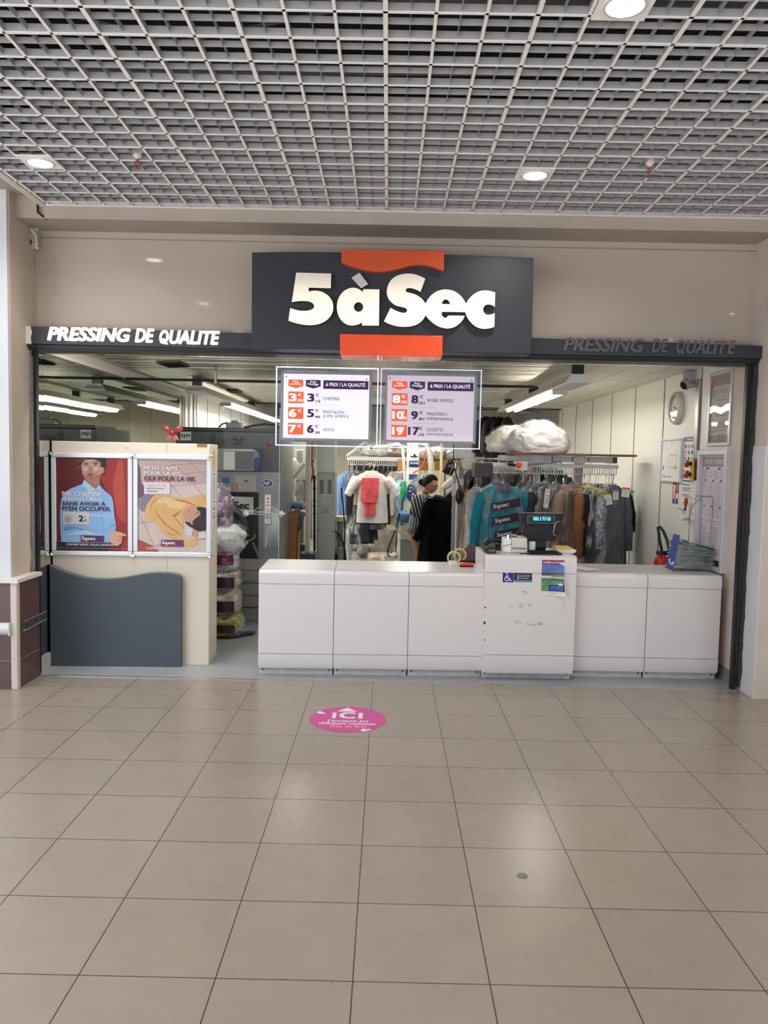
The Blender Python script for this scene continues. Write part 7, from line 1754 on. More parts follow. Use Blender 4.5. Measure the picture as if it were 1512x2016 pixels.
rr = [(702, (70, 58, 62), .2, .9, True, 'striped plum garment in plastic at the left end of the rear conveyor'), (716, (30, 28, 32), .5, 1.15, 'light', 'long black garment in plastic on the left of the rear conveyor'), (728, (40, 38, 44), 1.0, 1.1, None, 'dark grey garment behind the white shirt on the rear conveyor'),
      (744, (60, 64, 80), 1.2, .9, None, 'slate blue jacket on the rear conveyor'), (755, (58, 50, 56), 1.3, .9, None, 'dark plum jacket on the rear conveyor'), (764, (78, 64, 66), 1.2, .85, None, 'brown plum jacket on the rear conveyor'),
      (772, (188, 172, 142), .8, .9, 'light', 'beige trench coat right of the white shirt on the rear conveyor'), (782, (150, 136, 118), .5, .8, None, 'taupe jacket with a cap shaped hood on the rear conveyor'), (790, (150, 148, 146), .9, .62, 'light', 'pale grey garment in plastic at the right end of the rear conveyor'), (685, (110, 142, 190), .9, .72, 'light', 'light blue shirt hanging right beside the tall cabinet')]
for i, (px, col, yw, L_, cv_, lab) in enumerate(rr):
    p = W(px, 912, YR-.02); garment('shirt' if 'shirt' in lab else 'jacket', lab, 'shirt' if 'shirt' in lab else 'jacket', (p.x, p.y, a.z-.10), yw, col, .46, .08, L_, .58, group=GR, seed=40+i, cover=cv_)
# laundry bags on top of the rear conveyor
for i, (x0, x1, y0, y1, Y, col, lab) in enumerate(((706, 770, 872, 905, YR+.02, (198, 192, 188), 'large white laundry bag lying on top of the rear conveyor'), (760, 806, 876, 903, YR+.4, (206, 194, 188), 'white laundry bag with red print at the right end above the rear conveyor'), (738, 790, 868, 890, YR+.8, (186, 184, 182), 'pale grey laundry bag behind the others above the rear conveyor'))):
    a_, c_ = W(x0, y1, Y), W(x1, y0, Y); zb = a.z+.032
    t = bag('laundry_bag', lab, ((a_.x+c_.x)/2, Y+.15, zb+(c_.z-zb)/2), ((c_.x-a_.x)/2, .22, (c_.z-zb)/2), col, .22, 2.2, .8, True, 'laundry bags on the rear conveyor', seed=60+i)
    if i == 1:
        b = B(); text_px(b, '5asec', mat('faded_red_print', (196, 96, 96), .5), Y-.09, 774, 784, 880, 886, bold=.01); b.link('red_print', None, t, smooth=0)
# shelf behind on the right with bags
sh = thing('storage_shelf', 'wooden storage shelf at the back behind the white steam machine', 'shelf', W(850, 915, 13.2))
a_, c_ = W(790, 925, 13.2), W(905, 908, 13.2)
B().box(a_.x, c_.x+.2, 13.2, 13.8, a_.z, c_.z).link('board', mat('wood_ochre', (166, 118, 66), .6), sh, smooth=0)
b = B()
for x in (a_.x+.02, c_.x): b.box(x, x+.06, 13.25, 13.31, 0, a_.z)
b.link('uprights', mat('yellow_cream_post', (220, 206, 156), .5), sh, smooth=0)
for i, (x0, x1, y0) in enumerate(((820, 850, 884), (845, 880, 880), (872, 912, 886))):
    p0, p1 = W(x0, 908, 13.4), W(x1, y0, 13.4); bag('laundry_bag', ('white laundry bag on the shelf behind the steam machine', 'pale laundry bag in the middle of the rear shelf', 'grey white laundry bag at the right end of the rear shelf')[i], ((p0.x+p1.x)/2, 13.45, c_.z+(p1.z-c_.z)/2), ((p1.x-p0.x)/2, .25, (p1.z-c_.z)/2), ((206, 200, 194), (196, 192, 190), (184, 182, 180))[i], .2, 2.4, .8, True, 'laundry bags on the rear shelf', seed=70+i)

# ------------------------------------------------------------------ stand with the white shirt and coral trousers
YT = 10.9
sd = thing('hanging_stand', 'white bent tube stand from which the white shirt hangs', 'stand', W(800, 1080, YT))
b = B().tube([W(734, 881, YT), W(760, 879, YT), W(782, 876.5, YT), W(788, 878, YT), W(792, 883, YT), W(794.5, 905, YT), W(797.5, 945, YT), (W(799, 960, YT).x, YT, .03)], .022, 10); b.link('bent_tube', mat('white_tube_paint', (226, 224, 206), .35), sd)
q = W(799, 960, YT); B().box(q.x-.25, q.x+.12, YT-.2, YT+.2, 0, .03).link('base', MCR, sd, smooth=0)
q = W(731, 881.5, YT); B().blob(q, (.02, .02, .02), 10, 8).link('end_cap', M_black, sd)
b = B().tube([W(748, 897, YT), W(751, 892, YT), W(750, 882, YT)], .005, 6).tube([W(748, 888, YT), W(742, 905, YT), W(734, 926, YT)], .004, 6); b.link('hook_wire', M_alu, sd)
p = W(735, 906, YT-.05)
wsh = garment('shirt', 'white short sleeved shirt hanging on the bent tube stand in the middle of the shop', 'shirt', (p.x, YT-.05, W(735, 912, YT).z), 0.05, (226, 222, 220), .46, .07, .70, .23, group=None, seed=50, cover=None, sw=.072, spl=.09, mtl=cloth((228, 224, 222), bump=.25))
p2 = W(736, 912, YT+.1)
garment('trousers', 'dark trousers hanging behind the white shirt on the bent tube stand', 'trousers', (p2.x, YT+.12, p2.z-.01), .0, (44, 44, 48), .52, .09, .72, 0, seed=52, cover=None)
garment('polo_shirt', 'pale yellow shirt peeking out behind the left sleeve of the white shirt', 'shirt', (p2.x-.06, YT+.06, p2.z), .0, (214, 206, 160), .44, .06, .46, .20, seed=53, cover=None, sw=.075)
ct = thing('trousers', 'coral pink folded trousers hanging in front of the white shirt', 'trousers', W(732, 940, YT-.16)); Yc = YT-.155
MCOR = cloth((236, 98, 104), bump=.3)
def cgrid(b, rows, Y, thick, seed):
    lo = []
    for (x0, x1, y) in rows:
        a_, c_ = W(x0, y, Y), W(x1, y, Y); n = 12; lp = []
        for k in range(n+1): lp.append(Vector((a_.x+(c_.x-a_.x)*k/n, Y-thick-.012*noise.noise((k*.5, y*.05, seed))-.01*math.sin(k*.9+y*.05), a_.z+(c_.z-a_.z)*k/n)))
        for k in range(n, -1, -1): lp.append(Vector((a_.x+(c_.x-a_.x)*k/n, Y+thick, a_.z+(c_.z-a_.z)*k/n)))
        lo.append(lp)
    b.loft(lo); return b
b = cgrid(B(), [(713, 746, 941), (712.5, 746, 950), (712, 745.5, 960), (711.5, 745, 970), (710.5, 744.5, 978), (709, 743, 984), (712, 741, 989)], Yc, .018, 1.); b.link('folded_front', MCOR, ct, smooth=60)
b = cgrid(B(), [(718, 740, 984), (718, 739.5, 995), (717.5, 739, 1007), (717, 738, 1016)], Yc+.02, .014, 4.); b.link('hanging_leg', MCOR, ct, smooth=60)
b = B().tube([W(729, 962, Yc-.035), W(725, 970, Yc-.038), W(721, 976, Yc-.036)], [.003, .006, .002], 6).tube([W(733, 974, Yc-.036), W(744, 976, Yc-.034)], .003, 6); b.link('fold_crease', mat('coral_shadow_cloth', (206, 70, 80), .85), ct)
b = B().tube([W(713, 940.5, Yc), W(746, 941, Yc)], .006, 6).tube([W(713, 940.5, Yc), W(735, 924, YT-.05), W(748, 941, Yc), W(757, 944, Yc)], .004, 6); b.link('hanger_bar', mat('cream_hanger', (226, 216, 190), .5), ct)

# ------------------------------------------------------------------ white steam finishing machine
YW = 11.0
sm = thing('steam_finisher', 'tall white steam finishing machine with blue control panels behind the woman', 'machine', W(815, 1080, YW))
a_, c_ = W(799.5, 1010, YW), W(829, 870, YW)
B().box(a_.x, c_.x-.02, YW, YW+.4, 0, 2.05).link('cabinet', mat('white_enamel', (230, 230, 222), .35), sm, smooth=0, bevel=.01)
b = B(); BLUE = mat('control_panel_blue', (46, 84, 160), .4, noise_amt=0)
pbox(b.m(BLUE), 805, 824, 907, 919.5, YW-.004, .006); pbox(b, 805, 822, 934, 944, YW-.004, .006)
for i in range(24): pass
q = W(810, 970, YW); b.prism([(q.x+.075*math.cos(k*.2618), YW-.004, q.z-.0+.13*math.sin(k*.2618)) for k in range(24)], (0, .005, 0)); b.link('blue_panel', None, sm, smooth=0)
b = B()
for px, py in ((810, 912), (816, 912), (821, 912), (808, 960), (807, 967), (813, 973)):
    q = W(px, py, YW); b.lathe([(.015, -.004), (.013, -.014), (.001, -.015)], (q.x, YW-.004, q.z), 14, 'Y')
b.link('white_knobs', M_paper, sm)
q = W(809, 975.5, YW); B().lathe([(.02, -.004), (.018, -.02), (.001, -.021)], (q.x, YW-.004, q.z), 14, 'Y').link('red_button', M_red, sm)
h_ = W(789, 930, 11.2); B().tube([(h_.x-.20, 11.2, h_.z+.004), (W(803, 930, 11.2).x, 11.2, h_.z+.004)], .008, 6).link('side_hook_bar', M_chrome, sm)
b = B(); pbox(b, 806, 824, 916, 918, YW-.008, .004); pbox(b, 808, 822, 898, 899.5, YW-.006, .004); pbox(b, 814, 818, 894, 899, YW-.02, .02); b.link('dark_markings', M_ink, sm, smooth=0)
b = B().tube([W(825, 872, YW-.05), W(838, 876, YW-.05), W(846, 892, YW-.05), W(849, 915, YW-.05), W(850, 945, YW-.02), W(853, 985, YW), W(856, 1040, YW)], .045, 12); b.link('white_hose', mat('white_hose_cloth', (224, 220, 204), .7, bump=.6, bump_scale=30), sm, smooth=60)
b = B().tube([W(838, 885, YW-.08), W(836, 905, YW-.08), W(832, 918, YW-.08), W(824, 926, YW-.08), W(815, 929, YW-.08), W(813, 932, YW-.08), W(818, 931, YW-.08)], .008, 6); b.link('orange_cord', mat('orange_cord', (214, 100, 60), .6), sm)
b = B()
for k in range(5): b.tube([W(835.5+k*.4, 890+k*8, YW-.1), W(838-k*.2, 894+k*8, YW-.1), W(836, 898+k*8, YW-.1)], .006, 6)
b.link('red_white_cord', mat('red_cord', (196, 70, 60), .6), sm)
# bundle of hangers on it
t = thing('hanger_bundle', 'bundle of pale wire hangers hooked on the white steam machine beside the woman', 'hangers', W(822, 945, YW-.15))
for k in range(10):
    p0 = W(834, 928+k*.8, YW-.16-.012*k); rs = random.Random(k)
    B().tube([p0, W(823-rs.uniform(0, 5), 940+k*2.2, YW-.16-.012*k), W(806+rs.uniform(0, 5), 942+k*2.6, YW-.16-.012*k), W(832, 950+k*1.6, YW-.16-.012*k), p0], .006, 5).link('hanger', (M_hook, mat('white_tube_paint', (226, 224, 206), .35), mat('pale_green_wire', (170, 200, 180), .4))[k % 3], t)
p = W(795, 966, YW-.25)
b = B().blob(p, (.045, .06, .13), 22, 16, .35, 3, 6.); tag(b.link('green_net', mat('green_netting', (52, 178, 128), .8, noise_amt=.2, bump=.8, bump_scale=50), smooth=70), 'bright green net bag hanging left of the white steam machine', 'bag')
garment('shirt', 'light blue striped shirt hanging left of the white steam machine', 'shirt', (W(789, 930, 11.2).x, 11.2, W(789, 930, 11.2).z), 1.25, (130, 164, 196), .32, .05, .70, .42, seed=55, cover=None, mtl=stripe_mat('blue_stripe_cloth', (126, 160, 192), (196, 212, 224), 40, .25, 0))
# spotting table
sp_ = thing('spotting_table', 'cream machine cabinet with a blue padded top left of the woman', 'machine', W(797, 1105, 10.4))
YZ = 10.4
a_, c_ = W(785, 1030, YZ), W(812, 1007, YZ)
b = B(); b.blob(((a_.x+c_.x)/2, YZ+.1, (a_.z+c_.z)/2), ((c_.x-a_.x)/2+.02, .18, (c_.z-a_.z)/2), 24, 14, .05, 2, 1, .6); b.link('blue_pad', mat('blue_pad', (70, 100, 150), .6), sp_)
a_, c_ = W(787, 1062, YZ), W(810, 1023, YZ); B().box(a_.x, c_.x+.1, YZ, YZ+.3, a_.z, c_.z).link('control_head', MCR, sp_, smooth=0, bevel=.01)
a2_ = W(785, 1070, YZ); B().box(a2_.x+.02, c_.x+.12, YZ+.02, YZ+.3, 0, a_.z).link('cabinet', mat('grey_green_arm', (168, 174, 160), .45), sp_, smooth=0, bevel=.01)
q = W(792, 1026, YZ); B().lathe([(.022, 0), (.020, -.03), (.001, -.031)], (q.x, YZ, q.z), 14, 'Y').link('black_knob', M_black, sp_)
b = B(); pbox(b, 788, 793, 1031, 1034, YZ-.003, .004); b.link('dark_label', M_ink, sp_, smooth=0)
b = B(); b.prism([W(776, 1042, YZ-.15), W(780, 1041, YZ-.15), W(806, 1057, YZ-.1), W(806, 1061, YZ-.1)], (0, .03, 0)); b.link('pedal_arm', MCR, sp_, smooth=0)
b = B().tube([W(778, 1044, YZ-.14), W(768, 1070, YZ-.14), W(763, 1085, YZ-.14), W(764, 1094, YZ-.14), W(770, 1097, YZ-.14), W(776, 1095, YZ-.12)], .010, 6).tube([W(781, 1046, YZ-.12), W(780, 1075, YZ-.12), W(779, 1090, YZ-.12)], .008, 6).tube([W(786, 1010, YZ-.05), W(781, 1035, YZ-.05), W(780, 1043, YZ-.08)], .010, 6); b.link('black_hose', M_black, sp_)
b = B(); q = W(776, 1094, YZ-.13); b.blob(q, (.05, .05, .04), 14, 8, .5, 4, 2.); b.link('white_fitting', M_white, sp_)
# floor parcels
t = bag('laundry_bag', 'large translucent white bag standing on the floor below the white shirt', (W(753, 1060, 13.6).x, 13.6, .33), (.245, .2, .33), (196, 190, 184), .14, 2.2, .8, True, None, seed=80)
b = B(); text_px(b, '5a', mat('faded_red_print', (196, 96, 96), .5), 13.33, 768, 772, 1046, 1052); b.link('red_print', None, t, smooth=0)
t = thing('carrier_bag', 'white paper carrier bag with plum logo bands standing behind the white shirt', 'bag', W(722, 1075, 14.0)); a_, c_ = W(712, 1076, 14.0), W(730, 1020, 14.0)
B().box(a_.x, c_.x, 14.0, 14.14, 0, c_.z).link('bag_body', mat('white_kraft_paper', (206, 198, 192), .6), t, smooth=0, bevel=.01)
b = B(); PL_ = mat('plum_print', (86, 28, 56), .5); pbox(b.m(PL_), 712.5, 729.5, 1033, 1042, 13.995, .004); pbox(b, 712.5, 729.5, 1051, 1053.5, 13.995, .004); text_px(b, '5asec', M_lettw, 13.992, 715, 724, 1035.5, 1038.5, bold=.01); b.link('logo_print', None, t, smooth=0)
t = bag('kraft_parcel', 'flat brown plastic wrapped parcel on the floor under the translucent white bag', (W(749, 1090, 12.2).x, 12.2, .115), (.20, .18, .115), (176, 148, 118), .08, 2.0, .45, True, None, 'parcel', seed=81)
t = bag('laundry_bag', 'small grey bundle in plastic on the floor left of the brown parcel', (W(717, 1082, 13.4).x, 13.4, .10), (.11, .1, .10), (126, 124, 120), .3, 2.5, .8, True, None, 'bundle', seed=82)
t = bag('laundry_bag', 'beige sack on the floor at the back left of the carrier bag', (W(697, 1060, 14.4).x, 14.4, .22), (.14, .16, .22), (168, 158, 142), .2, 2.5, .8, True, None, 'sack', seed=83)

# ------------------------------------------------------------------ cream post, grey press on the right of the woman
t = thing('support_post', 'slim pale yellow upright post right of the woman', 'post', W(868, 1080, 11.6)); a_, c_ = W(864.5, 1000, 11.6), W(872, 868, 11.6)
B().box(a_.x, c_.x, 11.6, 11.66, 0, 2.5).link('upright', mat('yellow_cream_post', (220, 206, 156), .5), t, smooth=0)
B().box(a_.x-.03, c_.x+.03, 11.57, 11.69, 0, .02).link('foot_plate', mat('yellow_cream_post', (220, 206, 156), .5), t, smooth=0)
YU = 8.75
gp_ = thing('press_machine', 'grey steel press column with a white head box left of the hanging garments', 'machine', W(903, 1100, YU))
M_steel = mat('grey_steel_enamel', (152, 150, 152), .42, .1, .04)
a_, c_ = W(888, 1104, YU), W(898.5, 935, YU); B().box(a_.x, c_.x, YU, YU+.08, .0, c_.z).link('front_leg', M_steel, gp_, smooth=0, bevel=.003)
a_, c_ = W(899, 1104, YU+.05), W(914, 918, YU+.05); B().box(a_.x, c_.x, YU+.05, YU+.2, .0, c_.z).link('column', mat('grey_steel_dark', (138, 136, 140), .42, .1, .04), gp_, smooth=0, bevel=.004)
a_, c_ = W(895, 903, YU+.05), W(927, 882, YU+.05); B().box(a_.x, c_.x, YU, YU+.25, a_.z, c_.z).link('upper_head', mat('pale_head_box', (196, 194, 192), .45), gp_, smooth=0, bevel=.01)
a_, c_ = W(912, 924, YU-.05), W(938, 902, YU-.05); B().box(a_.x, c_.x, YU-.08, YU+.1, a_.z, c_.z).link('head_box', mat('cream_head_box', (190, 186, 176), .45), gp_, smooth=0, bevel=.008)
b = B(); pbox(b, 937, 954, 900, 904, YU-.05, .05); pbox(b, 940, 953, 906, 908, YU-.05, .05); b.link('fork', MCR, gp_, smooth=0)
b = B().tube([W(893, 875, YU-.1), W(893, 900, YU-.1), W(896, 925, YU-.1), W(902, 950, YU-.1), W(911, 972, YU-.1), W(914, 978, YU-.1), W(913, 1010, YU-.1)], .008, 6); b.link('black_cable', M_black, gp_)
p = W(903, 977, YU-.02); b = B().blob(p, (.035, .04, .09), 16, 10); b.link('dark_paddle', M_black, gp_)
p = W(893, 962, YU-.02); b = B(); pbox(b, 889, 898, 952, 976, YU-.004, .004); pbox(b, 901, 913, 943, 955, YU+.045, .004); b.link('pale_stickers', mat('sticker_grey_white', (206, 206, 204), .5), gp_, smooth=0)
b = B().tube([W(897, 911, YU), W(897, 922, YU)], .02, 8).blob(W(897, 909, YU), (.03, .03, .02), 10, 8).tube([W(884, 920, YU), W(900, 914, YU)], .008, 6); b.link('valve', M_chrome, gp_)
b = B()
t = thing('steam_iron_rack', 'rack of black handled irons and tubes between the yellow post and grey press', 'rack', W(880, 1000, 10.0))
for i, (p0, p1) in enumerate((((872, 930), (884, 908)), ((876, 932), (891, 905)), ((880, 934), (896, 901)), ((886, 936), (897, 915)))): B().tube([W(*p0, 10.0+.05*i), W(*p1, 10.0+.05*i)], .022, 8).link('black_tube', M_black, t)
B().tube([W(872, 922, 10.0), W(898, 913, 10.0)], .012, 8).tube([W(874, 905, 10.0), W(892, 904, 10.0)], .012, 8).tube([(W(876, 1000, 10.05).x, 10.05, 0), W(876, 920, 10.05)], .012, 8).link('steel_bar', M_chrome, t)
t = thing('ironing_board', 'dark ironing board with a white padded sleeve right of the woman', 'ironing board', W(882, 1000, 9.9))
b = B(); b.prism([W(868, 985, 9.9), W(892, 965, 9.9), W(892, 1003, 9.9), W(868, 1003, 9.9)], (0, .3, 0)); b.link('dark_board', M_blackm, t, smooth=0)
B().tube([W(870, 962, 9.85), W(880, 955, 9.85), W(892, 944, 9.85)], [.03, .05, .04], 12).link('white_sleeve_pad', M_white, t)
B().tube([(W(880, 1003, 10.0).x, 10.0, 0), W(880, 1000, 10.0)], .02, 8).link('stand_leg', M_chrome, t)
garment('trousers', 'mustard yellow trousers hanging between the grey press and the pale blue shirt', 'trousers', (W(921, 945, 8.9).x, 8.9, W(921, 945, 8.9).z), 1.25, (176, 130, 62), .40, .06, .95, 0, seed=57, cover=None)
garment('garment_bag', 'white plastic covered garments bunched left of the pale blue shirt', 'garment bag', (W(938, 940, 8.75).x, 8.75, W(938, 940, 8.75).z), .9, (196, 190, 184), .42, .07, .80, .0, seed=58, cover=True)
t = thing('folded_trousers', 'plum cloth draped low beside the tape dispenser behind the counter', 'cloth', W(930, 1100, 8.0)); p = W(928, 1108, 7.9)
B().blob((p.x, 7.9, .42), (.11, .12, .42), 22, 16, .15, 2, 3., .7).link('cloth', cloth((112, 84, 96)), t, smooth=70)
# hanging clothes high at the back right (dark)
for i, (px, col) in enumerate(((958, (58, 52, 58)), (972, (70, 64, 60)), (985, (50, 48, 56)), (1000, (84, 74, 78)))):
    p = W(px, 800, 14.2); garment('jacket', ('dark plum', 'brown grey', 'blue black', 'mauve grey')[i]+' jacket hanging high in the dark rear of the shop', 'jacket', (p.x, 14.2, 2.62), .4+.2*i, col, .46, .08, .8, .55, seed=90+i, cover=None, group='jackets hanging high at the rear')
t = thing('rear_rail', 'high steel clothes rail in the dark rear right of the shop', 'rail', (1.9, 14.2, 2.62)); B().tube([(1.3, 14.2, 2.62), (3.0, 14.2, 2.62)], .02, 8).link('bar', M_chrome, t)
b = B()
for x in (1.4, 2.6): b.tube([(x, 14.2, 2.62), (x, 14.2, 3.36)], .012, 6)
b.link('drop_rod', M_chrome, t)
# ================================================================== WOMAN AND THE BLACK COAT ON ITS STAND
YQ2 = 10.0
per = thing('person', 'woman in a dark green striped shirt and tan trousers looking down at a black coat', 'person', (W(830, 1100, YQ2).x, YQ2, 0))
S_SK = mat('skin', (176, 122, 98), .55, noise_amt=.04, noise_scale=20, spec=.35)
def P3(px, py, dy_=0.0): return W(px, py, YQ2+dy_)
# skeleton grown with a skin modifier: pelvis root
hip = P3(826, 1046)
nodes = {}
vs, es, rd = [], [], []
def node(n, p, r, par=None):
    nodes[n] = len(vs); vs.append(p); rd.append(r)
    if par is not None: es.append((nodes[par], nodes[n]))
node('pelvis', hip, .125)
node('waist', P3(829, 1022), .105, 'pelvis'); node('chest', P3(832, 998), .125, 'waist'); node('shoulders', P3(835, 980), .085, 'chest')
node('neck0', P3(838, 972), .052, 'shoulders'); node('neck1', P3(842, 963), .048, 'neck0')
for s, dy_ in (('near', -.15), ('far', .15)):
    off = 0 if s == 'near' else 6
    node(s+'_sh', P3(822+off*1.4, 983, dy_), .058, 'shoulders'); node(s+'_el', P3(817+off*1.2, 1008, dy_*1.25), .042, s+'_sh'); node(s+'_fo', P3(827+off, 1010.5, dy_*1.2-.02), .036, s+'_el'); node(s+'_wr', P3(842+off*.5, 1006, dy_*.9), .026, s+'_fo'); node(s+'_ha', P3(846+off*.5, 1004.5, dy_*.85), .03, s+'_wr')
    hx = hip.x+(.0 if s == 'near' else .02)
    node(s+'_hip', Vector((hx, YQ2+(-.085 if s == 'near' else .085), hip.z-.05)), .095, 'pelvis')
    node(s+'_kn', Vector((hx+.03, YQ2+(-.09 if s == 'near' else .10), .46)), .058, s+'_hip'); node(s+'_an', Vector((hx-.01, YQ2+(-.09 if s == 'near' else .11), .09)), .038, s+'_kn')
    node(s+'_toe', Vector((hx+.15, YQ2+(-.10 if s == 'near' else .12), .035)), .034, s+'_an')
me = bpy.data.meshes.new('body'); me.from_pydata([tuple(v) for v in vs], es, [])
Mp = MW[per.name]; me.transform(Mp.inverted())
body = bpy.data.objects.new('body', me); COL.objects.link(body); body.parent = per; MW[body.name] = Mp
md = body.modifiers.new('skin', 'SKIN'); md.use_smooth_shade = True
sv = me.skin_vertices[0].data
for i, r in enumerate(rd): sv[i].radius = (r, r); 
for i in range(len(rd)): sv[i].use_root = (i == 0)
sb_ = body.modifiers.new('sub', 'SUBSURF'); sb_.levels = 2; sb_.render_levels = 2
me.materials.append(S_SK)
# fingers, each a short tapering chain curled on the coat collar
for s, dy_ in (('near', -.15), ('far', .15)):
    h = vs[nodes[s+'_ha']]
    b = B()
    b.blob(h+Vector((.02, 0, 0)), (.045, .038, .018), 16, 10)
    for k in range(4):
        l = (.030, .034, .032, .026)[k]; y = h.y+(k-1.5)*.018; x = h.x+.055
        b.tube([(x-.02, y, h.z), (x+l*.6, y, h.z-.004), (x+l*1.2, y, h.z-.020), (x+l*1.3, y, h.z-.042)], [.0095, .009, .0085, .006], 8)
    b.tube([(h.x+.0, h.y-.03, h.z-.004), (h.x+.03, h.y-.05, h.z-.018), (h.x+.055, h.y-.048, h.z-.035)], [.011, .010, .007], 8)
    b.link('hand', S_SK, per, smooth=80)
# head: profile lofted and shaped
HC = P3(846.5, 953); tilt = Matrix.Translation(HC) @ Matrix.Rotation(math.radians(-18), 4, 'Z') @ Matrix.Rotation(math.radians(24), 4, 'Y')
# local: +X face direction, Z up
def head_loops(off=None, rings=30, seg=32):
    loops = []
    for i in range(rings+1):
        v = i/rings; z = -.118+.236*v
        q = (v-.5)*2
        base = math.sqrt(max(0.0004, 1-q*q))
        back, front, side = .098*base, .092*base, .075*base
        if v < .42:
            k = (.42-v)/.42; front = .092*base*(1-.02*k)+.022*k*(1 if v > .04 else .4); back = .098*base*(1-.45*k); side *= (1-.22*k)
        lp = []
        for j in range(seg):
            a = 2*math.pi*j/seg; ca, sa = math.cos(a), math.sin(a)
            x = (front if ca > 0 else back)*ca; y = side*sa
            if ca > 0:
                g = math.exp(-(sa/.20)**2)
                nz = max(0, 1-abs(v-.40)/.13)
                x += .026*g*nz*(1 if v < .42 else .8)            # nose
                x += .006*g*math.exp(-((v-.245)/.03)**2)          # lips
                x += .005*g*math.exp(-((v-.205)/.02)**2)
                x += .008*g*math.exp(-((v-.10)/.05)**2)           # chin
                x -= .013*math.exp(-((abs(sa)-.42)/.16)**2)*math.exp(-((v-.50)/.06)**2)   # eye sockets
                x += .004*math.exp(-((abs(sa)-.40)/.25)**2)*math.exp(-((v-.575)/.03)**2)  # brows
                x += .004*math.exp(-((abs(sa)-.6)/.2)**2)*math.exp(-((v-.36)/.08)**2)     # cheeks
            if off:
                o_ = off(v, ca, sa); n_ = Vector((ca*base, sa*base, q)).normalized()
                x += n_.x*o_; y += n_.y*o_; z_ = z+n_.z*o_
            else: z_ = z
            lp.append(tilt @ Vector((x, y, z_)))
        loops.append(lp)
    return loops
def hair_off(v, ca, sa):
    # hairline height by direction: forehead, temple, behind the ear, nape
    line = .80 if ca > .45 else .80-.34*(.45-ca)/.45 if ca > 0 else max(.22, .46+.5*ca)
    t_ = max(0, min(1, (v-line)/.05)); t_ = t_*t_*(3-2*t_)
    return -.014+.026*t_+.0015*math.sin(40*math.atan2(sa, ca+.3))*t_
b = B(); loops = head_loops()
hd = b.loft(loops).link('head', S_SK, per, smooth=80)
b = B()
for s in (-1, 1): b.blob(tilt @ Vector((.078, s*.030, .002)), (.011, .012, .008), 12, 8)
b.link('eyes', mat('eye_white', (226, 220, 214), .3, noise_amt=0), hd)
b = B()
for s in (-1, 1): b.blob(tilt @ Vector((.087, s*.030, -.001)), (.004, .006, .006), 10, 6)
for s in (-1, 1): b.tube([tilt @ Vector(p) for p in ((.090, s*.014, .020), (.090, s*.030, .026), (.076, s*.050, .020))], .0035, 6)
b.link('irises_and_brows', mat('dark_brown', (44, 30, 26), .5), hd)
b = B().tube([tilt @ Vector(p) for p in ((.085, -.024, -.062), (.098, -.010, -.060), (.101, 0, -.061), (.098, .010, -.060), (.085, .024, -.062))], [.003, .006, .006, .006, .003], 8); b.link('lips', mat('lip_red', (150, 78, 72), .5), hd)
b = B()
for s in (-1, 1):
    e = tilt @ Vector((-.005, s*.076, -.006)); b.blob(e, (.016, .010, .030), 14, 10)
b.link('ears', S_SK, hd)
b = B()
for s in (-1, 1):
    c_ = Vector((.100, s*.032, .002)); b.tube([tilt @ (c_+Vector((-.012*abs(math.cos(a)) if math.cos(a)*s > 0 else 0, .024*math.cos(a), .018*math.sin(a)))) for a in [k*2*math.pi/16 for k in range(17)]], .0022, 6)
    b.tube([tilt @ Vector((.096, s*.056, .006)), tilt @ Vector((.05, s*.076, .008)), tilt @ Vector((-.01, s*.082, .008))], .002, 6)
b.tube([tilt @ Vector((.104, -.009, .004)), tilt @ Vector((.107, 0, .008)), tilt @ Vector((.104, .009, .004))], .002, 6)
b.link('glasses', mat('dark_glasses_frame', (40, 32, 32), .3), per)
# hair pulled back in a bun
HR2 = mat('dark_brown_hair', (20, 13, 10), .65, noise_amt=.25, noise_scale=60, bump=.2, bump_scale=60, spec=.15)
b = B().loft(head_loops(hair_off, 48, 64))
b.blob(tilt @ Vector((-.112, 0, -.025)), (.040, .040, .040), 18, 12, .3, 4, 2.)
b.link('hair', HR2, per, smooth=70)
b = B(); b.lathe([(.030, -.008), (.036, 0), (.030, .008)], tilt @ Vector((-.085, 0, -.012)), 18, 'X'); b.link('hair_tie', mat('pink_hair_tie', (206, 130, 120), .7), per)
# striped shirt
MST = stripe_mat('striped_shirt_cloth', (22, 46, 42), (206, 210, 200), 25, .19, 0, .8, (0, 0, .6))
def ringc(c, rx, ry, n=28, tiltx=0., sd=0.):
    return [Vector((c.x+rx*math.cos(2*math.pi*k/n)*(1+.05*noise.noise((math.cos(2*math.pi*k/n)*2, math.sin(2*math.pi*k/n)*2, c.z*8+sd))), c.y+ry*math.sin(2*math.pi*k/n)*(1+.05*noise.noise((math.cos(2*math.pi*k/n)*2, math.sin(2*math.pi*k/n)*2, c.z*8+sd))), c.z+tiltx*math.cos(2*math.pi*k/n))) for k in range(n)]
b = B(); lo = [ringc(P3(839, 974), .058, .066, tiltx=-.015), ringc(P3(837, 978), .085, .12), ringc(P3(835, 983), .110, .180), ringc(P3(833, 990), .132, .205), ringc(P3(831.5, 1000), .140, .200), ringc(P3(829.5, 1012), .142, .190), ringc(P3(827, 1026), .145, .185), ringc(P3(825.5, 1038), .152, .190), ringc(P3(824.5, 1047), .158, .195)]
b.loft(lo, cap=False); shirt = b.link('striped_shirt', MST, per, smooth=70, solid=.004)
MST2 = stripe_mat('striped_sleeve_cloth', (22, 46, 42), (206, 210, 200), 25, .19, 0, .8, (0, .25, 0))
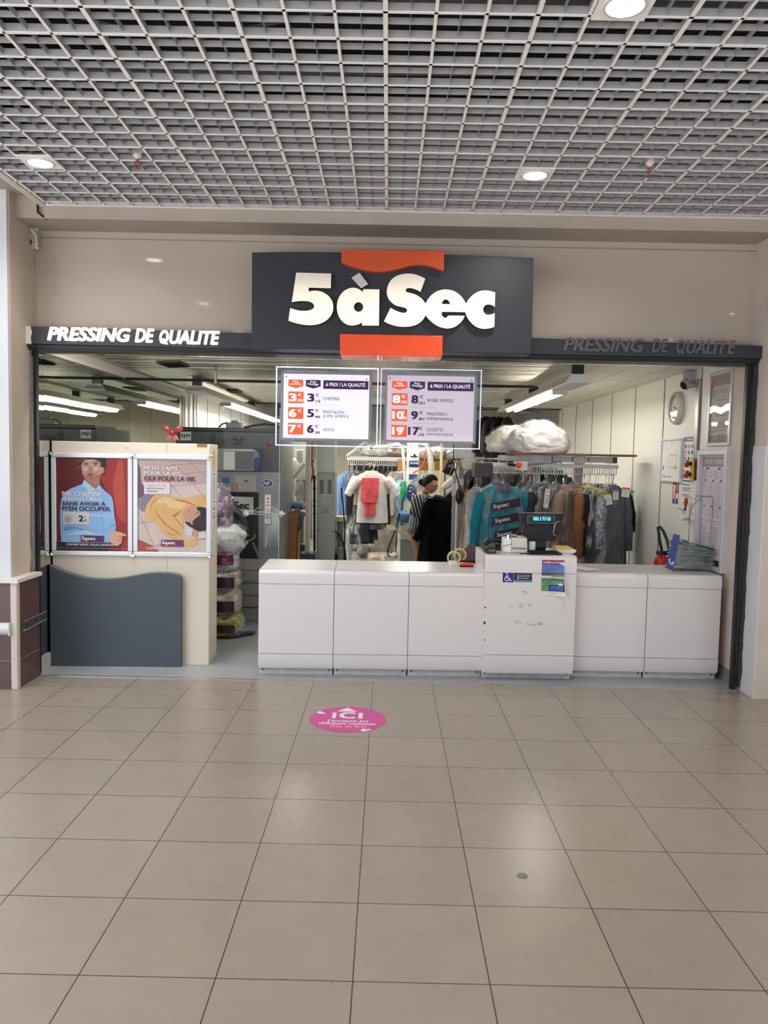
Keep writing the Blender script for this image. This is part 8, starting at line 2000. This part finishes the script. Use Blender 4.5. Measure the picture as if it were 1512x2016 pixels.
for s, dy_ in (('near', -.15), ('far', .15)):
    a0, a1, a2, a3 = (vs[nodes[s+k]] for k in ('_sh', '_el', '_fo', '_wr'))
    b = B().tube([a0+Vector((.03, -dy_*.15, .025)), a0+Vector((0, 0, -.01)), a0.lerp(a1, .35), a0.lerp(a1, .7), a1+Vector((-.005, 0, .0)), a1.lerp(a2, .5), a2, a2.lerp(a3, .45)], [.06, .082, .078, .072, .072, .064, .056, .052], 18)
    b.link('sleeve', MST2, shirt, smooth=75)
b = B()
for s in (-1, 1):
    p = P3(840.5, 971, s*.05); b.prism([p+Vector(q) for q in ((-.06, 0, .03), (.01, 0, .01), (.055, 0, -.07), (.02, 0, -.11), (-.035, 0, -.04))], (0, s*.012, 0))
b.link('shirt_collar', MST, shirt, smooth=0, bevel=.004)
b = B().tube([tilt @ Vector((-.004, -.084, -.04)), tilt @ Vector((.0, -.088, -.062)), P3(835, 966, -.075), P3(834, 973, -.08)], .0025, 6); b.link('earphone_cord', M_black, per)
# trousers
MTR = cloth((150, 112, 82)); 
b = B(); lo = [ringc(P3(825, 1040), .138, .178), ringc(hip+Vector((0, 0, -.03)), .140, .182), ringc(hip+Vector((0, 0, -.12)), .136, .176)]
b.loft(lo, cap=True); tr_ = b.link('trousers', MTR, per, smooth=70)
for s in ('near', 'far'):
    h0, k0, a0 = (vs[nodes[s+k]] for k in ('_hip', '_kn', '_an'))
    b = B().tube([h0+Vector((0, 0, -.02)), h0.lerp(k0, .35), h0.lerp(k0, .7), k0, k0.lerp(a0, .4), k0.lerp(a0, .8), a0+Vector((0, 0, -.03))], [.112, .104, .090, .080, .072, .064, .060], 20); b.link('trouser_leg', MTR, tr_, smooth=75)
    t_ = vs[nodes[s+'_toe']]; b = B(); n0 = a0+Vector((-.03, 0, 0))
    b.loft([[Vector((x, t_.y+w*math.cos(k*.5236), .002+h*.5+h*.5*math.sin(k*.5236))) for k in range(12)] for x, w, h in ((n0.x-.04, .028, .07), (n0.x+.0, .040, .09), (n0.x+.08, .042, .07), (n0.x+.16, .046, .05), (n0.x+.21, .030, .035))]); b.link('shoe', M_black, per, smooth=70)
# black coat on a form stand
YD = 9.62
fs = thing('form_stand', 'steel form finisher stand hidden under the black coat', 'stand', (W(855, 1100, YD).x, YD, 0))
q = W(855, 1030, YD); B().tube([(q.x, YD, .02), (q.x, YD, 1.05)], .03, 10).link('pole', M_chrome, fs); B().lathe([(.22, 0), (.22, .015), (.06, .03)], (q.x, YD, 0), 28).link('base', M_black, fs)
ck_ = thing('coat', 'large black coat draped over a form in front of the woman', 'coat', (q.x, YD, .3))
MBK = mat('black_wool', (7, 7, 9), .95, noise_amt=.2, noise_scale=30, bump=.4, bump_scale=30, spec=.08)
def cr(x0, x1, y, d, sd): 
    a_, c_ = W(x0, y, YD), W(x1, y, YD); n = 40; cx = (a_.x+c_.x)/2; w = (c_.x-a_.x)/2
    return [Vector((cx+w*math.copysign(abs(math.cos(t_))**.8, math.cos(t_))*(1+.03*noise.noise((math.cos(t_)*2, math.sin(t_)*2, y*.05))), YD+d*math.sin(t_)*(1+.22*math.sin(5*t_+sd+y*.01)*min(1, (y-975)/60)), a_.z+(c_.z-a_.z)*(math.cos(t_)+1)/2)) for t_ in [2*math.pi*k/n for k in range(n)]]
b = B(); b.loft([cr(856, 872, 978.5, .04, 0), cr(848, 879, 980, .09, 0), cr(842, 884, 985, .13, 0), cr(838, 887, 992, .16, 0), cr(835, 889, 1005, .17, 0), cr(833, 890, 1025, .175, 0), cr(829, 891.5, 1050, .18, 0), cr(824, 892.5, 1075, .19, 0), cr(821, 893, 1100, .2, 0), cr(818, 893, 1125, .21, 0)]); b.link('coat_body', MBK, ck_, smooth=70)
b = B().tube([W(848, 984, YD-.12), W(840, 1000, YD-.14), W(834, 1025, YD-.15), W(826, 1050, YD-.16), W(817, 1064, YD-.16)], [.05, .058, .055, .05, .045], 16); b.link('sleeve', MBK, ck_, smooth=75)
b = B().tube([W(852, 982, YD-.10), W(858, 978.5, YD-.13), W(866, 980, YD-.13), W(874, 981, YD-.10)], [.022, .03, .03, .022], 12); b.link('hood_collar', mat('black_wool_collar', (20, 20, 23), .8, bump=.5), ck_, smooth=75)
